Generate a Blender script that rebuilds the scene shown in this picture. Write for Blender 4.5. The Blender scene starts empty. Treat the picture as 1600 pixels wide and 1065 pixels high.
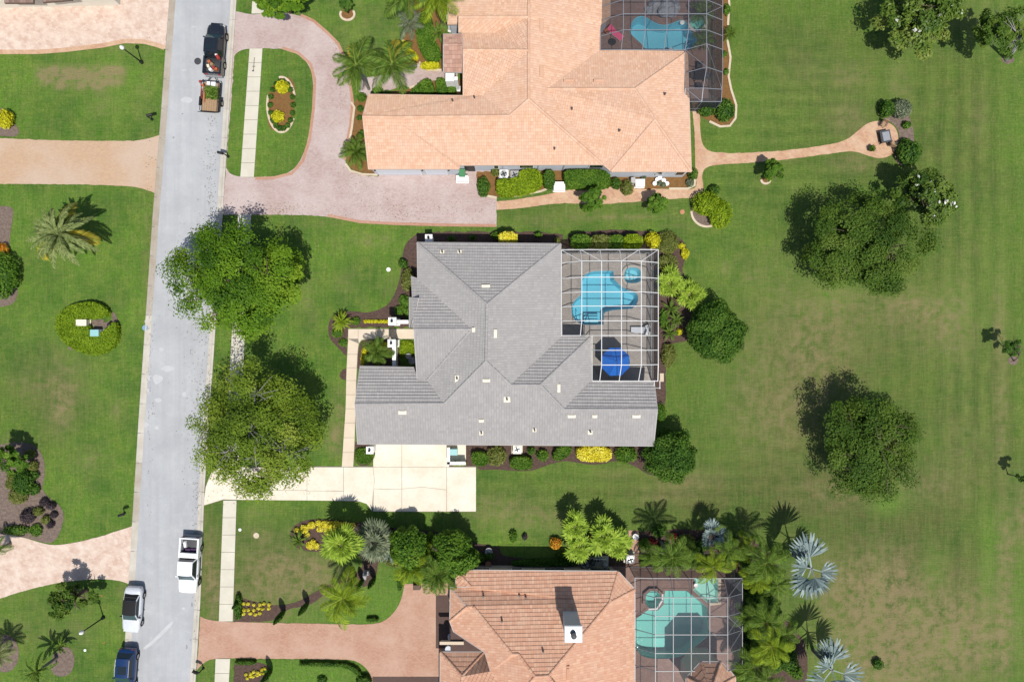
import bpy, bmesh, math, random
import numpy as np
from mathutils import Vector, Matrix
from mathutils.geometry import tessellate_polygon

# ------------------------------------------------------------------ camera, sky, sun, exposure
H = 71.0            # flying height of the drone, metres
F = 1065.0          # focal length in photograph pixels (1600 wide)
SC = bpy.context.scene
COL = SC.collection
cam = bpy.data.cameras.new('camera')
cam.sensor_width = 36.0
cam.lens = 36.0 * F / 1600.0
cam.clip_end = 3000
cam.clip_start = 0.5
camo = bpy.data.objects.new('camera', cam)
COL.objects.link(camo)
camo.location = (0, 0, H)
SC.camera = camo

SHX, SHY = -0.14, 0.445          # shadow offset in metres per metre of height
elev = math.atan(1 / math.hypot(SHX, SHY))
w = bpy.data.worlds.new('World'); SC.world = w; w.use_nodes = True
sky = w.node_tree.nodes.new('ShaderNodeTexSky')
sky.sky_type = 'NISHITA'; sky.sun_disc = False
sky.sun_elevation = elev
sky.sun_rotation = math.atan2(-SHX, -SHY)
sky.air_density = 1.0; sky.dust_density = 1.2
bg = w.node_tree.nodes['Background']
w.node_tree.links.new(sky.outputs[0], bg.inputs[0])
bg.inputs[1].default_value = 0.10
sun = bpy.data.lights.new('sun', 'SUN')
sun.energy = 4.5; sun.angle = math.radians(0.6); sun.color = (1.0, 0.955, 0.89)
suno = bpy.data.objects.new('sun', sun); COL.objects.link(suno)
suno.rotation_euler = Vector((SHX, SHY, -1)).to_track_quat('-Z', 'Y').to_euler()
suno.location = (10, -30, 60)
vs = SC.view_settings
vs.view_transform = 'Standard'; vs.look = 'None'; vs.gamma = 1; vs.use_curve_mapping = False
vs.exposure = 0.20
SC.cycles.transparent_max_bounces = 24
SC.cycles.max_bounces = 8

# ------------------------------------------------------------------ helpers
def P(px, py, z=0.0):
    """photograph pixel at height z -> metres (plan view, x right, y up the picture)"""
    k = (H - z) / F
    return ((px - 800.0) * k, (532.5 - py) * k, z)
def m(px):                       # pixels to metres on the ground
    return px / 15.0

def tag(o, label=None, cat=None, group=None, kind=None):
    if label: o['label'] = label
    if cat: o['category'] = cat
    if group: o['group'] = group
    if kind: o['kind'] = kind
    return o
def link(o, parent=None, world=True):
    COL.objects.link(o)
    if parent is not None:
        o.parent = parent
        if world:
            mt = Matrix.Translation(parent.location)
            q = parent.parent
            o.matrix_parent_inverse = parent_world(parent).inverted()
    return o
def parent_world(p):
    mt = Matrix.LocRotScale(p.location, p.rotation_euler, p.scale)
    if p.parent is not None:
        return parent_world(p.parent) @ p.matrix_parent_inverse @ mt
    return mt
def empty(name, loc, label, cat, group=None, rz=0.0):
    o = bpy.data.objects.new(name, None)
    o.empty_display_size = 0.3
    o.location = loc; o.rotation_euler = (0, 0, rz)
    COL.objects.link(o)
    return tag(o, label, cat, group)
def mesh_from(name, verts, faces, mat=None, smooth=False):
    me = bpy.data.meshes.new(name)
    me.from_pydata([tuple(v) for v in verts], [], [tuple(f) for f in faces])
    if mat is not None: me.materials.append(mat)
    if smooth:
        me.polygons.foreach_set('use_smooth', [True] * len(me.polygons))
    me.update()
    return me
def obj(name, verts, faces, mat, parent=None, smooth=False, world=True):
    o = bpy.data.objects.new(name, mesh_from(name, verts, faces, mat, smooth))
    return link(o, parent, world)

class MB:
    """collects shapes into one mesh"""
    def __init__(s): s.v = []; s.f = []
    def add(s, v, f):
        n = len(s.v); s.v += [tuple(p) for p in v]; s.f += [tuple(i + n for i in q) for q in f]; return s
    def box(s, c, d, rz=0.0, taper=1.0):
        x, y, z = d[0] / 2, d[1] / 2, d[2] / 2
        ca, sa = math.cos(rz), math.sin(rz)
        vs_ = []
        for k, (a, b, e) in enumerate([(-1,-1,-1),(1,-1,-1),(1,1,-1),(-1,1,-1),(-1,-1,1),(1,-1,1),(1,1,1),(-1,1,1)]):
            t = taper if e > 0 else 1.0
            px, py = a * x * t, b * y * t
            vs_.append((c[0] + px * ca - py * sa, c[1] + px * sa + py * ca, c[2] + e * z))
        return s.add(vs_, [(0,3,2,1),(4,5,6,7),(0,1,5,4),(1,2,6,5),(2,3,7,6),(3,0,4,7)])
    def tube(s, pts, rad, n=8, cap=True):
        pts = [Vector(p) for p in pts]
        if not hasattr(rad, '__len__'): rad = [rad] * len(pts)
        vs_ = []; fs = []
        for i, p in enumerate(pts):
            d = (pts[min(i + 1, len(pts) - 1)] - pts[max(i - 1, 0)])
            if d.length < 1e-9: d = Vector((0, 0, 1))
            d.normalize()
            a = d.cross(Vector((0, 0, 1)))
            if a.length < 0.05: a = d.cross(Vector((1, 0, 0)))
            a.normalize(); b = d.cross(a)
            for k in range(n):
                t = 2 * math.pi * (k + .5) / n
                vs_.append(p + (a * math.cos(t) + b * math.sin(t)) * rad[i])
        for i in range(len(pts) - 1):
            for k in range(n):
                k2 = (k + 1) % n
                fs.append((i * n + k, i * n + k2, (i + 1) * n + k2, (i + 1) * n + k))
        if cap:
            fs.append(tuple(range(n - 1, -1, -1)))
            fs.append(tuple((len(pts) - 1) * n + k for k in range(n)))
        return s.add(vs_, fs)
    def lathe(s, c, prof, n=16):
        vs_ = []; fs = []
        for r, z in prof:
            for k in range(n):
                t = 2 * math.pi * k / n
                vs_.append((c[0] + r * math.cos(t), c[1] + r * math.sin(t), c[2] + z))
        for i in range(len(prof) - 1):
            for k in range(n):
                k2 = (k + 1) % n
                fs.append((i * n + k, i * n + k2, (i + 1) * n + k2, (i + 1) * n + k))
        fs.append(tuple(range(n - 1, -1, -1)))
        fs.append(tuple((len(prof) - 1) * n + k for k in range(n)))
        return s.add(vs_, fs)
    def prism(s, pts, z0, z1):
        n = len(pts)
        if poly_area(pts) < 0: pts = pts[::-1]
        vs_ = [(p[0], p[1], z0) for p in pts] + [(p[0], p[1], z1) for p in pts]
        fs = [(i, (i + 1) % n, n + (i + 1) % n, n + i) for i in range(n)]
        for t in tess([pts]):
            fs.append(tuple(n + i for i in t)); fs.append(tuple(reversed(t)))
        return s.add(vs_, fs)
    def build(s, name, mat, parent=None, smooth=False, world=True):
        return obj(name, s.v, s.f, mat, parent, smooth, world)

def poly_area(p):
    return 0.5 * sum(p[i][0] * p[(i + 1) % len(p)][1] - p[(i + 1) % len(p)][0] * p[i][1] for i in range(len(p)))
def tess(loops):
    """triangulate polygon with holes in plan; indices run over the concatenated loops; triangles face up"""
    flat = [q for l in loops for q in l]
    tr = tessellate_polygon([[Vector((q[0], q[1], 0)) for q in l] for l in loops])
    out = []
    for a, b, c in tr:
        ar = poly_area([flat[a], flat[b], flat[c]])
        if abs(ar) < 1e-9: continue
        out.append((a, b, c) if ar > 0 else (a, c, b))
    return out
def chaikin(pts, it=2):
    """round a closed outline; points with a third entry stay sharp"""
    pts = [(p[0], p[1], len(p) > 2) for p in pts]
    for _ in range(it):
        out = []
        n = len(pts)
        for i in range(n):
            a, b = pts[i], pts[(i + 1) % n]
            if a[2]: out.append(a)
            else: out.append((a[0] * .75 + b[0] * .25, a[1] * .75 + b[1] * .25, False))
            if not b[2]: out.append((a[0] * .25 + b[0] * .75, a[1] * .25 + b[1] * .75, False))
        pts = out
    return [(p[0], p[1]) for p in pts]
def world_poly(px, z=0.0, it=2):
    q = chaikin(px, it) if it else [(p[0], p[1]) for p in px]
    q = [P(a, b, 0)[:2] for a, b in q]
    if poly_area(q) < 0: q.reverse()
    return q
def inside(x, y, poly):
    c = False; n = len(poly); j = n - 1
    for i in range(n):
        xi, yi = poly[i][:2]; xj, yj = poly[j][:2]
        if (yi > y) != (yj > y) and x < (xj - xi) * (y - yi) / (yj - yi) + xi: c = not c
        j = i
    return c
def jagged(q, amp, seed):
    rj = random.Random(seed); out = []
    for i in range(len(q)):
        a, b = Vector(q[i]), Vector(q[(i + 1) % len(q)])
        L = (b - a).length; k = max(1, int(L / .3))
        n = Vector((b.y - a.y, a.x - b.x)) / (L + 1e-9)
        for s in range(k): 
            t = a.lerp(b, s / k) + (n * rj.gauss(0, amp) if s else Vector((0, 0)))
            out.append((t.x, t.y))
    return out
def sheet(name, px, z, mat, thick=0.05, it=2, holes=(), kind='structure', parent=None, jag=0.0):
    """a ground sheet traced on the ground plane, with real thickness"""
    outer = world_poly(px, 0, it)
    if jag: outer = jagged(outer, jag, len(px) + int(px[0][0]))
    loops = [outer] + [list(reversed(world_poly(h, 0, hi))) for h, hi in holes]
    flat = [q for l in loops for q in l]
    n = len(flat)
    vs_ = [(q[0], q[1], z) for q in flat] + [(q[0], q[1], z - thick) for q in flat]
    fs = tess(loops)
    s0 = 0
    for l in loops:
        k = len(l)
        for i in range(k):
            a, b = s0 + i, s0 + (i + 1) % k
            fs.append((a, n + a, n + b, b))
        s0 += k
    o = obj(name, vs_, fs, mat, parent)
    if kind: o['kind'] = kind
    return o
def strip(name, line, width, z, mat, thick=.1, kind='structure', parent=None, prof=None):
    """a band along an open pixel line, given in ground pixels"""
    pts = [Vector(P(a, b)[:2]) for a, b in line]
    vs_ = []; fs = []
    prof = prof or [(-width / 2, z - thick), (-width / 2, z), (width / 2, z), (width / 2, z - thick)]
    k = len(prof)
    for i, p in enumerate(pts):
        d = (pts[min(i + 1, len(pts) - 1)] - pts[max(i - 1, 0)]).normalized()
        nn = Vector((d.y, -d.x))
        for o_, zz in prof:
            q = p + nn * o_
            vs_.append((q.x, q.y, zz))
    for i in range(len(pts) - 1):
        for j in range(k - 1):
            fs.append((i * k + j, i * k + j + 1, (i + 1) * k + j + 1, (i + 1) * k + j))
    fs.append(tuple(range(k))); fs.append(tuple((len(pts) - 1) * k + j for j in reversed(range(k))))
    o = obj(name, vs_, fs, mat, parent)
    bm = bmesh.new(); bm.from_mesh(o.data); bmesh.ops.recalc_face_normals(bm, faces=bm.faces); bm.to_mesh(o.data); bm.free()
    if kind: o['kind'] = kind
    return o
def ring_line(cx, cy, rx, ry, a0, a1, n=20):
    return [(cx + rx * math.cos(math.radians(a0 + (a1 - a0) * i / n)), cy - ry * math.sin(math.radians(a0 + (a1 - a0) * i / n))) for i in range(n + 1)]

# ------------------------------------------------------------------ materials
def nodes(name):
    mt = bpy.data.materials.new(name); mt.use_nodes = True
    nt = mt.node_tree
    return mt, nt, nt.nodes['Principled BSDF']
def N(nt, t, **kw):
    n = nt.nodes.new(t)
    for k, v in kw.items():
        if hasattr(n, k): setattr(n, k, v)
        else: n.inputs[k].default_value = v
    return n
def rgb(c): return (c[0], c[1], c[2], 1)
def mixc(nt, f, a, b, mode='MIX'):
    n = nt.nodes.new('ShaderNodeMix'); n.data_type = 'RGBA'; n.blend_type = mode
    for s, v in ((n.inputs[0], f), (n.inputs[6], a), (n.inputs[7], b)):
        if hasattr(v, 'node'): nt.links.new(v, s)
        elif isinstance(v, (int, float)): s.default_value = v
        else: s.default_value = rgb(v)
    return n.outputs[2]
def math_(nt, op, a, b=0.0, clamp=False):
    n = nt.nodes.new('ShaderNodeMath'); n.operation = op; n.use_clamp = clamp
    for s, v in ((n.inputs[0], a), (n.inputs[1], b)):
        if hasattr(v, 'node'): nt.links.new(v, s)
        else: s.default_value = v
    return n.outputs[0]
def noise(nt, vec, scale, detail=4, rough=.6, lo=.3, hi=.7):
    n = N(nt, 'ShaderNodeTexNoise'); n.inputs['Scale'].default_value = scale
    n.inputs['Detail'].default_value = detail; n.inputs['Roughness'].default_value = rough
    nt.links.new(vec, n.inputs['Vector'])
    mr = nt.nodes.new('ShaderNodeMapRange'); mr.inputs[1].default_value = lo; mr.inputs[2].default_value = hi
    nt.links.new(n.outputs[0], mr.inputs[0])
    return mr.outputs[0]
def pos(nt):
    return nt.nodes.new('ShaderNodeNewGeometry').outputs['Position']
def bump(nt, bs, h, strength, dist=.02):
    b = nt.nodes.new('ShaderNodeBump'); b.inputs['Strength'].default_value = strength; b.inputs['Distance'].default_value = dist
    nt.links.new(h, b.inputs['Height']); nt.links.new(b.outputs[0], bs.inputs['Normal'])
def setp(bs, rough, spec=.3, metal=0):
    bs.inputs['Roughness'].default_value = rough
    bs.inputs['Specular IOR Level'].default_value = spec
    bs.inputs['Metallic'].default_value = metal

def M(name, c1, c2=None, scale=1.5, rough=.8, fine=.25, fscale=25, bmp=.3, spec=.3, metal=0, dist=.01):
    """two-tone weathered surface in world metres"""
    mt, nt, bs = nodes(name)
    p = pos(nt)
    c2 = c2 or tuple(x * .75 for x in c1)
    base = mixc(nt, noise(nt, p, scale, 5), c1, c2)
    f = noise(nt, p, fscale, 3)
    col = mixc(nt, math_(nt, 'MULTIPLY', f, fine), base, tuple(x * .55 for x in c1))
    nt.links.new(col, bs.inputs['Base Color'])
    if bmp: bump(nt, bs, f, bmp, dist)
    setp(bs, rough, spec, metal)
    return mt
def plain(name, c, rough=.5, spec=.4, metal=0, coat=0):
    mt, nt, bs = nodes(name)
    p = pos(nt)
    nt.links.new(mixc(nt, noise(nt, p, 6, 3), c, tuple(x * .88 for x in c)), bs.inputs['Base Color'])
    setp(bs, rough, spec, metal)
    bs.inputs['Coat Weight'].default_value = coat
    bs.inputs['Coat Roughness'].default_value = .08
    return mt
def paver(name, ca, cb, joint, stain, rot=0.0, bw=.24, bh=.12, stain_scale=.35, amt=.6):
    mt, nt, bs = nodes(name)
    p = pos(nt)
    mp = nt.nodes.new('ShaderNodeMapping'); mp.inputs['Rotation'].default_value = (0, 0, rot)
    nt.links.new(p, mp.inputs[0])
    br = nt.nodes.new('ShaderNodeTexBrick')
    br.inputs['Scale'].default_value = 1; br.inputs['Brick Width'].default_value = bw; br.inputs['Row Height'].default_value = bh
    br.inputs['Mortar Size'].default_value = .008; br.inputs['Mortar Smooth'].default_value = .3
    br.inputs['Color1'].default_value = rgb(ca); br.inputs['Color2'].default_value = rgb(cb); br.inputs['Mortar'].default_value = rgb(joint)
    nt.links.new(mp.outputs[0], br.inputs['Vector'])
    c = mixc(nt, math_(nt, 'MULTIPLY', noise(nt, p, 2.2, 5, .7), .45), br.outputs['Color'], cb)
    c = mixc(nt, math_(nt, 'MULTIPLY', noise(nt, p, stain_scale, 5, .6, .4, .65), amt), c, stain)
    c = mixc(nt, math_(nt, 'MULTIPLY', noise(nt, p, 9, 2, .5, .35, .8), .3), c, tuple(x * .6 for x in ca))
    nt.links.new(c, bs.inputs['Base Color'])
    bump(nt, bs, br.outputs['Fac'], -.4, .01)
    setp(bs, .85, .25)
    return mt
def leafmat(name, dark, mid, light, trans=.28, rough=.5):
    mt, nt, bs = nodes(name)
    at = nt.nodes.new('ShaderNodeAttribute'); at.attribute_name = 'v'
    cr = nt.nodes.new('ShaderNodeValToRGB')
    cr.color_ramp.elements[0].color = rgb(dark); cr.color_ramp.elements[0].position = .12
    cr.color_ramp.elements[1].color = rgb(light); cr.color_ramp.elements[1].position = .92
    e = cr.color_ramp.elements.new(.5); e.color = rgb(mid)
    nt.links.new(at.outputs['Fac'], cr.inputs[0])
    nt.links.new(cr.outputs[0], bs.inputs['Base Color'])
    setp(bs, rough + .12, .16)
    tr = nt.nodes.new('ShaderNodeBsdfTranslucent')
    nt.links.new(mixc(nt, 1.0, cr.outputs[0], (1.0, 1.0, .45), 'MULTIPLY'), tr.inputs[0])
    mx = nt.nodes.new('ShaderNodeMixShader'); mx.inputs[0].default_value = trans
    nt.links.new(bs.outputs[0], mx.inputs[1]); nt.links.new(tr.outputs[0], mx.inputs[2])
    nt.links.new(mx.outputs[0], nt.nodes['Material Output'].inputs[0])
    return mt
def screenmat(name, c, dens):
    mt, nt, bs = nodes(name)
    bs.inputs['Base Color'].default_value = rgb(c); setp(bs, .6, .3)
    tr = nt.nodes.new('ShaderNodeBsdfTransparent')
    mx = nt.nodes.new('ShaderNodeMixShader'); mx.inputs[0].default_value = dens
    nt.links.new(tr.outputs[0], mx.inputs[1]); nt.links.new(bs.outputs[0], mx.inputs[2])
    nt.links.new(mx.outputs[0], nt.nodes['Material Output'].inputs[0])
    return mt
def watermat(name, tint):
    mt, nt, bs = nodes(name)
    tr = nt.nodes.new('ShaderNodeBsdfTransparent'); tr.inputs[0].default_value = rgb(tint)
    gl = nt.nodes.new('ShaderNodeBsdfGlossy'); gl.inputs['Roughness'].default_value = .03
    p = pos(nt)
    b = nt.nodes.new('ShaderNodeBump'); b.inputs['Strength'].default_value = .06; b.inputs['Distance'].default_value = .03
    nt.links.new(noise(nt, p, 3.0, 3), b.inputs['Height']); nt.links.new(b.outputs[0], gl.inputs['Normal'])
    mx = nt.nodes.new('ShaderNodeMixShader'); mx.inputs[0].default_value = .025
    nt.links.new(tr.outputs[0], mx.inputs[1]); nt.links.new(gl.outputs[0], mx.inputs[2])
    nt.links.new(mx.outputs[0], nt.nodes['Material Output'].inputs[0])
    return mt
def tilemat(name, cs, weather, wamt=.35):
    """roof tiles: each tile carries its own tone in attribute v"""
    mt, nt, bs = nodes(name)
    at = nt.nodes.new('ShaderNodeAttribute'); at.attribute_name = 'v'
    cr = nt.nodes.new('ShaderNodeValToRGB')
    cr.color_ramp.elements[0].color = rgb(cs[0]); cr.color_ramp.elements[1].color = rgb(cs[-1])
    for i, c in enumerate(cs[1:-1]):
        e = cr.color_ramp.elements.new((i + 1) / (len(cs) - 1)); e.color = rgb(c)
    nt.links.new(at.outputs['Fac'], cr.inputs[0])
    p = pos(nt)
    c = mixc(nt, math_(nt, 'MULTIPLY', noise(nt, p, .5, 6, .65, .38, .7), wamt), cr.outputs[0], weather)
    f = noise(nt, p, 14, 3)
    c = mixc(nt, math_(nt, 'MULTIPLY', f, .25), c, tuple(x * .6 for x in weather))
    nt.links.new(c, bs.inputs['Base Color'])
    bump(nt, bs, f, .25, .01)
    setp(bs, .85, .25)
    return mt

def grassmat(name, bright=1.0):
    mt, nt, bs = nodes(name)
    p = pos(nt)
    at = nt.nodes.new('ShaderNodeAttribute'); at.attribute_name = 'lawn'
    sp = nt.nodes.new('ShaderNodeSeparateColor'); nt.links.new(at.outputs['Color'], sp.inputs[0])
    dry, olive, lush = sp.outputs[0], sp.outputs[1], sp.outputs[2]
    at2 = nt.nodes.new('ShaderNodeAttribute'); at2.attribute_name = 'mow'
    sp2 = nt.nodes.new('ShaderNodeSeparateColor'); nt.links.new(at2.outputs['Color'], sp2.inputs[0])
    deep, fresh, straw = (.040, .120, .012), (.100, .212, .018), (.185, .238, .040)
    g1 = mixc(nt, noise(nt, p, .16, 5, .6, .40, .60), deep, fresh)
    g1 = mixc(nt, math_(nt, 'MULTIPLY', noise(nt, p, .55, 6, .68, .44, .66), .55), g1, straw)
    g1 = mixc(nt, math_(nt, 'MULTIPLY', noise(nt, p, 1.3, 6, .72, .46, .68), .55), g1, deep)
    ol = mixc(nt, noise(nt, p, .20, 6, .68, .40, .60), (.036, .080, .012), (.070, .086, .022))
    ol = mixc(nt, math_(nt, 'MULTIPLY', noise(nt, p, .8, 7, .74, .46, .66), .6), ol, (.118, .090, .044))
    ol = mixc(nt, math_(nt, 'MULTIPLY', noise(nt, p, .45, 5, .7, .50, .66), .6), ol, (.048, .118, .014))
    c = mixc(nt, math_(nt, 'MULTIPLY', olive, .9, True), g1, ol)
    c = mixc(nt, math_(nt, 'MULTIPLY', lush, .7, True), c, (.092, .205, .020))
    fn = noise(nt, p, 3.6, 7, .85, .42, .62)
    c = mixc(nt, math_(nt, 'MULTIPLY', fn, .48), c, (.030, .068, .010))
    # fine streaks left by the mower and by blades lying one way
    for sc, amt, tint in (((7.5, .6, 1), .36, (.036, .072, .012)), ((.6, 7.5, 1), .30, (.185, .205, .066)), ((4.5, .35, 1), .28, (.20, .205, .07))):
        mp = nt.nodes.new('ShaderNodeVectorMath'); mp.operation = 'MULTIPLY'; mp.inputs[1].default_value = sc
        nt.links.new(p, mp.inputs[0])
        c = mixc(nt, math_(nt, 'MULTIPLY', noise(nt, mp.outputs[0], 1.0, 4, .65, .44, .70), amt), c, tint)
    # mowing passes: bent grass, lighter and darker bands
    sx = nt.nodes.new('ShaderNodeSeparateXYZ'); nt.links.new(p, sx.inputs[0])
    wob = noise(nt, p, .12, 2, .5, 0, 1)
    for axis, ch, per in ((0, 0, 1.9), (1, 1, 1.5)):
        t = math_(nt, 'ADD', math_(nt, 'MULTIPLY', sx.outputs[axis], 2 * math.pi / per), math_(nt, 'MULTIPLY', wob, 4.0))
        s = math_(nt, 'MULTIPLY', math_(nt, 'ADD', math_(nt, 'SINE', t), 1.0), .5)
        s = math_(nt, 'MULTIPLY', math_(nt, 'MULTIPLY', s, sp2.outputs[ch]), noise(nt, p, .6, 5, .7, .30, .62), True)
        c = mixc(nt, math_(nt, 'MULTIPLY', s, .34), c, (.180, .235, .050))
    dm = math_(nt, 'MULTIPLY', dry, noise(nt, p, .9, 9, .82, .40, .60), True)
    c = mixc(nt, math_(nt, 'MULTIPLY', dm, .74), c, (.240, .180, .098))
    fn2 = noise(nt, p, 5.5, 6, .85, .54, .68)
    c = mixc(nt, math_(nt, 'MULTIPLY', fn2, .40), c, (.25, .26, .09))
    wd = noise(nt, p, 2.3, 5, .75, .60, .66)
    c = mixc(nt, math_(nt, 'MULTIPLY', wd, .45), c, (.030, .085, .012))
    hs = nt.nodes.new('ShaderNodeHueSaturation'); hs.inputs['Value'].default_value = bright
    nt.links.new(c, hs.inputs['Color'])
    nt.links.new(hs.outputs[0], bs.inputs['Base Color'])
    bump(nt, bs, fn, .8, .05)
    setp(bs, .9, .15)
    return mt

def roadmat():
    mt, nt, bs = nodes('road concrete')
    p = pos(nt)
    c = mixc(nt, noise(nt, p, .22, 6, .65, .38, .64), (.39, .40, .405), (.315, .325, .335))
    mp = nt.nodes.new('ShaderNodeMapping'); mp.inputs['Rotation'].default_value = (0, 0, .075); mp.inputs['Scale'].default_value = (1.6, .05, 1)
    nt.links.new(p, mp.inputs[0])
    c = mixc(nt, math_(nt, 'MULTIPLY', noise(nt, mp.outputs[0], 1.0, 4, .6, .42, .66), .45), c, (.285, .29, .30))
    c = mixc(nt, math_(nt, 'MULTIPLY', noise(nt, p, 1.4, 7, .75, .52, .70), .35), c, (.47, .475, .48))
    c = mixc(nt, math_(nt, 'MULTIPLY', noise(nt, p, 3.5, 6, .8, .58, .72), .40), c, (.22, .225, .235))
    f = noise(nt, p, 9, 5, .8)
    c = mixc(nt, math_(nt, 'MULTIPLY', f, .25), c, (.26, .265, .275))
    nt.links.new(c, bs.inputs['Base Color']); bump(nt, bs, f, .2, .01); setp(bs, .85, .25)
    return mt
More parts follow.
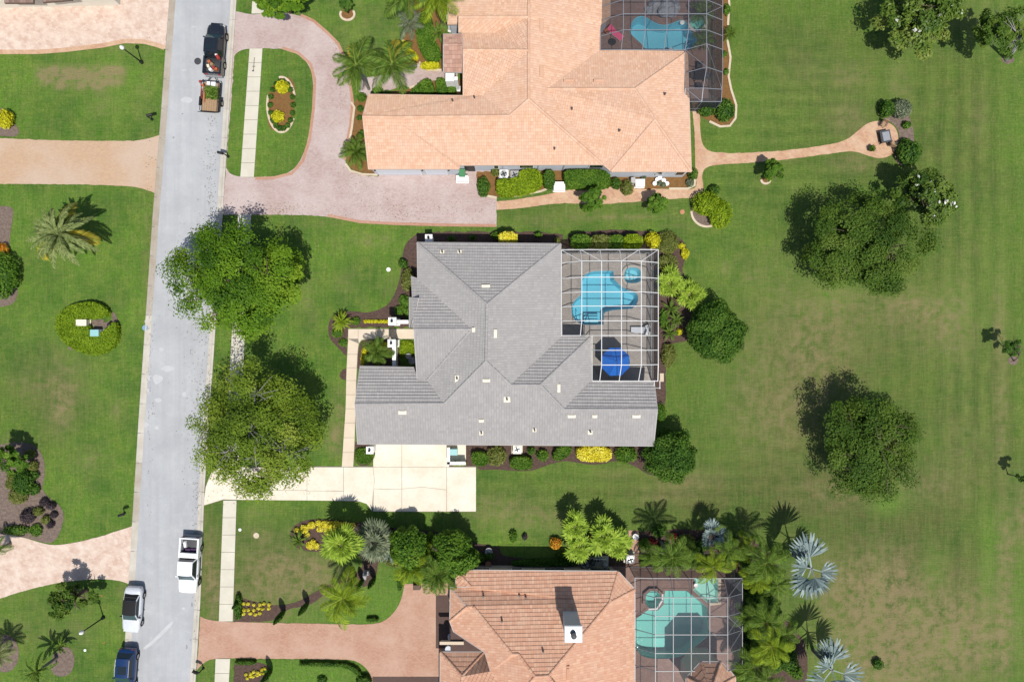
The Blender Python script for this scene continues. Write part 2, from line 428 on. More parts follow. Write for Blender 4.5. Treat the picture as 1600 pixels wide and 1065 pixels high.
MAT = dict(
    grass=grassmat('grass', 1.08),
    road=roadmat(),
    kerb=M('kerb concrete', (.50, .47, .41), (.38, .35, .29), .7, .85, .2, 20, .2),
    kerb_dirty=M('weathered kerb', (.30, .25, .19), (.40, .37, .32), .5, .85, .3, 20, .2),
    walk=M('sidewalk concrete', (.56, .53, .44), (.47, .44, .36), .6, .85, .15, 20, .2),
    drive=M('cream concrete', (.70, .645, .54), (.60, .515, .40), .5, .8, .22, 3.5, .15),
    joint=M('joint', (.22, .20, .16), None, 4),
    mulch=M('brown mulch', (.070, .042, .032), (.150, .098, .078), 4.5, .95, .7, 9, 1, dist=.05),
    mulch_orange=M('orange mulch', (.30, .16, .05), (.20, .10, .04), 3, .95, .6, 24, 1, dist=.05),
    mulch_grey=M('grey bark', (.13, .095, .075), (.29, .22, .18), 4, .95, .7, 8, 1, dist=.05),
    edging=M('concrete edging', (.56, .48, .36), (.45, .36, .25), 2, .8, .2, 25, .2),
    pav_pink=paver('pink paver', (.34, .245, .22), (.43, .34, .315), (.23, .165, .145), (.48, .41, .39), 0.0, .24, .12, .3, .65),
    pav_pinkedge=paver('rust paver', (.36, .17, .10), (.42, .24, .17), (.2, .12, .09), (.42, .27, .19), .5),
    pav_cream=paver('cream paver', (.57, .46, .375), (.46, .315, .25), (.38, .30, .24), (.66, .57, .48), .3, .34, .24, .9, .55),
    pav_tan=paver('tan paver', (.47, .33, .21), (.41, .275, .18), (.30, .21, .15), (.46, .37, .30), .1, .26, .14, .22, .6),
    pav_path=paver('path paver', (.50, .33, .19), (.40, .22, .15), (.28, .18, .12), (.56, .43, .30), .4, .28, .16, .7, .5),
    pav_red=paver('red paver', (.35, .19, .125), (.43, .26, .185), (.20, .12, .09), (.47, .325, .245), 0, .24, .12, .35, .6),
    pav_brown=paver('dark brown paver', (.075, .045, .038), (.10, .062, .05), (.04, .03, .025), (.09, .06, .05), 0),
    pav_deck=paver('grey deck paver', (.34, .305, .27), (.43, .395, .355), (.20, .18, .16), (.29, .26, .235), .2, .4, .28, .8, .5),
    pav_deck2=paver('brown deck paver', (.20, .125, .10), (.26, .17, .14), (.12, .08, .06), (.17, .11, .09), 0, .3, .2, .8, .5),
    tile_grey=tilemat('grey roof tile', [(.292, .280, .272), (.308, .296, .287), (.322, .309, .299), (.345, .331, .319)], (.262, .251, .244), .5),
    tile_salmon=tilemat('salmon roof tile', [(.525, .305, .195), (.555, .34, .225), (.58, .365, .245), (.62, .415, .29)], (.555, .385, .29), .55),
    tile_terra=tilemat('terracotta roof tile', [(.48, .25, .16), (.51, .28, .185), (.535, .31, .205), (.58, .37, .255)], (.46, .285, .20), .5),
    deck_roof=plain('roof underlay', (.09, .06, .05), .9),
    stucco=M('cream stucco', (.66, .62, .53), (.6, .56, .47), 1.2, .9, .08, 60, .4),
    stucco_grey=M('blue grey stucco', (.50, .53, .57), (.44, .47, .51), 1.2, .9, .08, 60, .4),
    stucco_tan=M('tan stucco', (.55, .45, .34), (.48, .39, .29), 1.2, .9, .08, 60, .4),
    white=plain('white paint', (.80, .79, .77), .45),
    cream=plain('cream metal', (.70, .64, .50), .5),
    gutter=plain('grey gutter', (.36, .34, .33), .5), gutter_tan=plain('tan gutter', (.50, .36, .27), .6),
    frame_white=plain('white aluminium', (.62, .62, .61), .4),
    frame_bronze=plain('grey bronze aluminium', (.13, .14, .16), .4),
    frame_silver=plain('silver aluminium', (.14, .145, .16), .4), frame_dark=plain('dark grey aluminium', (.19, .20, .225), .4),
    black=plain('black', (.012, .012, .013), .5),
    dkgrey=plain('dark grey', (.05, .052, .056), .5),
    steel=plain('galvanised steel', (.42, .43, .44), .4, .5, .6),
    glass=plain('dark glass', (.012, .02, .025), .08, .6),
    glass_teal=plain('windscreen glass', (.02, .05, .055), .06, .7),
    rubber=plain('tyre rubber', (.012, .012, .012), .8, .2),
    rim=plain('alloy rim', (.38, .38, .39), .35, .5, .7),
    car_white=plain('white car paint', (.78, .79, .80), .3, .5, 0, .6),
    car_silver=plain('silver car paint', (.62, .64, .67), .3, .5, .15, .7),
    car_blue=plain('blue car paint', (.004, .028, .105), .25, .5, .2, .9),
    car_black=plain('black car paint', (.010, .012, .016), .22, .6, 0, 1),
    vinyl=plain('black vinyl', (.010, .010, .011), .75, .25),
    red=plain('red', (.32, .035, .025), .55), orange=plain('orange', (.42, .13, .05), .6), pink=plain('pink', (.75, .10, .22), .6),
    wood=M('deck plank', (.36, .24, .14), (.28, .18, .10), 3, .8, .4, 30, .4),
    blue_cloth=plain('blue canvas', (.003, .115, .50), .75, .2), blue2=plain('faded blue canvas', (.006, .145, .56), .75, .2),
    teal_paint=plain('teal lid', (.25, .48, .48), .5), green_bin=plain('green bin', (.05, .20, .08), .5),
    pool=M('pool plaster', (.23, .55, .67), (.27, .60, .71), .6, .6, .06, 20, .1),
    pool_pale=M('pale pool plaster', (.30, .59, .68), (.34, .63, .71), .6, .6, .06, 20, .1),
    shelf=M('shelf plaster', (.50, .63, .55), (.54, .67, .59), .6, .6, .06, 20, .1),
    pool_green=M('green pool plaster', (.28, .54, .49), (.32, .58, .53), .6, .6, .06, 20, .1),
    coping=M('coping stone', (.50, .46, .40), (.40, .37, .33), 2, .8, .2, 20, .2),
    water=watermat('pool water', (.72, .94, .97)), water2=watermat('spa water', (.74, .94, .96)), water3=watermat('green pool water', (.72, .93, .91)),
    screen=screenmat('insect screen', (.03, .032, .036), .24), screen_w=screenmat('wall insect screen', (.03, .034, .042), .62),
    screen_b=screenmat('dark insect screen', (.03, .033, .042), .42), screen_bw=screenmat('dark wall screen', (.022, .025, .034), .70),
    screen_c=screenmat('grey insect screen', (.10, .105, .125), .22), screen_cw=screenmat('grey wall screen', (.05, .055, .068), .62),
    rock=M('grey rock', (.42, .43, .45), (.26, .26, .28), 3, .8, .4, 14, .8, dist=.05),
    bark=M('bark', (.17, .12, .09), (.10, .07, .05), 4, .9, .5, 30, .8, dist=.03),
    bark_grey=M('pale bark', (.34, .33, .31), (.22, .21, .2), 4, .9, .4, 30, .8, dist=.03),
    bark_palm=M('palm trunk', (.30, .27, .23), (.2, .17, .14), 5, .9, .5, 30, .8, dist=.03),
    terracotta=plain('terracotta', (.42, .20, .11), .8), stone=M('statue stone', (.40, .40, .41), (.2, .2, .21), 4, .8, .3, 30, .5),
)
LEAF = dict(
    oak=leafmat('street tree leaf', (.034, .090, .006), (.105, .210, .010), (.225, .335, .024)),
    oaky=leafmat('olive tree leaf', (.056, .104, .010), (.142, .220, .016), (.26, .32, .045)),
    field=leafmat('field tree leaf', (.028, .070, .009), (.076, .140, .015), (.155, .215, .036)),
    magnolia=leafmat('magnolia leaf', (.030, .068, .010), (.085, .145, .018), (.21, .25, .05), .15, .35),
    dark=leafmat('dark leaf', (.026, .072, .009), (.060, .140, .014), (.12, .21, .027)),
    mid=leafmat('mid green leaf', (.040, .10, .009), (.085, .18, .014), (.15, .25, .026)),
    lime=leafmat('lime leaf', (.11, .18, .006), (.20, .30, .009), (.29, .38, .016)),
    turf=leafmat('clipped bright leaf', (.11, .19, .008), (.18, .285, .011), (.24, .35, .018)),
    gold=leafmat('golden leaf', (.35, .34, .010), (.56, .53, .014), (.68, .66, .04)),
    yellow=leafmat('yellow flower', (.50, .42, .02), (.74, .66, .04), (.80, .76, .16)),
    olive=leafmat('olive leaf', (.085, .105, .018), (.155, .182, .036), (.23, .25, .07)),
    grey=leafmat('grey green leaf', (.085, .11, .065), (.155, .19, .115), (.25, .28, .17)),
    silver=leafmat('silver palm leaf', (.085, .125, .125), (.165, .22, .22), (.30, .375, .37), .15),
    palm=leafmat('palm leaf', (.045, .10, .012), (.095, .175, .020), (.17, .245, .038)),
    palmy=leafmat('bright palm leaf', (.095, .165, .010), (.175, .265, .014), (.28, .35, .024)),
    date=leafmat('date palm leaf', (.095, .14, .035), (.175, .225, .07), (.28, .32, .12)),
    fan=leafmat('fan palm leaf', (.13, .22, .018), (.235, .35, .03), (.35, .46, .06)),
    dry=leafmat('dry frond', (.26, .22, .02), (.36, .30, .03), (.42, .36, .06)),
    red=leafmat('red leaf', (.07, .008, .008), (.15, .018, .016), (.24, .04, .03)),
    orange=leafmat('orange flower', (.40, .13, .01), (.55, .26, .02), (.6, .42, .05)),
    purple=leafmat('purple leaf', (.030, .022, .026), (.060, .045, .050), (.10, .08, .085)),
    litter=leafmat('fallen leaf', (.07, .045, .02), (.14, .09, .035), (.22, .17, .06), .1),
    white=leafmat('white blossom', (.6, .6, .56), (.7, .7, .66), (.78, .78, .74)),
)
# ------------------------------------------------------------------ ground
POOL_MAIN = [(908,436),(915,428),(927,423),(958,423,1),(959.5,436,1),(970,447),(978,452),(995,457),(997,465),(996,473),(988,482,1),(950,485),(943,490,1),(943,507,1),(911,508),(898,501),(892.5,488),(894,474.6),(900,467),(907,461,1),(907,445)]
SPA_MAIN = [(977,420),(988,417),(1000,420),(1003,432),(1000,442),(978,443),(974,432)]
DECK_MAIN = [(876,388,1),(1019,388,1),(1019,602,1),(876,602,1)]
POOL_TOP = [(985,44),(988,32),(998,25),(1008,26),(1020,34),(1035,40),(1050,37),(1062,31),(1072,33),(1077,47),(1084,53),(1089,60),(1090,70),(1083,78),(1068,80),(1030,80),(1008,78),(1003,70),(994,62),(985,54)]
SPA_TOP = [(1080,30),(1090,24),(1099,28),(1102,36),(1097,46),(1088,49),(1080,45),(1077,37)]
DECK_TOP = [(925,-60,1),(1110,-60,1),(1110,160,1),(925,160,1)]
POOL_BOT = [(991,968,1),(1012,952,1),(1028,950),(1036,943),(1039,922,1),(1073,922,1),(1082,929),(1105,948,1),(1108,991,1),(1089,1008),(1062,1028),(1007,1028),(994,1014),(991,1004,1)]
SPA_BOT = [(1008,927),(1015,921),(1025,921),(1031,927),(1032,940),(1025,947),(1013,947),(1007,940)]
SHELF_BOT = [(1084,902),(1122,902),(1122,940),(1106,942),(1092,930),(1082,921),(1087,917)]
DECK_BOT = [(955,884,1),(1146,884,1),(1146,1180,1),(955,1180,1)]
# ground coordinates for things traced on the water a little below ground are close enough to ground pixels

def gauss(X, Y, px, py, rx, ry, s):
    cx, cy, _ = P(px, py)
    return s * np.exp(-(((X - cx) / (rx / 15.0)) ** 2 + ((Y - cy) / (ry / 15.0)) ** 2))
DRY = [(1340,480,90,40,.5),(1260,500,70,70,.3),(1230,650,50,80,.45),(1430,480,50,30,.8),(1500,500,30,90,.5),(1470,520,40,40,.5),
  (1300,770,60,30,.7),(1380,990,90,80,.9),(1330,930,60,70,.75),(1400,1050,90,60,.95),(1480,960,90,80,.75),(1530,1000,60,60,.8),(1240,560,90,120,.35),(1300,640,60,60,.35),(1170,650,50,60,.4),(1390,900,40,50,.8),(1575,850,14,60,.9),(1570,980,10,90,.9),(1565,640,12,150,.7),(1560,500,10,80,.6),
  (1330,118,35,22,.7),(1260,110,40,40,.3),(1325,185,28,28,.9),(1405,130,18,35,.7),(1340,255,40,14,.9),(1220,250,30,6,.6),(1530,180,12,40,.6),(1530,30,40,30,.35),
  (1080,750,60,18,.7),(1040,775,50,14,.6),(960,740,40,12,.35),(800,800,80,26,.45),(850,810,60,20,.5),(770,790,30,15,.5),
  (410,870,50,45,.6),(430,930,80,40,.95),(500,900,50,30,.75),(470,880,50,20,.6),(405,835,15,8,.8),(325,870,12,60,.7),(335,930,12,60,.8),(400,800,20,10,.4),
  (100,600,40,50,.7),(95,640,20,40,.8),(185,640,12,20,.7),(40,600,30,20,.5),(20,700,30,20,.4),(140,720,30,20,.5),(30,985,40,20,.5),(120,985,40,20,.4),(190,940,10,40,.4),
  (530,650,14,40,.9),(520,690,16,20,.9),(590,375,20,8,.9),(500,350,40,8,.4),(540,440,20,20,.4),(610,445,14,20,.4),(560,375,40,10,.3),(480,470,16,50,.5),
  (950,340,120,4,.9),(850,350,60,6,.5),(1080,355,40,3,.9),(1000,305,60,20,.4),(900,330,60,10,.3),(225,150,14,60,.35),(160,160,22,22,.5),(70,60,60,6,.35),(200,75,40,8,.4),
  (560,45,60,40,.3),(600,90,40,15,.4),(1120,180,60,20,.2),(1290,560,60,60,.25),(1180,560,50,70,.2),(1190,420,50,40,.2),(1500,700,40,60,.4),(1450,760,60,30,.6),(1350,540,120,40,.2),
  (1135,420,8,12,.7),(1173,430,10,6,.8),(1345,350,30,20,.3),(1290,900,40,40,.45),(1600,800,12,60,1.0),(230,400,8,150,.4),(480,830,30,10,.3)]
OLIVE = [(1420,900,170,170,1),(1240,650,150,180,.75),(1420,600,150,260,.5),(1560,500,60,500,.55),(1300,250,200,200,.55),(1250,60,150,90,.45),(1100,780,200,50,.7),(900,770,200,50,.45),(430,890,100,80,.8),
  (60,620,90,90,.55),(1480,200,60,200,.5),(330,880,25,120,.7),(70,960,90,70,.3),(840,320,200,30,.35),(1080,600,60,160,.4)]
LUSH = [(1310,455,40,30,.9),(1230,420,60,30,.5),(1110,620,40,50,.7),(1400,775,30,30,.9),(1500,470,30,60,.7),(1560,430,30,100,.6),(1460,890,20,40,.9),(1430,960,16,24,.8),(1480,1000,18,20,.8),(1545,900,18,70,1),(1590,950,14,120,.9),(1550,820,30,40,.7),
  (1590,200,30,120,.4),(1370,940,12,80,.6),(1380,790,20,14,.9),(600,940,60,40,1),(520,965,80,20,1),(470,1050,110,30,1.2),(90,345,40,50,.6),(150,120,80,50,.5),(60,260,90,10,.4),(110,450,90,60,.3),(540,600,20,70,.4),
  (480,430,60,60,.2),(850,820,80,12,.4),(70,850,60,20,.3),(190,800,30,80,.3),(510,690,16,30,.8),(500,740,10,10,.8),(640,535,14,30,.6),(430,180,50,80,.35),(375,170,12,90,.3),(1150,330,40,30,.3),(1170,130,40,90,.4),(1400,120,16,40,.6)]
MOWX = [(1540,450,70,600,1),(1470,250,70,250,.8),(1330,600,160,120,.5),(1480,980,150,100,.5)]
MOWY = [(120,90,120,100,.6),(1250,170,170,110,.9),(950,770,220,50,.8),(1200,290,150,40,.7),(100,250,90,20,.3),(1200,700,200,60,.4),(1100,400,150,60,.35)]
for i in range(11):       # dead turf patch on the upper left lawn
    DRY.append((66 + i * 12, 113, 9, 8, 2.4))
    if i not in (1, 4): DRY.append((72 + i * 11, 126 + (i % 3) * 3, 9, 7, 2.0))
GRASS = MAT['grass']
def lawn_attrs(me):
    n = len(me.vertices)
    co = np.empty(n * 3); me.vertices.foreach_get('co', co); co = co.reshape(-1, 3)
    X, Y = co[:, 0], co[:, 1]
    for nm, sets in (('lawn', (DRY, OLIVE, LUSH)), ('mow', (MOWX, MOWY, []))):
        a = me.attributes.new(nm, 'FLOAT_COLOR', 'POINT')
        d = np.ones((n, 4))
        for ch, st in enumerate(sets):
            s = np.zeros(n)
            for g in st: s += gauss(X, Y, *g)
            d[:, ch] = np.clip(s, 0, 2.4)
        a.data.foreach_set('color', d.ravel())
def build_ground():
    xs = np.concatenate(([-900, -400, -180, -100, -70], np.arange(-58, 58.01, .45), [70, 100, 180, 400, 900]))
    ys = np.concatenate(([-900, -400, -180, -100, -60], np.arange(-42, 42.01, .45), [60, 100, 180, 400, 900]))
    nx, ny = len(xs), len(ys)
    XX, YY = np.meshgrid(xs, ys)
    ins = np.zeros((ny, nx), bool)
    for dk in (DECK_MAIN, DECK_TOP, DECK_BOT):
        q = world_poly(dk, 0, 0)
        x0, x1 = min(a[0] for a in q), max(a[0] for a in q); y0, y1 = min(a[1] for a in q), max(a[1] for a in q)
        ins |= (XX > x0) & (XX < x1) & (YY > y0) & (YY < y1)
    vs_ = np.stack([XX, YY, np.zeros_like(XX)], -1).reshape(-1, 3)
    fs = []
    for j in range(ny - 1):
        for i in range(nx - 1):
            if ins[j, i] and ins[j, i + 1] and ins[j + 1, i] and ins[j + 1, i + 1]: continue
            fs.append((j * nx + i, j * nx + i + 1, (j + 1) * nx + i + 1, (j + 1) * nx + i))
    o = obj('lawn', vs_.tolist(), fs, GRASS)
    lawn_attrs(o.data)
    o['kind'] = 'structure'
build_ground()
def lawn_sheet(name, px, z, it=2, thick=.04):
    """a lawn patch on top of paving; a fine mesh so the grass keeps its patches"""
    q = world_poly(px, 0, it)
    o = sheet(name, px, z, GRASS, thick, it, jag=.04)
    bm = bmesh.new(); bm.from_mesh(o.data)
    for _ in range(3):
        bmesh.ops.subdivide_edges(bm, edges=[e for e in bm.edges if e.calc_length() > 1.2], cuts=1, use_grid_fill=False)
        bmesh.ops.triangulate(bm, faces=[f for f in bm.faces if len(f.verts) > 4])
    bm.to_mesh(o.data); bm.free()
    lawn_attrs(o.data)
    return o

# ------------------------------------------------------------------ road and kerbs
LEFT = [(268,-60),(265,0),(252,180),(239,340),(228,500),(217,660),(207,820),(197,985),(189,1120)]
RIGHT = [(375,-60),(370,0),(358,180),(348,340),(335,545),(320,765),(314,930),(306,1065),(303,1120)]
sheet('road', [(a, b, 1) for a, b in LEFT] + [(a, b, 1) for a, b in reversed(RIGHT)], .012, MAT['road'], .05, 0)
def kerb(name, line, side, mat, parent=None):
    prof = [(0, -.05), (0, .10), (.10, .115), (.20, .10), (.32, .04), (.62, .018), (.62, -.05)]
    if side < 0: prof = [(-a, b) for a, b in prof]
    return strip(name, line, 1, 0, mat, prof=prof, kind=None if parent else 'structure', parent=parent)
def along(line, y0, y1):
    out = []
    def at(y):
        for (a, b), (c, d) in zip(line, line[1:]):
            if b <= y <= d: return (a + (c - a) * (y - b) / (d - b), y)
    out.append(at(y0)); out += [p for p in line if y0 < p[1] < y1]; out.append(at(y1))
    return out
# travelling down the picture, the normal (d.y,-d.x) of a downward line points to the left of the picture
for nm, line, side in (('kerb_left', LEFT, -1), ('kerb_right', RIGHT, 1)):
    base = strip(nm, [(a + side * .9, b) for a, b in line], .30, -.005, MAT['joint'], .05)
    rk = random.Random(3); y = -60
    while y < 1118:      # cast in lengths with a joint between them
        y2 = min(1120, y + 46)
        kerb('kerb_length', along(line, y + .35, y2 - .35), side, MAT['kerb_dirty'] if side < 0 and (y < 470 or rk.random() < .12) else MAT['kerb'], base)
        y = y2
mt_patch = M('pale road patch', (.455, .46, .465), (.40, .405, .41), 1.5, .85, .2, 30, .1)
mt_stain = M('dark road stain', (.20, .205, .215), (.27, .275, .28), 2, .85, .2, 30, .1)
rnd = random.Random(5)
for i, (px, py, rx, ry, mt_) in enumerate([(292,156,9,5,mt_patch),(262,576,10,5,mt_patch),(246,592,8,9,mt_patch),(247,625,6,4,mt_patch),(228,663,5,4,mt_patch),(252,546,4,3,mt_patch),(245,668,4,3,mt_patch),(288,616,4,4,mt_patch),
        (232,590,5,4,mt_patch),(229,502,3,3,mt_patch),(231,610,4,3,mt_patch),(276,512,1.5,1.2,mt_stain),(271,215,1.4,1.8,mt_stain),(285,178,1.6,1.2,mt_stain),(334,244,1.5,1,mt_stain),(303,42,5,1,mt_patch),(288,110,5,1,mt_patch),(300,944,1.5,4,mt_stain),(292,1010,1.5,4,mt_stain),(287,950,3,2,mt_patch)]):
    pts = [(px + rx * math.cos(t * .63) * rnd.uniform(.7, 1.2), py + ry * math.sin(t * .63) * rnd.uniform(.7, 1.2)) for t in range(10)]
    sheet('road_patch', pts, .016, mt_, .003)
sheet('road_patch', [(222,1012),(238,1000),(262,975),(272,968),(268,978),(245,1000),(228,1014)], .016, mt_patch, .003)
mb = MB(); c = P(309, 96)
mb.lathe((c[0], c[1], .012), [(.36, 0), (.36, .012), (.30, .014), (.30, .008), (.02, .008)], 20)
for a in range(6): mb.box((c[0] + .22 * math.cos(a), c[1] + .22 * math.sin(a), .022), (.05, .05, .008), a)
tag(mb.build('manhole_cover', MAT['dkgrey']), 'round iron manhole cover in the road beside the black pickup', 'manhole cover')
sheet('road_marking', ring_line(227.5, 512, 4.5, 4.5, 0, 350, 14), .105, plain('faded blue paint', (.18, .30, .42), .8), .012)

# ------------------------------------------------------------------ pavements: slabs are pieces of their own
def slabs(name, left, right, y0, y1, n, mat=None):
    """pavement between two pixel lines, n slabs with open joints"""
    pts = [(left(y0), y0), (right(y0), y0), (right(y1), y1), (left(y1), y1)]
    base = sheet(name, [(a, b, 1) for a, b in pts], .030, MAT['joint'], .05, 0)
    for i in range(n):
        a, b = y0 + (y1 - y0) * i / n + .35, y0 + (y1 - y0) * (i + 1) / n - .35
        q = [(left(a) + .25, a), (right(a) - .25, a), (right(b) - .25, b), (left(b) + .25, b)]
        sheet('slab', [(x, y, 1) for x, y in q], .044 + random.Random(i * 7 + y0).uniform(-.003, .003), mat or MAT['walk'], .03, 0, kind=None, parent=base)
def lin(y0, x0, y1, x1): return lambda y: x0 + (x1 - x0) * (y - y0) / (y1 - y0)
slabs('sidewalk', lin(-40, 397, 22, 393), lin(-40, 416, 22, 412), -40, 22, 3)
slabs('sidewalk', lin(76, 390, 277, 375.5), lin(76, 410.5, 277, 397), 76, 277, 9)
slabs('sidewalk', lin(335, 372, 735, 351), lin(335, 393, 735, 372), 335, 728, 17)
slabs('sidewalk', lin(780, 349, 970, 342), lin(780, 370, 970, 364), 781, 970, 7)
slabs('sidewalk', lin(1028, 337, 1120, 333), lin(1028, 360, 1120, 355), 1028, 1120, 4)
# small mark on the sidewalk: someone's dropped tool line
mb = MB(); a = P(397.5, 90, .05); b = P(396, 112, .05)
mb.tube([a, b], .03, 6); mb.tube([P(394, 104, .05), P(399, 104, .05)], .03, 6); mb.tube([P(394, 111, .05), P(397, 111, .05)], .06, 6)
tag(mb.build('edging_tool', MAT['dkgrey']), 'thin dark garden edging tool lying on the sidewalk in the round lawn island', 'tool')

# main driveway, cream concrete panels
dr = sheet('driveway', [(317,790,1),(350,780,1),(560,782),(574,786),(581,797),(585,799,1),(744,799,1),(744,728,1),(702,728,1),(702,690,1),(583,690,1),(583,728,1),(470,728),(345,729),(330,736),(321,760,1)], .030, MAT['joint'], .05)
PAN = [[(318,789),(349,779.5),(369,780),(369,729.5),(345,730),(331,737),(322,760)], [(369.7,780),(423.6,780.7),(423.6,729.5),(369.7,729.5)], [(424.2,780.7),(479.6,781),(479.6,766),(424.2,765.6)], [(424.2,765),(479.6,765.4),(479.6,729.5),(424.2,729.5)],
  [(480.2,781),(536.6,781.6),(536.6,767),(480.2,766.4)], [(480.2,766),(536.6,766.3),(536.6,729.5),(480.2,729.5)], [(537.2,781.7),(560,782.2),(573,786.5),(581,797.5),(583,770),(585,750),(582.5,729.5),(537.2,729.5)],
  [(583.4,798),(627.6,798.3),(627.6,763.5),(600,764),(584,763)], [(584,762.5),(600,763.4),(627.6,763),(627.6,729.5),(583,729.5),(585.6,750)], [(628.2,798.3),(697.6,798.3),(697.6,765),(660,760.5),(628.2,763.5)], [(628.2,763),(660,760),(697.6,764.4),(697.6,729.5),(628.2,729.5)],
  [(698.2,798.3),(743.6,798.3),(743.6,729.5),(698.2,729.5)], [(583.4,729),(627.6,729),(627.6,690),(583.4,690)], [(628.2,729),(701.5,729),(701.5,690),(628.2,690)]]
for i, q in enumerate(PAN):
    sheet('concrete_panel', [(a, b, 1) for a, b in q], .045 + .002 * (i % 3), MAT['drive'], .03, 0, kind=None, parent=dr)
# front walkway of the main house
ww = sheet('walkway', [(544,513.5,1),(648,513.5,1),(648,529.5,1),(575,529.5),(562,532),(559,545),(555,690),(552,729,1),(534,729,1),(540,640,1),(543,560,1)], .034, MAT['joint'], .05)
mwalk = M('cream walkway', (.60, .52, .41), (.54, .45, .34), .8, .85, .15, 20, .2)
for i, q in enumerate([[(544.5,514),(559.5,514),(559.5,529),(544.2,529)], [(560,514),(590,514),(590,529.2),(575,529.4),(565,530.5),(561,536),(560,529)], [(590.5,514),(619,514),(619,529.2),(590.5,529.2)], [(619.5,514),(648,514),(648,529.2),(619.5,529.2)],
        [(544.2,529.5),(560.5,536.5),(559,548),(558.5,553),(543,553)], [(543,553.5),(558.4,553.5),(557.5,574),(541.8,574)], [(541.8,574.5),(557.5,574.5),(556.5,594),(541.2,594)], [(541.2,594.5),(556.5,594.5),(556,616),(540.8,616)], [(540.8,616.5),(556,616.5),(555.3,638),(540.2,638)],
        [(540.2,638.5),(555.3,638.5),(554.8,660),(538.8,660)], [(538.8,660.5),(554.8,660.5),(554.2,683),(537.2,683)], [(537.2,683.5),(554.2,683.5),(553.2,706),(535.8,706)], [(535.8,706.5),(553.2,706.5),(552,728.6),(534.3,728.6)]]):
    sheet('slab', [(a, b, 1) for a, b in q], .047 + .002 * (i % 2), mwalk, .03, 0, kind=None, parent=ww)

# block paved drives
sheet('paver_driveway', [(368,18,1),(395,24),(420,20),(455,21),(485,31),(510,50),(528,68),(538,90),(547,130),(551,160),(548,195),(542,225),(538,250),(545,266),(560,274),(592,276,1),(592,262,1),(776,262,1),(776,354,1),(698,353),(620,351),(563,348),(512,338),(471,335.5),(346,335.5,1),(352,280,1)], .024, MAT['pav_pink'], .05, jag=.022)
edge = [(470,24),(490,33),(510,50),(528,68),(538,90),(547,130),(551,160),(548,195),(542,225),(538,250)]
strip('paver_border', edge, .3, .034, MAT['pav_pinkedge'], .03)
strip('paver_border', [(775,352.4),(698,351.5),(620,349.5),(563,346.5),(512,336.5)], .3, .034, MAT['pav_pinkedge'], .03)
strip('paver_border', [(441,75),(466,83),(485,100),(492,125),(490,169),(484,217),(473,252),(456,271),(428,278),(399,279)], .3, .034, MAT['pav_pinkedge'], .03)
lawn_sheet('lawn_island', [(366,86),(376,79),(389,76),(441,76),(465,84),(483,101),(490,125),(488,169),(482,216),(471,250),(455,269),(428,277),(376,277),(359,272),(353.5,262,1),(366,95,1)], .028)
sheet('paver_driveway', [(-60,-60,1),(268,-60,1),(265,0,1),(258.5,77,1),(245,72),(225,67),(195,66),(160,73),(100,80),(60,83),(-60,83,1)], .024, MAT['pav_cream'], .05, jag=.022)
strip('paver_border', [(257,75),(243,70),(225,65.5),(195,64.5),(160,71.5),(100,78.5),(60,81.5),(-60,81.5)], .45, .034, MAT['pav_path'], .03)
sheet('paver_driveway', [(-60,215,1),(0,216),(40,218),(110,220),(205,220.5),(228,218),(250,211,1),(242,302,1),(225,295),(205,291),(160,289),(110,288),(-60,287,1)], .024, MAT['pav_tan'], .05, jag=.022)
sheet('paver_driveway', [(-60,833,1),(0,833),(38,839),(65,848),(87,852),(125,846),(163,836),(207,821,1),(202,912,1),(190,907),(167,904),(144,904),(91,909),(38,922),(0,934),(-60,955,1)], .024, MAT['pav_cream'], .05, jag=.022)
sheet('paver_driveway', [(313,962,1),(325,968),(360,971),(480,973),(585,976),(607,966),(622,948),(629,930),(632,911,1),(720,911,1),(720,1180,1),(581,1180,1),(581,1056),(572,1042),(558,1032),(540,1029),(400,1028),(335,1027),(318,1034),(308,1046,1)], .024, MAT['pav_red'], .05, jag=.022)
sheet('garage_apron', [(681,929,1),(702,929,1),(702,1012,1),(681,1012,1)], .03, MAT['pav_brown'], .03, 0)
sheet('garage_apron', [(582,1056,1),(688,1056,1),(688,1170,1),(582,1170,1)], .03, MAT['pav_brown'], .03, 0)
lawn_sheet('lawn_front', [(364,1030,1),(540,1030),(558,1034),(571,1044),(579,1058),(580,1180,1),(360,1180,1)], .030)

# garden paths of the house at the top
sheet('garden_path', [(776,315,1),(800,313),(850,305),(880,298),(920,292),(960,292),(1000,294),(1060,296),(1090,296),(1086,270),(1086,210),(1080,160,1),(1094,160,1),(1093,200),(1098,232),(1120,240),(1200,238),(1280,229),(1320,221),(1340,205),(1355,192),(1375,188),(1395,194),(1404,210),(1402,232),(1390,245),(1372,248),(1355,243),(1335,236),(1310,238),(1250,247),(1180,254),(1120,257),(1101,262),(1096,275),(1100,295),(1092,309),(1060,310),(960,318),(930,319),(870,317),(820,325),(776,328,1)], .026, MAT['pav_path'], .05, jag=.022)
sheet('entry_path', [(560,128),(575,120),(600,118),(625,112),(640,103),(655,98),(668,110,1),(715,110,1),(715,124,1),(672,126),(655,132),(640,138),(630,132),(615,140),(595,145),(580,150),(560,150)], .03, MAT['pav_pink'], .05)
# brick strip by the bottom pool
sheet('brick_path', [(982,828,1),(998,828,1),(999,886,1),(983,886,1)], .026, MAT['pav_red'], .05, 0)
sheet('stepping_slab', [(1031,583,1),(1037,583,1),(1037,596,1),(1031,596,1)], .05, MAT['edging'], .05, 0)

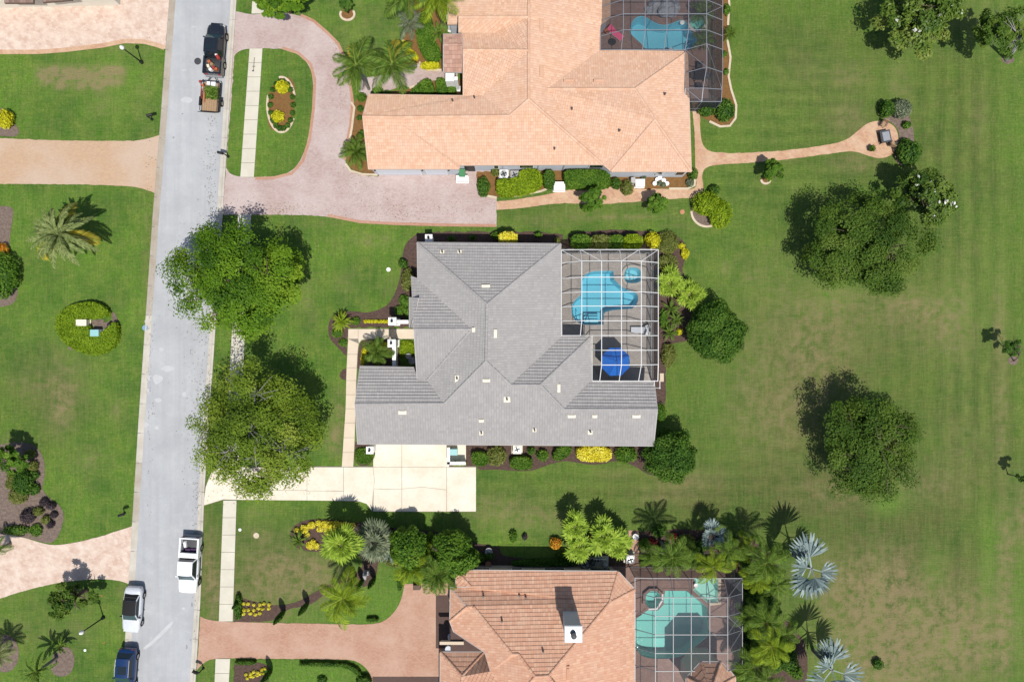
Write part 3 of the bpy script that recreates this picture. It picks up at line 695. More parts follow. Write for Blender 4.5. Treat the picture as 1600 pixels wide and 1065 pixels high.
# ------------------------------------------------------------------ planting beds
B = 'bed'
def bed(px, mat='mulch', z=.020, it=2): sheet('planting_bed', px, z, MAT[mat], .04, it, jag=.06)
bed([(653,364,1),(643,372),(634,380),(629,395),(627,425),(622,445),(613,468),(600,481),(575,489),(555,486),(537,486),(520,492),(512,508),(514,528),(526,541),(541,556,1),(544,512,1),(660,512,1),(660,390,1),(880,390,1),(880,366,1),(800,360)])
bed([(562,535),(570,530),(625,530,1),(625,575,1),(556,575,1),(560,550)])
bed([(536,576),(530,585),(533,592),(541,594,1),(542,576,1)])
bed([(882,390,1),(884,364),(960,358),(1010,362),(1050,362),(1075,382),(1070,405),(1064,428),(1085,447),(1094,470),(1090,520),(1072,534),(1046,536),(1040,560),(1041,640),(1024,650,1),(1010,600,1),(1010,395,1)])
bed([(746,729,1),(748,734),(775,733),(800,735),(830,736),(850,728),(880,719),(900,722),(930,727),(965,718),(995,729),(1012,742),(1050,745),(1060,720),(1040,690),(1012,680,1),(702,680,1),(702,729,1)])
bed([(556,690,1),(586,690,1),(586,716),(575,728),(560,727),(552,716)])
# top house beds
bed([(548,170),(552,185),(546,220),(541,250),(548,264),(564,270),(592,272,1),(592,140,1),(566,143)], 'mulch_orange')
bed([(745,268,1),(745,290),(752,303),(776,308,1),(800,306),(845,298),(870,290),(920,292),(960,292),(985,296),(1040,294),(1080,293),(1086,280),(1086,262,1)], 'mulch_orange', .030)
bed([(632,60),(628,66),(640,85),(655,103),(668,110),(690,108,1),(695,40,1),(690,-40,1),(645,-40,1),(638,20)], 'mulch_orange')
bed([(600,118),(625,112),(645,103),(656,99),(660,92),(648,80),(635,80),(620,95)], 'mulch_orange', .028)
bed([(640,140),(655,133),(672,127),(722,124,1),(722,152,1),(600,152,1),(612,142)], 'mulch_orange', .036)
bed([(1110,-40,1),(1137,-40,1),(1139,10),(1137,45),(1138,60),(1142,90),(1139,120),(1142,140),(1150,165),(1149,185),(1140,197),(1125,198),(1108,190),(1092,180),(1092,160,1),(1112,160,1)], 'mulch_orange')
bed([(425,135),(436,122),(452,120),(462,132),(460,165),(456,195),(446,205),(430,206),(419,198),(417,170),(420,145)], 'mulch_orange', .036)
bed([(1376,185),(1384,168),(1400,165),(1420,178),(1428,205),(1428,235),(1420,255),(1408,260),(1395,247),(1405,225),(1405,205),(1395,192)], 'mulch_grey')
bed(ring_line(543,23,11,9,0,345,16), 'mulch_orange')
bed(ring_line(1196,281,7,6,0,345,16), 'mulch_orange')
bed(ring_line(1412,65,20,12,0,345,16), 'mulch_grey')
bed(ring_line(1104,330,24,24,0,345,16), 'mulch_grey')
bed(ring_line(1575,93,10,7,0,345,16), 'mulch_grey'); bed(ring_line(1583,563,8,7,0,345,16), 'mulch_grey')
# left gardens
bed([(-60,320,1),(0,322),(15,322),(22,328),(19,345),(15,375),(14,400),(20,430),(30,455),(22,475),(0,480),(-60,485,1)], 'mulch_grey')
bed([(-60,140,1),(0,165),(20,190),(32,205),(25,214),(5,213),(-60,210,1)], 'mulch_grey')
bed([(-60,690,1),(0,695),(25,690),(48,692),(62,703),(70,720),(70,745),(65,765),(80,780),(95,790),(101,805),(95,830),(84,848),(66,847),(40,838),(-60,830,1)], 'mulch_grey')
bed([(83,1020),(90,1010),(110,1010),(117,1025),(115,1045),(104,1056),(88,1056),(78,1045)], 'mulch_grey')
bed(ring_line(8,1020,22,30,0,345,16), 'mulch_grey')
bed([(97,545),(130,548),(160,552),(184,540),(187,515),(182,490),(172,486),(178,500),(160,505),(165,498),(140,500),(150,515),(140,520)], 'mulch_grey', .03)
# bottom garden
bed([(452,840),(457,822),(475,812),(500,810),(530,812),(556,816),(575,814),(606,820),(620,828),(605,850),(600,870),(590,880),(590,890),(585,905),(575,915),(560,918),(545,908),(530,910),(510,925),(490,942),(470,948),(450,950),(440,962),(425,970),(366,971,1),(368,930),(380,934),(410,943),(440,946),(470,938),(490,925),(520,910),(555,897),(570,880),(560,865),(540,858),(500,862),(475,860),(458,852)])
bed([(604,822),(640,826),(690,830),(735,840),(745,850),(800,855),(860,865),(905,850),(985,850,1),(985,890,1),(690,895,1),(640,880),(610,860)])
lawn_sheet('lawn_strip', [(780,850,1),(892,850,1),(890,862),(870,870),(830,872),(800,870),(782,866)], .030)
bed([(998,830,1),(1060,825),(1110,830),(1170,840),(1200,860),(1215,875),(1220,900),(1212,935),(1225,965),(1245,985),(1262,1010),(1262,1060),(1250,1180,1),(1140,1180,1),(1140,890,1),(998,888,1)])
bed([(366,1032,1),(412,1034),(425,1045),(420,1060),(400,1180,1),(366,1180,1)], 'mulch', .040)

# concrete edging strips
for ln in ([(549,160),(554,168),(550,200),(546,222)], [(540,256),(548,267),(566,272.5),(590,273.5)], [(745,285),(749,298),(760,306),(776,309)], ring_line(543,23,11,9,150,395), [(655,98),(660,101),(668,110),(690,110)], [(640,138),(655,132),(672,127)], [(628,61),(640,84)],
        [(1137,-40),(1139,10),(1137,40)], [(1136,62),(1141,90),(1138,120),(1142,140),(1150,165),(1149,185),(1140,197),(1125,198),(1108,190)], ring_line(1196,281,7,6,180,360), [(1086,275),(1085,290),(1074,295),(1045,295)], ring_line(440,164,22,43,20,100), ring_line(440,164,22,43,160,330), ring_line(1104,330,24,24,180,290), [(565,100),(570,118),(578,138)], [(800,307),(845,299),(866,291)]):
    strip('concrete_edging', ln, .22, .10, MAT['edging'], .1)
# ------------------------------------------------------------------ houses
def clip_tri(poly, tri):
    """clip a small convex polygon (u,v) by a counter-clockwise triangle"""
    for k in range(3):
        ax, ay = tri[k]; bx, by = tri[(k + 1) % 3]
        ex, ey = bx - ax, by - ay
        out = []
        n = len(poly)
        if n == 0: return out
        d = [ex * (p[1] - ay) - ey * (p[0] - ax) for p in poly]
        for i in range(n):
            j = (i + 1) % n
            if d[i] >= 0: out.append(poly[i])
            if (d[i] >= 0) != (d[j] >= 0):
                t = d[i] / (d[i] - d[j])
                out.append((poly[i][0] + t * (poly[j][0] - poly[i][0]), poly[i][1] + t * (poly[j][1] - poly[i][1])))
        poly = out
    return poly
def tile_slope(parent, V, mat, cw, cl, lift, seed):
    A = np.array([[p[0], p[1], 1] for p in V]); zz = np.array([p[2] for p in V])
    g = np.linalg.lstsq(A, zz, rcond=None)[0]
    gl = math.hypot(g[0], g[1])
    up = (g[0] / gl, g[1] / gl); rt = (up[1], -up[0])
    uv = [(p[0] * rt[0] + p[1] * rt[1], p[0] * up[0] + p[1] * up[1]) for p in V]
    vmin = min(q[1] for q in uv)
    vs_ = []; fs = []; tone = []
    rng = np.random.RandomState(seed)
    table = rng.rand(64, 64)
    for t in tess([V]):
        T = [uv[i] for i in t]
        if poly_area(T) < 0: t = (t[0], t[2], t[1]); T = [uv[i] for i in t]
        a, b, c_ = [V[i] for i in t]
        mtx = np.array([[p[0], p[1], 1] for p in (a, b, c_)])
        if abs(np.linalg.det(mtx)) < 1e-6: continue
        pl = np.linalg.solve(mtx, np.array([p[2] for p in (a, b, c_)]))
        v0, v1 = min(q[1] for q in T), max(q[1] for q in T)
        j0 = int(math.floor((v0 - vmin) / cl)); j1 = int(math.ceil((v1 - vmin) / cl))
        for j in range(j0, j1):
            va = vmin + j * cl; vb = va + cl
            # extent in u of the triangle within this course
            us = []
            for k in range(3):
                (x1, y1), (x2, y2) = T[k], T[(k + 1) % 3]
                if va <= y1 <= vb: us.append(x1)
                for yy in (va, vb):
                    if (y1 - yy) * (y2 - yy) < 0: us.append(x1 + (x2 - x1) * (yy - y1) / (y2 - y1))
            if not us: continue
            off = 0.0
            i0 = int(math.floor((min(us) - off) / cw)); i1 = int(math.ceil((max(us) - off) / cw))
            for i in range(i0, i1):
                ua = i * cw + off
                q = [(ua + .004, va), (ua + cw - .004, va), (ua + cw - .004, vb), (ua + .004, vb)]
                q = clip_tri(q, T)
                if len(q) < 3: continue
                r = table[(j * 7 + i // 64) % 64, i % 64]
                dz = (r - .5) * .012
                n = len(vs_)
                for u_, v_ in q:
                    x = u_ * rt[0] + v_ * up[0]; y = u_ * rt[1] + v_ * up[1]
                    vs_.append((x, y, pl[0] * x + pl[1] * y + pl[2] + lift * (1 - (v_ - va) / cl) + dz + .01))
                fs.append(tuple(range(n, n + len(q)))); tone.append(r)
                for k in range(len(q)):
                    k2 = (k + 1) % len(q)
                    if abs(q[k][1] - va) < 1e-5 and abs(q[k2][1] - va) < 1e-5 and abs(q[k][0] - q[k2][0]) > .02:
                        p1, p2 = vs_[n + k], vs_[n + k2]
                        n2 = len(vs_)
                        vs_ += [(p1[0], p1[1], p1[2] - lift), (p2[0], p2[1], p2[2] - lift)]
                        fs.append((n2, n2 + 1, n + k2, n + k)); tone.append(r * .5)
    # normals up
    me = mesh_from('tile_field', vs_, fs, mat)
    at = me.attributes.new('v', 'FLOAT', 'FACE'); at.data.foreach_set('value', tone)
    bm = bmesh.new(); bm.from_mesh(me)
    fl = [f for f in bm.faces if f.normal.z < -.2]
    bmesh.ops.reverse_faces(bm, faces=fl); bm.to_mesh(me); bm.free()
    o = bpy.data.objects.new('tile_field', me); link(o, parent); o['kind'] = 'stuff'
    return o
def roof(house, faces, tmat, cw=.28, cl=.33, lift=.075, seed=1, gutter='gutter', capmat=None, skip=()):
    F3 = [[P(*p) for p in f] for f in faces]
    vs_ = []; fs = []
    for f in F3:
        n = len(vs_); vs_ += [(p[0], p[1], p[2] - .012) for p in f]; vs_ += [(p[0], p[1], p[2] - .10) for p in f]
        k = len(f)
        for t in tess([f]):
            fs.append(tuple(n + i for i in t)); fs.append(tuple(n + k + i for i in reversed(t)))
    deck = obj('roof', vs_, fs, MAT['deck_roof'], house)
    for i, f in enumerate(F3): tile_slope(deck, f, tmat, cw, cl, lift, seed * 31 + i)
    edges = {}
    for fi, f in enumerate(F3):
        for k in range(len(f)):
            a, b = f[k], f[(k + 1) % len(f)]
            key = tuple(sorted([(round(a[0], 3), round(a[1], 3)), (round(b[0], 3), round(b[1], 3))]))
            edges.setdefault(key, []).append((fi, a, b))
    cap = MB(); tones = []
    gut = []
    rng = random.Random(seed)
    for key, l in edges.items():
        fi, a, b = l[0]
        if len(l) == 2:
            f2 = F3[l[1][0]]
            c1 = np.mean(F3[fi], axis=0); c2 = np.mean(f2, axis=0)
            mid = (np.array(a) + np.array(b)) / 2
            if mid[2] < (c1[2] + c2[2]) / 2 and max(a[2], b[2]) - min(a[2], b[2]) > .3:
                # a valley unless both faces fall away from the edge
                pass
            e = np.array(b) - np.array(a); e2 = np.array([e[1], -e[0]]); e2 /= (np.linalg.norm(e2) + 1e-9)
            def slope_away(f, c):
                A = np.array([[p[0], p[1], 1] for p in f]); g = np.linalg.lstsq(A, np.array([p[2] for p in f]), rcond=None)[0]
                s = 1 if np.dot((c - mid)[:2], e2) > 0 else -1
                return g[0] * e2[0] * s + g[1] * e2[1] * s
            convex = slope_away(F3[fi], c1) + slope_away(f2, c2) < -.05
            if not convex: continue
            A_, B_ = Vector(a), Vector(b); L = (B_ - A_).length; nseg = max(1, int(L / .38))
            d = (B_ - A_) / L
            if A_.z > B_.z: A_, B_, d = B_, A_, -d
            sd = d.cross(Vector((0, 0, 1))).normalized()
            for s in range(nseg):
                p0 = A_ + d * (L * s / nseg - .02); p1 = A_ + d * (L * (s + 1) / nseg)
                prof = [(-.15, -.05), (-.09, .06), (0, .10), (.09, .06), (.15, -.05)]
                v = [p0 + sd * x * 1.08 + Vector((0, 0, z + .05)) for x, z in prof] + [p1 + sd * x + Vector((0, 0, z + .02)) for x, z in prof]
                cap.add(v, [(i, i + 5, i + 6, i + 1) for i in range(4)] + [(0, 1, 2, 3, 4)])
                tones += [rng.random()] * 5
        else:
            pxa = faces[fi][[tuple(q) for q in F3[fi]].index(tuple(a))]; pxb = faces[fi][[tuple(q) for q in F3[fi]].index(tuple(b))]
            if not (skip and ((pxa[0], pxa[1]) in skip) != ((pxb[0], pxb[1]) in skip) and abs(pxa[1] - pxb[1]) > 20): gut.append((fi, a, b))
    if cap.v:
        me = mesh_from('ridge_cap', cap.v, cap.f, capmat or tmat)
        at = me.attributes.new('v', 'FLOAT', 'FACE'); at.data.foreach_set('value', tones)
        bm = bmesh.new(); bm.from_mesh(me); bmesh.ops.reverse_faces(bm, faces=[f for f in bm.faces if f.normal.z < -.1]); bm.to_mesh(me); bm.free()
        o = bpy.data.objects.new('ridge_cap', me); link(o, deck); o['kind'] = 'stuff'
    g = MB()
    for fi, a, b in gut:
        c = np.mean(F3[fi], axis=0)
        A_, B_ = Vector(a), Vector(b)
        d = (B_ - A_); L = d.length
        if L < .15: continue
        d /= L
        nn = Vector((d.y, -d.x, 0)); nn.normalize()
        if nn.dot(Vector(c) - A_) > 0: nn = -nn
        e = d * .04
        v = []
        for p in (A_ - e, B_ + e):
            v += [p + nn * -.02 + Vector((0, 0, .03)), p + nn * .06 + Vector((0, 0, .03)), p + nn * .05 + Vector((0, 0, -.15)), p + nn * -.02 + Vector((0, 0, -.15))]
        g.add(v, [(0, 1, 5, 4), (1, 2, 6, 5), (2, 3, 7, 6), (3, 0, 4, 7), (0, 3, 2, 1), (4, 5, 6, 7)])
    if g.v: g.build('fascia', MAT[gutter], deck)
    return deck
def inset(poly, d):
    if poly_area(poly) < 0: poly = poly[::-1]
    n = len(poly); out = []
    for i in range(n):
        p0, p1, p2 = Vector(poly[i - 1]), Vector(poly[i]), Vector(poly[(i + 1) % n])
        d1 = (p1 - p0).normalized(); d2 = (p2 - p1).normalized()
        n1 = Vector((-d1.y, d1.x)); n2 = Vector((-d2.y, d2.x))
        k = 1 + n1.dot(n2)
        o = (n1 + n2) / max(k, .25)
        out.append(tuple(p1 + o * d))
    return out
def walls(house, px, z, mat, d=.55, name='wall'):
    q = inset([P(a, b, z)[:2] for a, b in px], d)
    return MB().prism(q, -.1, z - .02).build(name, mat, house)
def gable(house, pts, mat, shift):
    v = [Vector(P(*p)) + Vector((shift[0], shift[1], -.06)) for p in pts]
    w_ = [p + Vector((shift[0], shift[1], 0)) * .5 for p in v]
    n = len(v)
    obj('gable_wall', v + w_, [tuple(range(n)), tuple(range(2 * n - 1, n - 1, -1))] + [(i, n + i, n + (i + 1) % n, (i + 1) % n) for i in range(n)], mat, house)
def wall_panel(house, name, x0, x1, y, z0, z1, face, mat, proud=.04):
    """a door or window pane on a wall; face is the outward direction along y (+1/-1) or 'x+' / 'x-' with x0,x1 meaning y extent"""
    mb = MB()
    if face in (1, -1): mb.box(((x0 + x1) / 2, y + face * proud / 2, (z0 + z1) / 2), (x1 - x0, proud, z1 - z0))
    else:
        s = 1 if face == 'x+' else -1
        mb.box((y + s * proud / 2, (x0 + x1) / 2, (z0 + z1) / 2), (proud, x1 - x0, z1 - z0))
    return mb.build(name, mat, house)
def window(house, x0, x1, y, z0, z1, face):
    f = wall_panel(house, 'window', x0 - .08, x1 + .08, y, z0 - .08, z1 + .08, face, MAT['white'], .05)
    wall_panel(f, 'pane', x0, x1, y, z0, z1, face, MAT['glass'], .065)

# ---- the grey-roofed main house
main = empty('house', P(760, 560), 'house with grey tiled hip roof and cream roof vents in the middle', 'house')
A_nw, A_ne, A_n, J = (652,379,3), (876,381,3), (761,475,6), (759,564,6)
Cw, Ce, Dr, Br = (798,601,5.2), (844,601,5.2), (881,639,4.3), (694,630,4.5)
Er, Sx = (737,514,5.2), (667,594,3.55)
mfaces = [
    [A_nw, A_ne, A_n],
    [A_ne, A_n, J, Cw, (878,526,3)],
    [(878,526,3), (922,527,3), Ce, Cw],
    [(922,527,3), (924,594,3), Dr, Ce],
    [(924,594,3), (1022,597,3), (1027,639,4.3), Dr],
    [(559,693,3), (1021,696,3), (1027,639,4.3), Dr, Ce, Cw, J, Br, (555,631,4.5)],
    [(563,572,3), (646,574,3), (652,592,3.5), Sx, Br, (555,631,4.5)],
    [A_nw, A_n, J, Br, Sx, Er, (653,436,3.02)],
    [(643,432,3.0), (653,436,3.02), Er, (647,514,5.2)],
    [(647,514,5.2), Er, Sx, (652,592,3.5)],
]
roof(main, mfaces, MAT['tile_grey'], cw=.25, cl=.31, lift=.09, seed=3)
walls(main, [(652,379),(876,381),(877,526),(922,527),(923,595),(1022,596),(1021,696),(559,694),(560,573),(651,574)], 3, MAT['stucco'])
gable(main, [(560,692,3.05),(556,631,4.45),(563,573,3.05)], MAT['stucco'], (.35, 0))
gable(main, [(1020,695,3.05),(1026,639,4.25),(1021,598,3.05)], MAT['stucco'], (-.35, 0))
gable(main, [(645,434,3.05),(648,514,5.1),(651,590,3.45),(652,592,2.6),(646,434,2.6)], MAT['stucco'], (.25, 0))
# the small entry cheek roof on the west side
roof(main, [[(640,465,3.7),(640,511,3.7),(645,511,4.3),(654,466,4.5)]], MAT['tile_grey'], seed=8)
gable(main, [(654,466,4.42),(645,511,4.2),(645,511,3.2),(654,466,3.4)], MAT['stucco'], (-.1, 0))
# garage door, windows, entry
ys = P(0, 694, 3)[1] + .55
for x0, x1 in ((590, 640), (645, 697)):
    gx0, gx1 = P(x0, 0)[0], P(x1, 0)[0]
    d_ = wall_panel(main, 'garage_door', gx0, gx1, ys, .06, 2.2, -1, MAT['white'])
    for k in range(4): wall_panel(d_, 'door_panel', gx0 + .08, gx1 - .08, ys - .04, .1 + k * .53, .56 + k * .53, -1, MAT['white'], .02)
for a, b in ((770, 790), (850, 872), (935, 960)): window(main, P(a, 0)[0], P(b, 0)[0], ys, 1, 2.3, -1)
yn = P(0, 380, 3)[1] - .55
for a, b in ((690, 712), (750, 775), (830, 850)): window(main, P(a, 0)[0], P(b, 0)[0], yn, 1, 2.3, 1)
xe = P(876.5, 0, 3)[0] - .55
d_ = wall_panel(main, 'sliding_door', P(0, 500, 0)[1], P(0, 440, 0)[1], xe, .05, 2.3, 'x+', MAT['white'])
for k in range(3): wall_panel(d_, 'pane', P(0, 499 - k * 20)[1], P(0, 482 - k * 20)[1], xe + .04, .15, 2.2, 'x+', MAT['glass'], .02)
xw = P(651, 0, 3)[0] + .55
dd = wall_panel(main, 'entry_door', P(0, 530)[1], P(0, 513)[1], xw, .05, 2.4, 'x-', MAT['wood'])
# roof vents: cream off-ridge vents and pipe flashings
def zroof(px, py, faces):
    for f in faces:
        F3 = [P(*p) for p in f]
        for t in tess([F3]):
            a, b, c = [f[i] for i in t]
            if inside(px, py, [a, b, c]):
                mtx = np.array([[p[0], p[1], 1] for p in (a, b, c)])
                pl = np.linalg.solve(mtx, np.array([p[2] for p in (a, b, c)]))
                return pl[0] * px + pl[1] * py + pl[2]
    return 3
def vents(house, faces, lst, mat):
    for px, py, wx, wy, kind in lst:
        z = zroof(px, py, faces) + .06
        c = P(px, py, z)
        mb = MB()
        if kind == 'v':
            mb.box((c[0], c[1], z + .05), (m(wx), m(wy), .16), 0, .9)
            mb.box((c[0], c[1], z + .15), (m(wx) * .7, m(wy) * .62, .07))
            o = mb.build('roof_vent', MAT[mat], house)
        else:
            mb.box((c[0], c[1], z + .01), (m(wx), m(wy), .10), 0, .8)
            o = mb.build('pipe_flashing', MAT[mat], house)
            MB().lathe((c[0] + .02, c[1], z + .02), [(.09, 0), (.09, .40), (.06, .42)], 10).build('vent_pipe', MAT['dkgrey'], o)
vents(main, mfaces, [(691,394,7,8,'p'),(718,394,7,8,'p'),(759,447,13,5,'v'),(774,521,5,13,'v'),(714,591,7,11,'p'),(760,594,12,5,'v'),(792,623.5,11,9,'p'),(752,657,8,5,'v'),(752,676,7,7,'p'),(835,671.5,7,6,'p'),(629,644,13,6,'v'),(740,515,5,7,'v'),
    (873,606,5,13,'v'),(893,650,13,5,'v'),(929,650,8,5,'v'),(994,650,13,5,'v'),(922,674,8,9,'p')], 'cream')
# entry columns and low walls joined to the house
for i, (px, py) in enumerate([(620, 503), (619, 536)]):
    col = MB(); c = P(px, py)
    col.box((c[0], c[1], .15), (.75, .75, .3)).box((c[0], c[1], 1.4), (.6, .6, 2.4)).box((c[0], c[1], 2.62), (.80, .80, .14)).box((c[0], c[1], 2.72), (.68, .68, .08))
    e = empty('entry_pillar', c, ('square white pillar with a lantern north of the front walkway', 'square white pillar with a lantern south of the front walkway')[i], 'pillar', 'entry pillars')
    col.build('shaft', MAT['white'], e)
    lm = MB().lathe((c[0], c[1], 2.76), [(.10, 0), (.10, .08), (.05, .12), (.12, .16), (.13, .38), (.03, .5)], 8).build('lantern', MAT['black'], e)
mb = MB(); a = P(624, 503.5); b = P(642, 503.5)
mb.box(((a[0] + b[0]) / 2, a[1], .8), (b[0] - a[0], .28, 1.6)).box(((a[0] + b[0]) / 2, a[1], 1.64), (b[0] - a[0], .38, .09))
tag(mb.build('garden_wall', MAT['white']), 'low white garden wall joining the northern entry pillar to the grey roofed house', 'wall')
mb = MB(); a = P(620, 541); b = P(620, 578)
mb.box((a[0], (a[1] + b[1]) / 2, .8), (.26, a[1] - b[1], 1.6)).box((a[0], (a[1] + b[1]) / 2, 1.64), (.36, a[1] - b[1], .09))
tag(mb.build('garden_wall', MAT['white']), 'low white garden wall from the southern entry pillar to the garage', 'wall')
mb = MB()
for dx in (-.06, .06): mb.tube([(P(619.5, 0)[0] + dx, P(0, 507)[1], 2.3), (P(619.5, 0)[0] + dx, P(0, 532)[1], 2.3)], .035, 6)
for k in range(7): mb.tube([(P(619.5, 0)[0] - .06, P(0, 509 + k * 3.3)[1], 2.3), (P(619.5, 0)[0] + .06, P(0, 509 + k * 3.3)[1], 2.36)], .02, 5)
tag(mb.build('entry_gate_arch', MAT['bark']), 'slim dark arch bar spanning the walkway between the two entry pillars', 'arch')

# ---- the salmon-roofed house at the top
top = empty('house', P(830, 140), 'sprawling house with pale salmon tiled roof and blue grey walls at the top', 'house')
R0, R1, R2, R3 = (826,155,5.7), (796,181,5.0), (613,183,5.0), (567,182,5.0)
Q1, Q2, Q3 = (855,139,4.9), (992,139,4.9), (1023,187,4.75)
W1 = (826,79,5.7)
tfaces = [
    [(576,264,3), (718,264,3), R2, R3],
    [(718,264,3), (719,258,3.0), (942,257,3), R0, R1, R2],
    [(576,148,3.9), (724,150,3.9), (754,150,4.0), R1, R2, R3],
    [W1, R0, R1, (754,150,4.0)],
    [(724,78,5.0), W1, (754,150,4.0), (724,150,3.9)],
    [(942,257,3), R0, W1, (826,27,5.7), (826,-90,5.7), (953,-90,3), (953,28,3), (938,40,3.2), (938,79,3), Q1],
    [(938,79,3), (1074,81,3), Q2, Q1],
    [(1074,81,3), Q2, Q3, (1080,268,3)],
    [(955,268,3), (1080,268,3), Q3],
    [(942,257,3), (955,268,3), Q3, Q2, Q1],
    [(724,78,5.0), W1, (770,52,4.2), (722,52,3.9)],
    [(717,51,3.9), (770,52,4.2), W1, (826,27,5.7), (717,27,5.1)],
    [(717,27,5.1), (826,27,5.7), (826,-90,5.7), (700,-90,3.2), (700,38,3.2), (714,38,3.5)],
]
roof(top, tfaces, MAT['tile_salmon'], cw=.23, cl=.29, lift=.055, seed=11, gutter='gutter_tan', skip=())
roof(top, [[(693,113,3.2), (722,113,3.2), (722,70,4.7), (693,70,4.7)], [(693,54,4.1), (722,54,4.1), (722,70,4.7), (693,70,4.7)]], tilemat('brown roof tile', [(.30, .17, .13), (.36, .21, .16), (.40, .24, .18), (.46, .30, .23)], (.36, .23, .18)), seed=14, gutter='gutter')
walls(top, [(576,264),(576,150),(724,150),(724,40),(700,38),(700,-90),(953,-90),(953,28),(938,40),(938,79),(1074,81),(1080,268),(955,268),(942,257),(718,258),(718,264)], 3, MAT['stucco_grey'], .16)
gable(top, [(576,263,3.05),(568,182,4.95),(577,149,3.85),(577,149,2.9),(576,263,2.9)], MAT['stucco_grey'], (.3, 0))
gable(top, [(724,79,4.9),(725,149,3.8),(725,149,2.9),(724,52,2.9),(724,53,3.8)], MAT['stucco_grey'], (.2, 0))
gable(top, [(694,112,3.2),(694,70,4.6),(694,55,4.0),(694,55,2.9),(694,112,2.9)], MAT['stucco_grey'], (.2, 0))
y2 = P(0, 264, 3)[1] + .16; y1 = P(0, 257.5, 3)[1] + .16; y5 = P(0, 268, 3)[1] + .16
for a, b in ((594, 660), (668, 700)):
    x0, x1 = P(a, 0)[0], P(b, 0)[0]
    d_ = wall_panel(top, 'garage_door', x0, x1, y2, .05, 2.3, -1, MAT['white'])
    for k in range(4): wall_panel(d_, 'door_panel', x0 + .06, x1 - .06, y2 - .04, .08 + k * .55, .58 + k * .55, -1, plain('pale blue door', (.58, .62, .68), .5), .02)
for a in (592, 664, 704):
    mb = MB(); c = P(a, 0)
    mb.box((c[0], y2 - .08, 2.2), (.18, .16, .3), 0, .7).build('wall_lamp', MAT['black'], top)
for a, b, z0, z1 in ((773,779,1.2,2.2), (812,832,1.4,2.4), (918,938,1.4,2.4)): window(top, P(a, 0)[0], P(b, 0)[0], y1, z0, z1, -1)
for a, b in ((1018,1030), (1050,1062)): window(top, P(a, 0)[0], P(b, 0)[0], y5, 1.2, 2.3, -1)
for a in (786, 840, 879): wall_panel(top, 'downpipe', P(a, 0)[0] - .05, P(a, 0)[0] + .05, y1, .1, 2.8, -1, MAT['gutter'], .1)
wall_panel(top, 'side_door', P(727, 0)[0], P(743, 0)[0], y1, .05, 2.2, -1, MAT['black'])
vents(top, tfaces, [(889,127,17,5,'v'),(936,127,17,5,'v'),(846,112,6,17,'v'),(846,40,6,22,'v'),(893,171,2.5,3,'p'),(866,233,2.5,3,'p'),(967,205,2.5,3,'p'),(1038,148,3,3,'p'),(707,158,3,3,'p'),(741,153,3,3,'p')], 'tile_salmon')
for c in (P(704, 48), P(710, 48), P(716, 140)):
    MB().box((c[0], c[1], 1.5), (.35, .35, 3.0)).box((c[0], c[1], .15), (.5, .5, .3)).build('porch_column', MAT['white'], top)
c = P(706, 126); MB().box((c[0], c[1], 1.1), (.9, 1.8, 2.2)).box((c[0], c[1] + .8, 2.3), (1.4, .5, .3)).build('porch_wall', MAT['white'], top)

# ---- the terracotta-roofed house at the bottom
bot = empty('house', P(850, 1040), 'terracotta tiled house with a square white chimney at the bottom', 'house')
ze = 3.2
EY = P(0, 890, ze)[1]
def zn(px, py, pitch=.42):         # height on the big north slope
    z = 4.5
    for _ in range(20): z = ze + pitch * (EY - P(px, py, z)[1])
    return z
def vn(px, py): return (px, py, zn(px, py))
K1, K2, K3, K4, K5, K6 = vn(730,947), vn(740,947), vn(800,1021), vn(810,1021), vn(836,1056), vn(857,1055)
K7 = vn(952,941)
Z1 = vn(736,916)
zf = vn(757,1018)[2]
bfaces = [
    [(712,890,ze), (966,892,ze), K7, K6, K5, K4, K3, K2, K1, (704,917,vn(704,917)[2] - .5), Z1],
    [(966,892,ze), (992,920,ze), K7],
    [(992,920,ze), K7, K6, (870,1075,K6[2]), (870,1180,K6[2]), (992,1180,ze)],
    [(712,890,ze), Z1, (712,916,ze + .3)],
    [(704,917,ze), K1, (703,970,ze)],
    [(703,970,ze), K1, K2, K3, (766,1048,5.0), (757,1018,4.7), (709,986,ze)],
    [K3, K4, K5, (800,1100,5.9), (766,1048,5.0)],
    [K5, K6, (870,1075,K6[2]), (870,1180,K6[2]), (800,1180,5.9), (800,1100,5.9)],
    [(688,1018,ze), (757,1018,ze), (722,1056,4.7)],
    [(688,1018,ze), (722,1056,4.7), (722,1100,4.7), (688,1140,ze)],
    [(757,1018,ze), (722,1056,4.7), (722,1100,4.7), (800,1180,4.7), (800,1100,5.9), (766,1048,5.0)],
]
roof(bot, bfaces, MAT['tile_terra'], cw=.25, cl=.34, lift=.048, seed=21, gutter='gutter')
walls(bot, [(712,890),(966,892),(992,920),(992,1180),(688,1180),(688,1018),(709,1018),(709,972),(703,970),(703,916),(712,916)], ze, MAT['stucco_tan'])
gable(bot, [(704,917,ze), (729,946,K1[2] - .1), (704,969,ze)], MAT['stucco_tan'], (.25, 0))
sheet('court_shade_sheet', [(800 + (a - 800) * (H - 3.22) / H, 532.5 + (b - 532.5) * (H - 3.22) / H, 1) for a, b in ((704,980),(712,986),(762,1020),(704,1020))], 3.22, MAT['pav_brown'], .2, 0, kind=None, parent=bot)  # dark sheet over the courtyard corner, painting in the shadow there
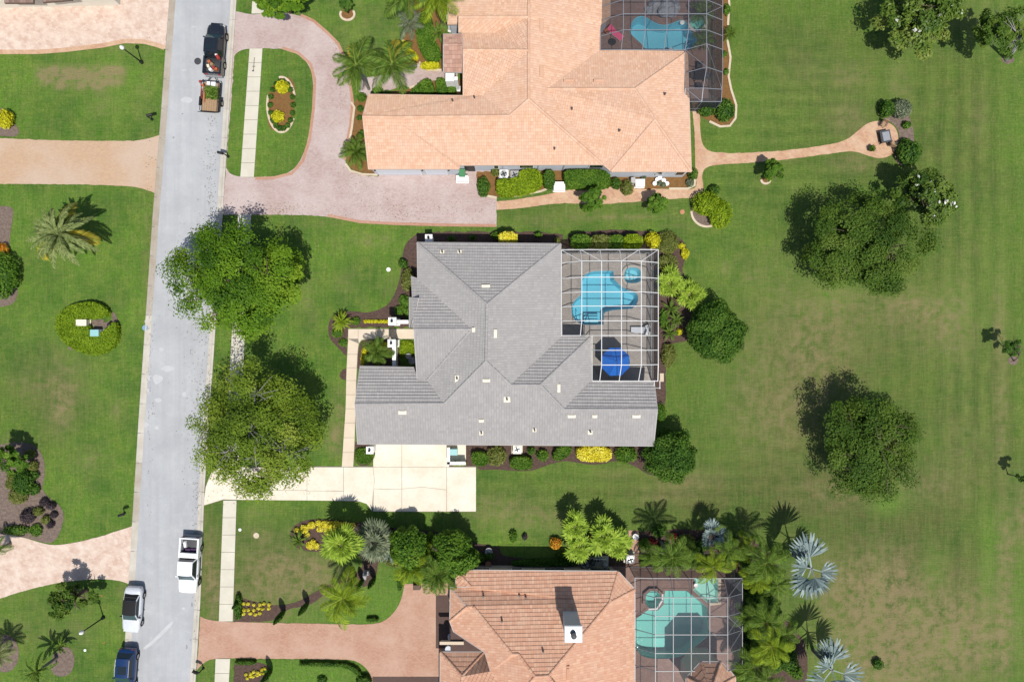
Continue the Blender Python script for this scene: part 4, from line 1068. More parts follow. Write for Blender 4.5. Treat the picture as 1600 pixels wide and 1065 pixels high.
# octagonal bay roof by the pool
oc = (1111, 1075, 0); zo = 4.3; apex = (1112, 1078, 6.6)
o8 = [(1072,1058,zo),(1095,1033,zo),(1127,1033,zo),(1149,1057,zo),(1149,1090,zo),(1127,1116,zo),(1095,1116,zo),(1072,1090,zo)]
roof(bot, [[o8[i], o8[(i + 1) % 8], apex] for i in range(8)], MAT['tile_terra'], cw=.25, cl=.34, lift=.048, seed=31)
walls(bot, [(a, b) for a, b, _ in o8], zo, MAT['stucco_tan'], .5, 'bay_wall')
# entry portal west side, column, chimney
c = P(705, 993); MB().lathe((c[0], c[1], 0), [(.35, 0), (.35, .25), (.24, .3), (.22, 2.8), (.34, 2.9), (.34, 3.1)], 14).build('entry_column', MAT['stucco_grey'], bot)
a, b = P(688, 1003, 3.3), P(724, 1003, 3.3)
MB().box(((a[0] + b[0]) / 2, a[1], 3.2), (b[0] - a[0], .22, .4)).box(((a[0] + b[0]) / 2, a[1], 3.44), (b[0] - a[0] + .1, .3, .08)).build('entry_beam', MAT['stucco_tan'], bot)
cz = 8.3; c = P(896, 990, cz)
ch = MB().box((c[0], c[1], 6.4), (1.45, 1.35, 3.6)).box((c[0], c[1], 8.2), (1.65, 1.55, .22)).build('chimney', MAT['stucco_grey'], bot)
MB().box((c[0], c[1], 8.33), (1.50, 1.40, .06)).build('chimney_cap', MAT['white'], ch)
MB().box((c[0], c[1], 8.37), (1.05, .95, .04)).build('cap_plate', MAT['steel'], ch)
MB().lathe((c[0], c[1], 8.38), [(.22, 0), (.22, .3), (.30, .32), (.30, .42), (.05, .5)], 14).build('flue', MAT['dkgrey'], ch)
vents(bot, bfaces, [(755,929,3,3,'p'),(811,928,3,3,'p'),(821,931,3,3,'p'),(784,968,3,3,'p'),(848,1015,3,3,'p'),(887,1050,5,22,'v')], 'tile_terra')
yb = P(0, 891, ze)[1] - .55
for a, b in ((740, 765), (800, 815), (850, 880), (920, 950)): window(bot, P(a, 0)[0], P(b, 0)[0], yb, 1.0, 2.3, 1)
xg = P(703, 0, ze)[0] + .55
d_ = wall_panel(bot, 'garage_door', P(0, 965, ze)[1], P(0, 925, ze)[1], xg, .05, 2.3, 'x-', MAT['white'])
for k in range(4): wall_panel(d_, 'door_panel', P(0, 964, ze)[1], P(0, 926, ze)[1], xg - .04, .1 + k * .54, .58 + k * .54, 'x-', MAT['white'], .02)

# ---- slice of a house roof past the top left corner of the picture
nb = empty('house', P(120, -60), 'house past the top left corner with only its brown eaves in view', 'house')
roof(nb, [[(8,5,3),(52,5,3),(52,-120,5),(8,-120,5)], [(68,4,3),(112,0,3),(112,-120,5),(68,-120,5)], [(-80,-6,3),(170,-8,3),(170,-120,5.2),(-80,-120,5.2)]], tilemat('dark brown roof tile', [(.16, .10, .08), (.20, .13, .10), (.24, .16, .13), (.3, .2, .17)], (.2, .14, .12)), seed=41, gutter='bark')
walls(nb, [(-80,0),(170,-6),(170,-120),(-80,-120)], 3, MAT['stucco'])

# ------------------------------------------------------------------ pools and decks
sheet('pool_deck', DECK_MAIN, .03, MAT['pav_deck'], .05, 0, holes=[(POOL_MAIN, 2), (SPA_MAIN, 2)])
sheet('pool_deck', DECK_TOP, .03, MAT['pav_deck2'], .05, 0, holes=[(POOL_TOP, 2), (SPA_TOP, 2)])
sheet('pool_deck', DECK_BOT, .03, MAT['pav_deck2'], .05, 0, holes=[(POOL_BOT, 2), (SPA_BOT, 0), (SHELF_BOT, 0)])
def pool(label, px, depth, shell, water, wz=-.10, it=2, coping=None, cat='pool', name='swimming_pool', raise_=0.0):
    q = world_poly(px, 0, it)
    cx = sum(p[0] for p in q) / len(q); cy = sum(p[1] for p in q) / len(q)
    e = empty(name, (cx, cy, -depth), label, cat)
    n = len(q)
    low = inset(q, .25)
    vs_ = [(x, y, .025 + raise_) for x, y in q] + [(x, y, -depth) for x, y in low]
    fs = [(i, n + i, n + (i + 1) % n, (i + 1) % n) for i in range(n)] + [tuple(n + i for i in t) for t in tess([low])]
    obj('basin', vs_, fs, shell, e)
    inn = inset(q, .005)
    obj('water', [(x, y, wz + raise_) for x, y in inn], tess([inn]), water, e)
    if coping:
        v = []; f = []
        o_ = inset(q, -.26)
        for (a, b), (c_, d) in zip(q, o_): v += [(a, b, .02 + raise_), (a, b, .075 + raise_), (c_, d, .075 + raise_), (c_, d, 0)]
        for i in range(n):
            j = (i + 1) % n
            for k in range(3): f.append((i * 4 + k, j * 4 + k, j * 4 + k + 1, i * 4 + k + 1))
        o = obj('coping', v, f, coping, e)
        bm = bmesh.new(); bm.from_mesh(o.data); bmesh.ops.recalc_face_normals(bm, faces=bm.faces)
        bm.normal_update()
        if sum(x.normal.z for x in bm.faces) < 0: bmesh.ops.reverse_faces(bm, faces=bm.faces)
        bm.to_mesh(o.data); bm.free()
    return e
pm = pool('turquoise swimming pool under the white framed screen cage', POOL_MAIN, 1.1, MAT['pool'], MAT['water'], coping=MAT['pav_deck'])
a, b = P(913, 490), P(935, 490)
st = MB()
for k in range(3): st.box(((a[0] + b[0]) / 2, a[1] - .1 - k * .32, -.9 + k * .13), (b[0] - a[0], .34, .5 + k * .22))
st.build('step', MAT['pool'], pm)
ps = pool('pale spa tub at the corner of the white caged pool', SPA_MAIN, .8, MAT['pool_pale'], MAT['water2'], -.06, coping=MAT['coping'], cat='spa', name='spa_tub', raise_=.12)
pool('kidney shaped turquoise pool with a grey rock waterfall in the dark cage', POOL_TOP, 1.35, MAT['pool'], MAT['water2'], coping=MAT['pav_deck2'])
pool('round green spa beside the kidney shaped pool', SPA_TOP, .7, MAT['pool_green'], MAT['water3'], -.05, coping=MAT['coping'], cat='spa', name='spa_tub', raise_=.15)
pool('green blue swimming pool in the bottom right screen cage', POOL_BOT, 1.3, MAT['pool_green'], MAT['water3'], coping=MAT['pav_deck2'])
pool('octagonal spa tub at the corner of the green blue pool', SPA_BOT, .6, MAT['pool_green'], MAT['water3'], -.05, it=0, coping=MAT['pav_deck2'], cat='spa', name='spa_tub', raise_=.3)
pool('pale shallow sun shelf at the top right of the green blue pool', SHELF_BOT, .35, MAT['shelf'], MAT['water3'], -.08, it=0, cat='pool shelf', name='sun_shelf')
strip('pool_deck_edge', [(1124,902),(1124,942),(1108,943)], .3, .09, MAT['edging'], .1)
a = P(1025.5, 948); b = P(1034, 934); c = P(1034, 925)
tag(MB().tube([(P(1012, 949)[0], P(1012, 949)[1], .34), (a[0], a[1], .34), (b[0], b[1], .34), (c[0], c[1], .34)], .10, 6).build('spillway', MAT['white']), 'white spillway lip along the rim of the octagonal spa', 'spillway')

# ------------------------------------------------------------------ screen cages
def cage(label, colpx, rowpx, zt, z_edge, cells, mats, rad, wall_edges, z_at, base_loc, extra=()):
    """colpx: [(px, z)], rowpx: [(py, z)] give plan lines; z_at(c, r) the node height; cells the set of (c, r) panels"""
    e = empty('screen_cage', base_loc, label, 'pool cage')
    X = [P(px, 0, z)[0] for px, z in colpx]; Y = [P(0, py, z)[1] for py, z in rowpx]
    nd = lambda c, r: Vector((X[c], Y[r], z_at(c, r)))
    fm, pm_, wm = mats
    for (c, r) in sorted(cells):
        q = [nd(c, r), nd(c + 1, r), nd(c + 1, r + 1), nd(c, r + 1)]
        ctr = sum(q, Vector()) / 4
        q = [p + (ctr - p).normalized() * .03 for p in q]
        obj('screen_panel', q, [(0, 3, 2, 1)], pm_, e)
    used_h = set(); used_v = set()
    for c, r in cells:
        used_h |= {(c, r), (c, r + 1)}; used_v |= {(c, r), (c + 1, r)}
    for r in range(len(Y)):
        cs = sorted(c for c, rr in used_h if rr == r)
        run = []
        for c in cs:
            if run and run[-1] == c: run.append(c + 1)
            else:
                if run: MB().tube([nd(k, r) for k in run], rad, 4).build('beam', fm, e)
                run = [c, c + 1]
        if run: MB().tube([nd(k, r) for k in run], rad, 4).build('beam', fm, e)
    for c in range(len(X)):
        rs = sorted(r for cc, r in used_v if cc == c)
        run = []
        for r in rs:
            if run and run[-1] == r: run.append(r + 1)
            else:
                if run: MB().tube([nd(c, k) for k in run], rad, 4).build('beam', fm, e)
                run = [r, r + 1]
        if run: MB().tube([nd(c, k) for k in run], rad, 4).build('beam', fm, e)
    posts = set()
    for a, b in wall_edges:
        p, q = nd(*a), nd(*b)
        for n_ in (a, b):
            if n_ not in posts:
                posts.add(n_); t = nd(*n_)
                MB().tube([(t.x, t.y, .0), (t.x, t.y, t.z)], rad * .9, 4).build('post', fm, e)
        MB().tube([(p.x, p.y, .9), (q.x, q.y, .9)], rad * .6, 4).build('chair_rail', fm, e)
        MB().tube([(p.x, p.y, .1), (q.x, q.y, .1)], rad * .8, 4).build('sill_rail', fm, e)
        obj('wall_screen', [(p.x, p.y, .1), (q.x, q.y, .1), tuple(q), tuple(p)], [(0, 1, 2, 3)], wm, e)
    for a, b in extra:
        MB().tube([nd(*a), nd(*b)], rad * .75, 4).build('brace', fm, e)
    return e
# main cage, white frame
zt = 4.6
cols = [(877,3.1),(909,zt),(940,zt),(971,zt),(1002,zt),(1028.5,3.4),(925,3.1)]
cols = [(877,3.1),(909,zt),(925,3.1),(940,zt),(971,zt),(1002,zt),(1028.5,3.4)]
rows = [(390,3.4),(408,zt),(433,zt),(456,zt),(478,zt),(501,zt),(524,zt),(547,zt),(570,zt),(595,3.1)]
def z_main(c, r):
    if c == 0: return 3.12
    if c == 6: return 3.4 if r < 9 else 3.2
    if r == 0: return 3.4
    if r == 9: return 3.14
    if c == 2: return zt if r < 6 else (3.9 if r == 6 else 3.14)
    if r >= 6 and c < 2: return 3.14
    return zt
# columns are used in two ranges, so build the cage from two blocks of cells sharing the grid without column 2 in the north block
cols_n = [cols[i] for i in (0, 1, 3, 4, 5, 6)]
def z_n(c, r):
    if c == 0: return 3.12
    if c == 5: return 3.4 if r < 9 else 3.2
    if r == 0: return 3.4
    if r == 9: return 3.14
    if r == 6 and c == 1: return 3.16
    return zt
cells = {(c, r) for c in range(5) for r in range(6)} | {(c, r) for c in range(2, 5) for r in range(6, 9)}
cg = cage('white framed screen cage over the pool beside the grey roofed house', cols_n, rows, zt, 3.4, cells, (MAT['frame_white'], MAT['screen'], MAT['screen_w']), .046,
     [((c, 0), (c + 1, 0)) for c in range(5)] + [((5, r), (5, r + 1)) for r in range(9)], z_n, P(950, 490),
     [((0, 0), (1, 1)), ((1, 0), (2, 1)), ((4, 0), (3, 1)), ((5, 0), (4, 1))])
X4 = P(925, 0, 3.1)[0]
Yr = [P(0, py, z)[1] for py, z in rows]
pt = lambda x, y, z: Vector((x, y, z))
for r in range(6, 10):
    xb = P(940, 0, zt)[0]; zb = 3.14 if r == 9 else zt
    MB().tube([pt(X4, Yr[r], 3.14), pt(xb, Yr[r], zb)], .046, 4).build('beam', MAT['frame_white'], cg)
    if r < 9:
        z2 = 3.14 if r + 1 == 9 else zt
        obj('screen_panel', [pt(X4, Yr[r], 3.13), pt(xb, Yr[r], zb - .01), pt(xb, Yr[r + 1], z2 - .01), pt(X4, Yr[r + 1], 3.13)], [(0, 3, 2, 1)], MAT['screen'], cg)
MB().tube([pt(X4, Yr[6], 3.14), pt(X4, Yr[9], 3.14)], .046, 4).build('beam', MAT['frame_white'], cg)
x0, x1 = P(1022, 0, 3.2)[0], P(1031, 0, 3.2)[0]; y0, y1 = P(0, 594, 3.2)[1], P(0, 606, 3.2)[1]
MB().tube([(x0, y0, 3.2), (x0, y1, 3.2), (x1, y1, 3.2), (x1, y0, 3.2)], .046, 4).tube([(x1, y1, 0), (x1, y1, 3.2)], .08, 4).build('door_frame', MAT['frame_white'], cg)

# bottom cage, grey frame
zb_ = 4.5
colb = [(992,3.2),(1024,zb_),(1052,zb_),(1080,zb_),(1109,zb_),(1137,zb_),(1160,3.4)]
rowb = [(903,3.4),(933,zb_),(962,zb_),(991,zb_),(1020,zb_),(1048,zb_),(1077,zb_),(1106,zb_),(1135,zb_)]
def z_b(c, r):
    if c == 0: return 3.24
    if c == 6 or r == 0: return 3.4
    return zb_
cells = {(c, r) for c in range(6) for r in range(8)} - {(3, 5), (4, 5), (3, 6), (4, 6), (3, 7), (4, 7), (2, 6), (2, 7), (5, 5), (5, 6), (5, 7)} | {(5, 5)}
cells -= {(5, 5)}
cage('grey framed screen cage over the green blue pool at the bottom', colb, rowb, zb_, 3.4, cells, (MAT['frame_silver'], MAT['screen_c'], MAT['screen_cw']), .042,
     [((c, 0), (c + 1, 0)) for c in range(6)] + [((6, r), (6, r + 1)) for r in range(5)], z_b, P(1075, 960), [((5, 1), (6, 0)), ((5, 3), (6, 2)), ((5, 4), (6, 3)), ((5, 2), (6, 3))])
# top cage, dark frame
zc = 4.6
colt = [(938,3.2),(974,zc),(1008,zc),(1042,zc),(1076,zc),(1104,zc),(1129,3.3)]
rowt = [(-70,zc),(-45,zc),(-22,zc),(0,zc),(22,zc),(47,zc),(77,3.4),(105,zc),(138,3.4),(159,2.9)]
def z_t(c, r):
    if r == 9: return 2.9
    if c == 6: return 3.3 if r < 8 else 3.1
    if r == 8: return 3.4
    if c == 0: return 3.2
    if r == 6 and c < 5: return 3.25
    if c == 4 and r > 5: return 3.15
    return zc
cells = {(c, r) for c in range(6) for r in range(6)} | {(4, 6), (5, 6), (4, 7), (5, 7), (4, 8), (5, 8)}
cage('dark framed screen cage over the kidney shaped pool at the top', colt, rowt, zc, 3.3, cells, (MAT['frame_dark'], MAT['screen_b'], MAT['screen_bw']), .042,
     [((6, r), (6, r + 1)) for r in range(9)] + [((4, 9), (5, 9)), ((5, 9), (6, 9))], z_t, P(1030, 60), [((5, 4), (6, 3)), ((5, 6), (6, 8)), ((4, 6), (5, 7)), ((5, 7), (6, 7)), ((4, 8), (5, 9))])
# ------------------------------------------------------------------ vegetation
def quad_mesh(name, V, mat, v, extra=None):
    """V: (n,4,3) leaf quads with one tone per leaf; extra: (verts, faces) of a core"""
    n = len(V); me = bpy.data.meshes.new(name)
    ev, ef = extra if extra else ([], [])
    nv = n * 4 + len(ev)
    co = np.concatenate([V.reshape(-1, 3), np.array(ev).reshape(-1, 3)]) if len(ev) else V.reshape(-1, 3)
    me.vertices.add(nv); me.vertices.foreach_set('co', co.astype(np.float32).ravel())
    loops = list(np.arange(n * 4)); starts = list(range(0, n * 4, 4)); tot = n * 4
    idx = np.arange(n * 4, dtype=np.int32)
    if len(ev):
        ex = []
        for f in ef: starts.append(tot); tot += len(f); ex += [i + n * 4 for i in f]
        idx = np.concatenate([idx, np.array(ex, dtype=np.int32)])
    me.loops.add(tot); me.loops.foreach_set('vertex_index', idx)
    me.polygons.add(len(starts)); me.polygons.foreach_set('loop_start', np.array(starts, dtype=np.int32))
    me.update(calc_edges=True); me.validate()
    at = me.attributes.new('v', 'FLOAT', 'FACE')
    tone = np.concatenate([v, np.full(len(starts) - n, .12)]) if len(ev) else v
    at.data.foreach_set('value', tone.astype(np.float32))
    me.materials.append(mat)
    return me
def unit(a): return a / (np.linalg.norm(a, axis=-1, keepdims=True) + 1e-9)
def leaves(C, Nn, size, rng, asp=.45, jit=.8):
    """rhombic leaves at C facing roughly along Nn"""
    n = len(C)
    Nn = unit(Nn + rng.normal(0, jit, (n, 3)) * .6)
    t = unit(np.cross(Nn, rng.normal(0, 1, (n, 3)))); b = np.cross(Nn, t)
    s = (size * rng.uniform(.65, 1.35, n))[:, None]
    fold = Nn * s * .12
    return np.stack([C - t * s, C + b * s * asp + fold, C + t * s, C - b * s * asp + fold], 1)
def sphere_dirs(n, rng, lo=-.4):
    z = rng.uniform(lo, 1, n); a = rng.uniform(0, 2 * np.pi, n); r = np.sqrt(1 - z * z)
    return np.stack([r * np.cos(a), r * np.sin(a), z], 1)
def ico(c, r, seed=0):
    bm = bmesh.new(); bmesh.ops.create_icosphere(bm, subdivisions=2, radius=1)
    v = [(c[0] + q.co.x * r[0], c[1] + q.co.y * r[1], c[2] + q.co.z * r[2]) for q in bm.verts]
    f = [[q.index for q in p.verts] for p in bm.faces]; bm.free()
    return v, f
def shrub(px, py, r, h, kind, label, cat='shrub', ry=None, leaf=.13, dens=1.0, group=None, name='shrub', lump=.18, z0=0.0):
    """round or oval bush whose top outline is r x ry pixels about (px,py)"""
    ry = ry or r
    seed = int(px * 7 + py * 13) % 100000
    rng = np.random.RandomState(seed)
    x, y, _ = P(px, py, h * .5)
    rx, rr = m(r), m(ry); rz = h * .55
    n = int(np.clip(230 * dens * (rx * rr + (rx + rr) * .5 * h * .8) * (.13 / leaf) ** 2 * 1.2, 90, 9000))
    d = sphere_dirs(n, rng, -.75)
    k = max(5, int(10 + 10 * rx)); ld = sphere_dirs(k, rng, -.3)
    dt = np.clip(d @ ld.T, 0, 1) ** 8
    lumpf = 1 + lump * (dt.max(1) - .55)
    lt = rng.rand(k)[dt.argmax(1)]
    rad = lumpf * rng.uniform(.86, 1.05, n)
    C = d * rad[:, None] * np.array([rx, rr, rz]); C[:, 2] = np.maximum(C[:, 2], -h * .46)
    Nn = unit(d / np.array([rx, rr, rz]) * rz + np.array([0, 0, .5]))
    V = leaves(C, Nn, leaf, rng)
    v = np.clip(.35 * lt + .65 * rng.rand(n), 0, 1)
    me = quad_mesh('foliage', V, LEAF[kind], v, ico((0, 0, 0), (rx * .84, rr * .84, rz * .84)))
    o = bpy.data.objects.new(name, me); o.location = (x, y, h * .5 + z0); COL.objects.link(o)
    return tag(o, label, cat, group)
def hedge(px, h, kind, label, leaf=.11, dens=1.0, it=1, cat='hedge', name='hedge', top_kind=None):
    """clipped hedge: outline traced at its top, in pixels"""
    q = chaikin(px, it) if it else [(a[0], a[1]) for a in px]
    q = [P(a, b, h)[:2] for a, b in q]
    if poly_area(q) < 0: q.reverse()
    rng = np.random.RandomState(int(px[0][0] * 3 + px[0][1] * 11) % 100000)
    cx = sum(p[0] for p in q) / len(q); cy = sum(p[1] for p in q) / len(q)
    tr = tess([q]); A = [abs(poly_area([q[i] for i in t])) for t in tr]
    area = sum(A)
    n1 = int(min(area * 150 * dens * (.11 / leaf) ** 2, 12000)) + 20
    pick = rng.choice(len(tr), n1, p=np.array(A) / area)
    T = np.array([[q[i] for i in t] for t in tr])[pick]
    u, w_ = rng.rand(n1, 1), rng.rand(n1, 1); f = (u + w_) > 1; u = np.where(f, 1 - u, u); w_ = np.where(f, 1 - w_, w_)
    top = T[:, 0] + (T[:, 1] - T[:, 0]) * u + (T[:, 2] - T[:, 0]) * w_
    C1 = np.concatenate([top, h + rng.normal(0, .04, (n1, 1))], 1); N1 = np.tile([0, 0, 1.], (n1, 1))
    Q = np.array(q); Q2 = np.roll(Q, -1, 0); Ls = np.linalg.norm(Q2 - Q, axis=1)
    n2 = int(min(Ls.sum() * h * 110 * dens * (.11 / leaf) ** 2, 9000)) + 20
    e = rng.choice(len(q), n2, p=Ls / Ls.sum()); t = rng.rand(n2, 1)
    pt_ = Q[e] + (Q2[e] - Q[e]) * t; d = unit(Q2[e] - Q[e]); nn = np.stack([d[:, 1], -d[:, 0]], 1)
    C2 = np.concatenate([pt_ + nn * rng.normal(0, .04, (n2, 1)), rng.rand(n2, 1) * h], 1); N2 = np.concatenate([nn, np.full((n2, 1), .4)], 1)
    C = np.concatenate([C1, C2]); Nn = np.concatenate([N1, N2])
    C[:, 0] -= cx; C[:, 1] -= cy
    V = leaves(C, Nn, leaf, rng)
    patch = np.sin(C[:, 0] * 2.3 + 1) * np.sin(C[:, 1] * 2.9) * .5 + .5
    v = np.clip(.3 * patch + .7 * rng.rand(len(C)), 0, 1)
    core = MB().prism([(a - cx, b - cy) for a, b in inset(q, .06)], 0, h - .06)
    me = quad_mesh('foliage', V, LEAF[kind], v, (core.v, core.f))
    o = bpy.data.objects.new(name, me); o.location = (cx, cy, 0); COL.objects.link(o)
    return tag(o, label, cat)
def tree(px, py, r, hc, rz, kind, label, seed, lobes=9, clumps=90, lpc=150, leaf=.17, ry=None, trunk_r=.22, bark='bark', sparse=0.0, flowers=0, name='tree', trunk_px=None, spread=.85, lobe_r=.45, bare=0, dense=False):
    """broad-leaved tree; crown centre at pixel (px,py) and height hc"""
    rng = np.random.RandomState(seed); rr = random.Random(seed)
    x, y, _ = P(px, py, hc); R = r / F * (H - hc); RY = (ry or r) / F * (H - hc)
    base = P(*trunk_px) if trunk_px else (x, y, 0)
    e = empty(name, (base[0], base[1], 0), label, 'tree')
    S_ = np.array([R, RY, rz])
    # lobes carried by limbs
    a0 = rng.uniform(0, 6.28)
    L = [(0, 0, .45)]
    for k in range(lobes):
        a = a0 + 2 * np.pi * k / lobes + rng.uniform(-.3, .3); q = rng.uniform(.42, .72) * spread
        L.append((q * np.cos(a), q * np.sin(a), rng.uniform(-.60, .40)))
    L = np.array(L); Lr = rng.uniform(lobe_r * .8, lobe_r * 1.2, len(L))
    ci = rng.randint(0, len(L), clumps)
    d = sphere_dirs(clumps, rng, -.55)
    cc = L[ci] + d * (Lr[ci] * rng.uniform(.7, 1.05, clumps))[:, None]
    ctone = .5 * rng.rand(clumps) + .5 * rng.rand(len(L))[ci]
    rc = rng.uniform(.11, .20, clumps)
    n = clumps * lpc
    k = np.repeat(np.arange(clumps), lpc)
    off = rng.normal(0, 1, (n, 3)); off = unit(off) * (rng.rand(n, 1) ** .45)
    off[:, 2] *= .55
    C = (cc[k] + off * rc[k][:, None] * 1.35) * S_
    Nn = unit(unit(cc[k]) * .5 + np.array([0, 0, .8]) + off * .5)
    V = leaves(C, Nn, leaf, rng, .5, .6)
    v = np.clip(.78 * ctone[k] + .22 * rng.rand(n), 0, 1)
    if dense:      # clipped looking ball of small leaves with a lumpy skin
        n = clumps * lpc
        d = sphere_dirs(n, rng, -.6)
        ld = sphere_dirs(26, rng, -.4); dt = np.clip(d @ ld.T, 0, 1) ** 10
        ang = np.arctan2(d[:, 1], d[:, 0]); ph = rng.uniform(0, 6.28, 4)
        wob = 1 + .07 * np.sin(2 * ang + ph[0]) + .05 * np.sin(3 * ang + ph[1]) + .045 * np.sin(5 * ang + ph[2]) + .035 * np.sin(9 * ang + ph[3])
        rad = wob * (1 + .34 * (dt.max(1) - .5)) * rng.uniform(.72, 1.05, n)
        C = d * rad[:, None] * S_ * .90
        V = leaves(C, unit(d + np.array([0, 0, .5])), leaf, rng, .5)
        v = np.clip(.4 * rng.rand(26)[dt.argmax(1)] + .6 * rng.rand(n), 0, 1)
    if bare:
        keep = np.ones(n, bool)
        for b in range(bare):
            ctr = (rng.uniform(-.35, .35), rng.uniform(-.5, .1))
            dd = np.hypot(C[:, 0] / R - ctr[0], C[:, 1] / RY - ctr[1])
            keep &= ~((dd < .20) & (rng.rand(n) < .75))
        V, v = V[keep], v[keep]
    V = V + np.array([x - base[0], y - base[1], hc])
    me = quad_mesh('crown', V, LEAF[kind], v)
    o = bpy.data.objects.new('crown', me); link(o, e, False)
    # trunk and limbs, local coordinates
    mb = MB()
    tx, ty = x - base[0], y - base[1]
    fork = Vector((tx * .35, ty * .35, max(.8, hc - rz * .75)))
    mb.tube([(0, 0, -.05), (0, 0, .25), fork], [trunk_r * 1.35, trunk_r, trunk_r * .8], 9)
    tips = list(range(len(L)))
    for i in tips:
        t = Vector((tx + L[i][0] * R, ty + L[i][1] * RY, hc + L[i][2] * rz + .1 * rz))
        mid = fork.lerp(t, .5) + Vector((rr.uniform(-.3, .3), rr.uniform(-.3, .3), rr.uniform(0, .5)))
        mb.tube([fork, mid, t], [trunk_r * .6, trunk_r * .38, trunk_r * .16], 6)
        for s in range(5 if not bare else 9):
            a = rr.uniform(0, 6.28); rl = Lr[i] * rr.uniform(.6, 1.0)
            tip = t + Vector((math.cos(a) * rl * R, math.sin(a) * rl * RY, rr.uniform(0, .5) * rl * rz))
            mb.tube([mid.lerp(t, rr.uniform(.3, 1)), tip], [trunk_r * .2, .015], 4)
    mb.build('trunk', MAT[bark], e, True, False)
    if flowers:
        fi = rng.choice(len(V), flowers * 8); ok = V[fi][:, 0, 2] > hc + rz * .1
        F0 = V[fi[ok][:flowers]].mean(1) + np.array([0, 0, .15])
        k = np.repeat(np.arange(len(F0)), 7)
        VF = leaves(F0[k] + rng.normal(0, .05, (len(k), 3)), np.tile([0, 0, 1.], (len(k), 1)), .15, rng, .6)
        me = quad_mesh('blossom', VF, LEAF['white'], rng.rand(len(k)))
        o = bpy.data.objects.new('blossom', me); link(o, e, False); o['kind'] = 'stuff'
    return e
# ---- palms: every frond is a part
def frond_mesh(kind, L, seed, width=.5, droop=.5, rise=.35, pairs=26, lw=.05, hang=.35, twist=.3):
    rng = np.random.RandomState(seed)
    def rach(t): return np.array([0.0, L * (t - .10 * droop * t * t), L * (rise * t - droop * .75 * t ** 2.2)])
    V = []; tone = []
    for i in range(pairs):
        t = .10 + .90 * i / (pairs - 1)
        p = rach(t); q = rach(min(1, t + .02)); d = (q - p) / (np.linalg.norm(q - p) + 1e-9) if t < 1 else d
        l = L * width * (math.sin(math.pi * min(1, (t * .88 + .10))) ** .6) * rng.uniform(.85, 1.1)
        for s in (-1, 1):
            dr = np.array([s * 1.0, 0, 0]) + d * (.55 + .5 * t) + np.array([0, 0, rng.uniform(-.1, twist)])
            dr /= np.linalg.norm(dr)
            mid = p + dr * l * .55; tip = p + dr * l + np.array([0, 0, -hang * l])
            wv = d * lw * L * .5
            V.append([p - wv * .7, mid - wv, tip, mid + wv]); tone.append(rng.rand())
    # rachis
    for i in range(8):
        a, b = rach(i / 8), rach((i + 1) / 8); w_ = .018 * L * (1 - i / 9)
        V.append([a + [-w_, 0, .01], a + [w_, 0, .01], b + [w_ * .85, 0, .01], b + [-w_ * .85, 0, .01]]); tone.append(.95)
    return quad_mesh('frond', np.array(V), LEAF[kind], np.array(tone))
def fan_mesh(kind, L, seed, pet=.55, seg=26, arc=250, droop=.35):
    rng = np.random.RandomState(seed)
    V = []; tone = []
    p0 = np.array([0, 0, 0.]); hub = np.array([0, L * pet, L * pet * .25])
    w_ = .02 * L + .02
    V.append([p0 + [-w_, 0, 0], p0 + [w_, 0, 0], hub + [w_ * .6, 0, 0], hub + [-w_ * .6, 0, 0]]); tone.append(.8)
    R = L * (1 - pet) * 1.35
    for i in range(seg):
        a = math.radians(90 - arc / 2 + arc * i / (seg - 1)); a2 = math.radians(arc / seg * .75)
        l = R * (1 - .22 * abs(i / (seg - 1) - .5) * 2) * rng.uniform(.9, 1.08)
        fold = (.06 if i % 2 else -.02) * L
        def at(r, da, dz): return hub + np.array([math.cos(a + da) * r, math.sin(a + da) * r, dz])
        m1 = .6
        V.append([hub, at(l * m1, -a2, fold - droop * l * .12), at(l * m1, 0, fold + .03 * L - droop * l * .10), at(l * m1, a2, fold - droop * l * .12)]); tone.append(rng.rand())
        V.append([at(l * m1, -a2, fold - droop * l * .12), at(l, -.01, fold - droop * l * .6), at(l, .01, fold - droop * l * .6), at(l * m1, a2, fold - droop * l * .12)]); tone.append(rng.rand())
    return quad_mesh('frond', np.array(V), LEAF[kind], np.array(tone))
FR = {}
def fronds_of(key, make):
    if key not in FR: FR[key] = [make(i) for i in range(3)]
    return FR[key]
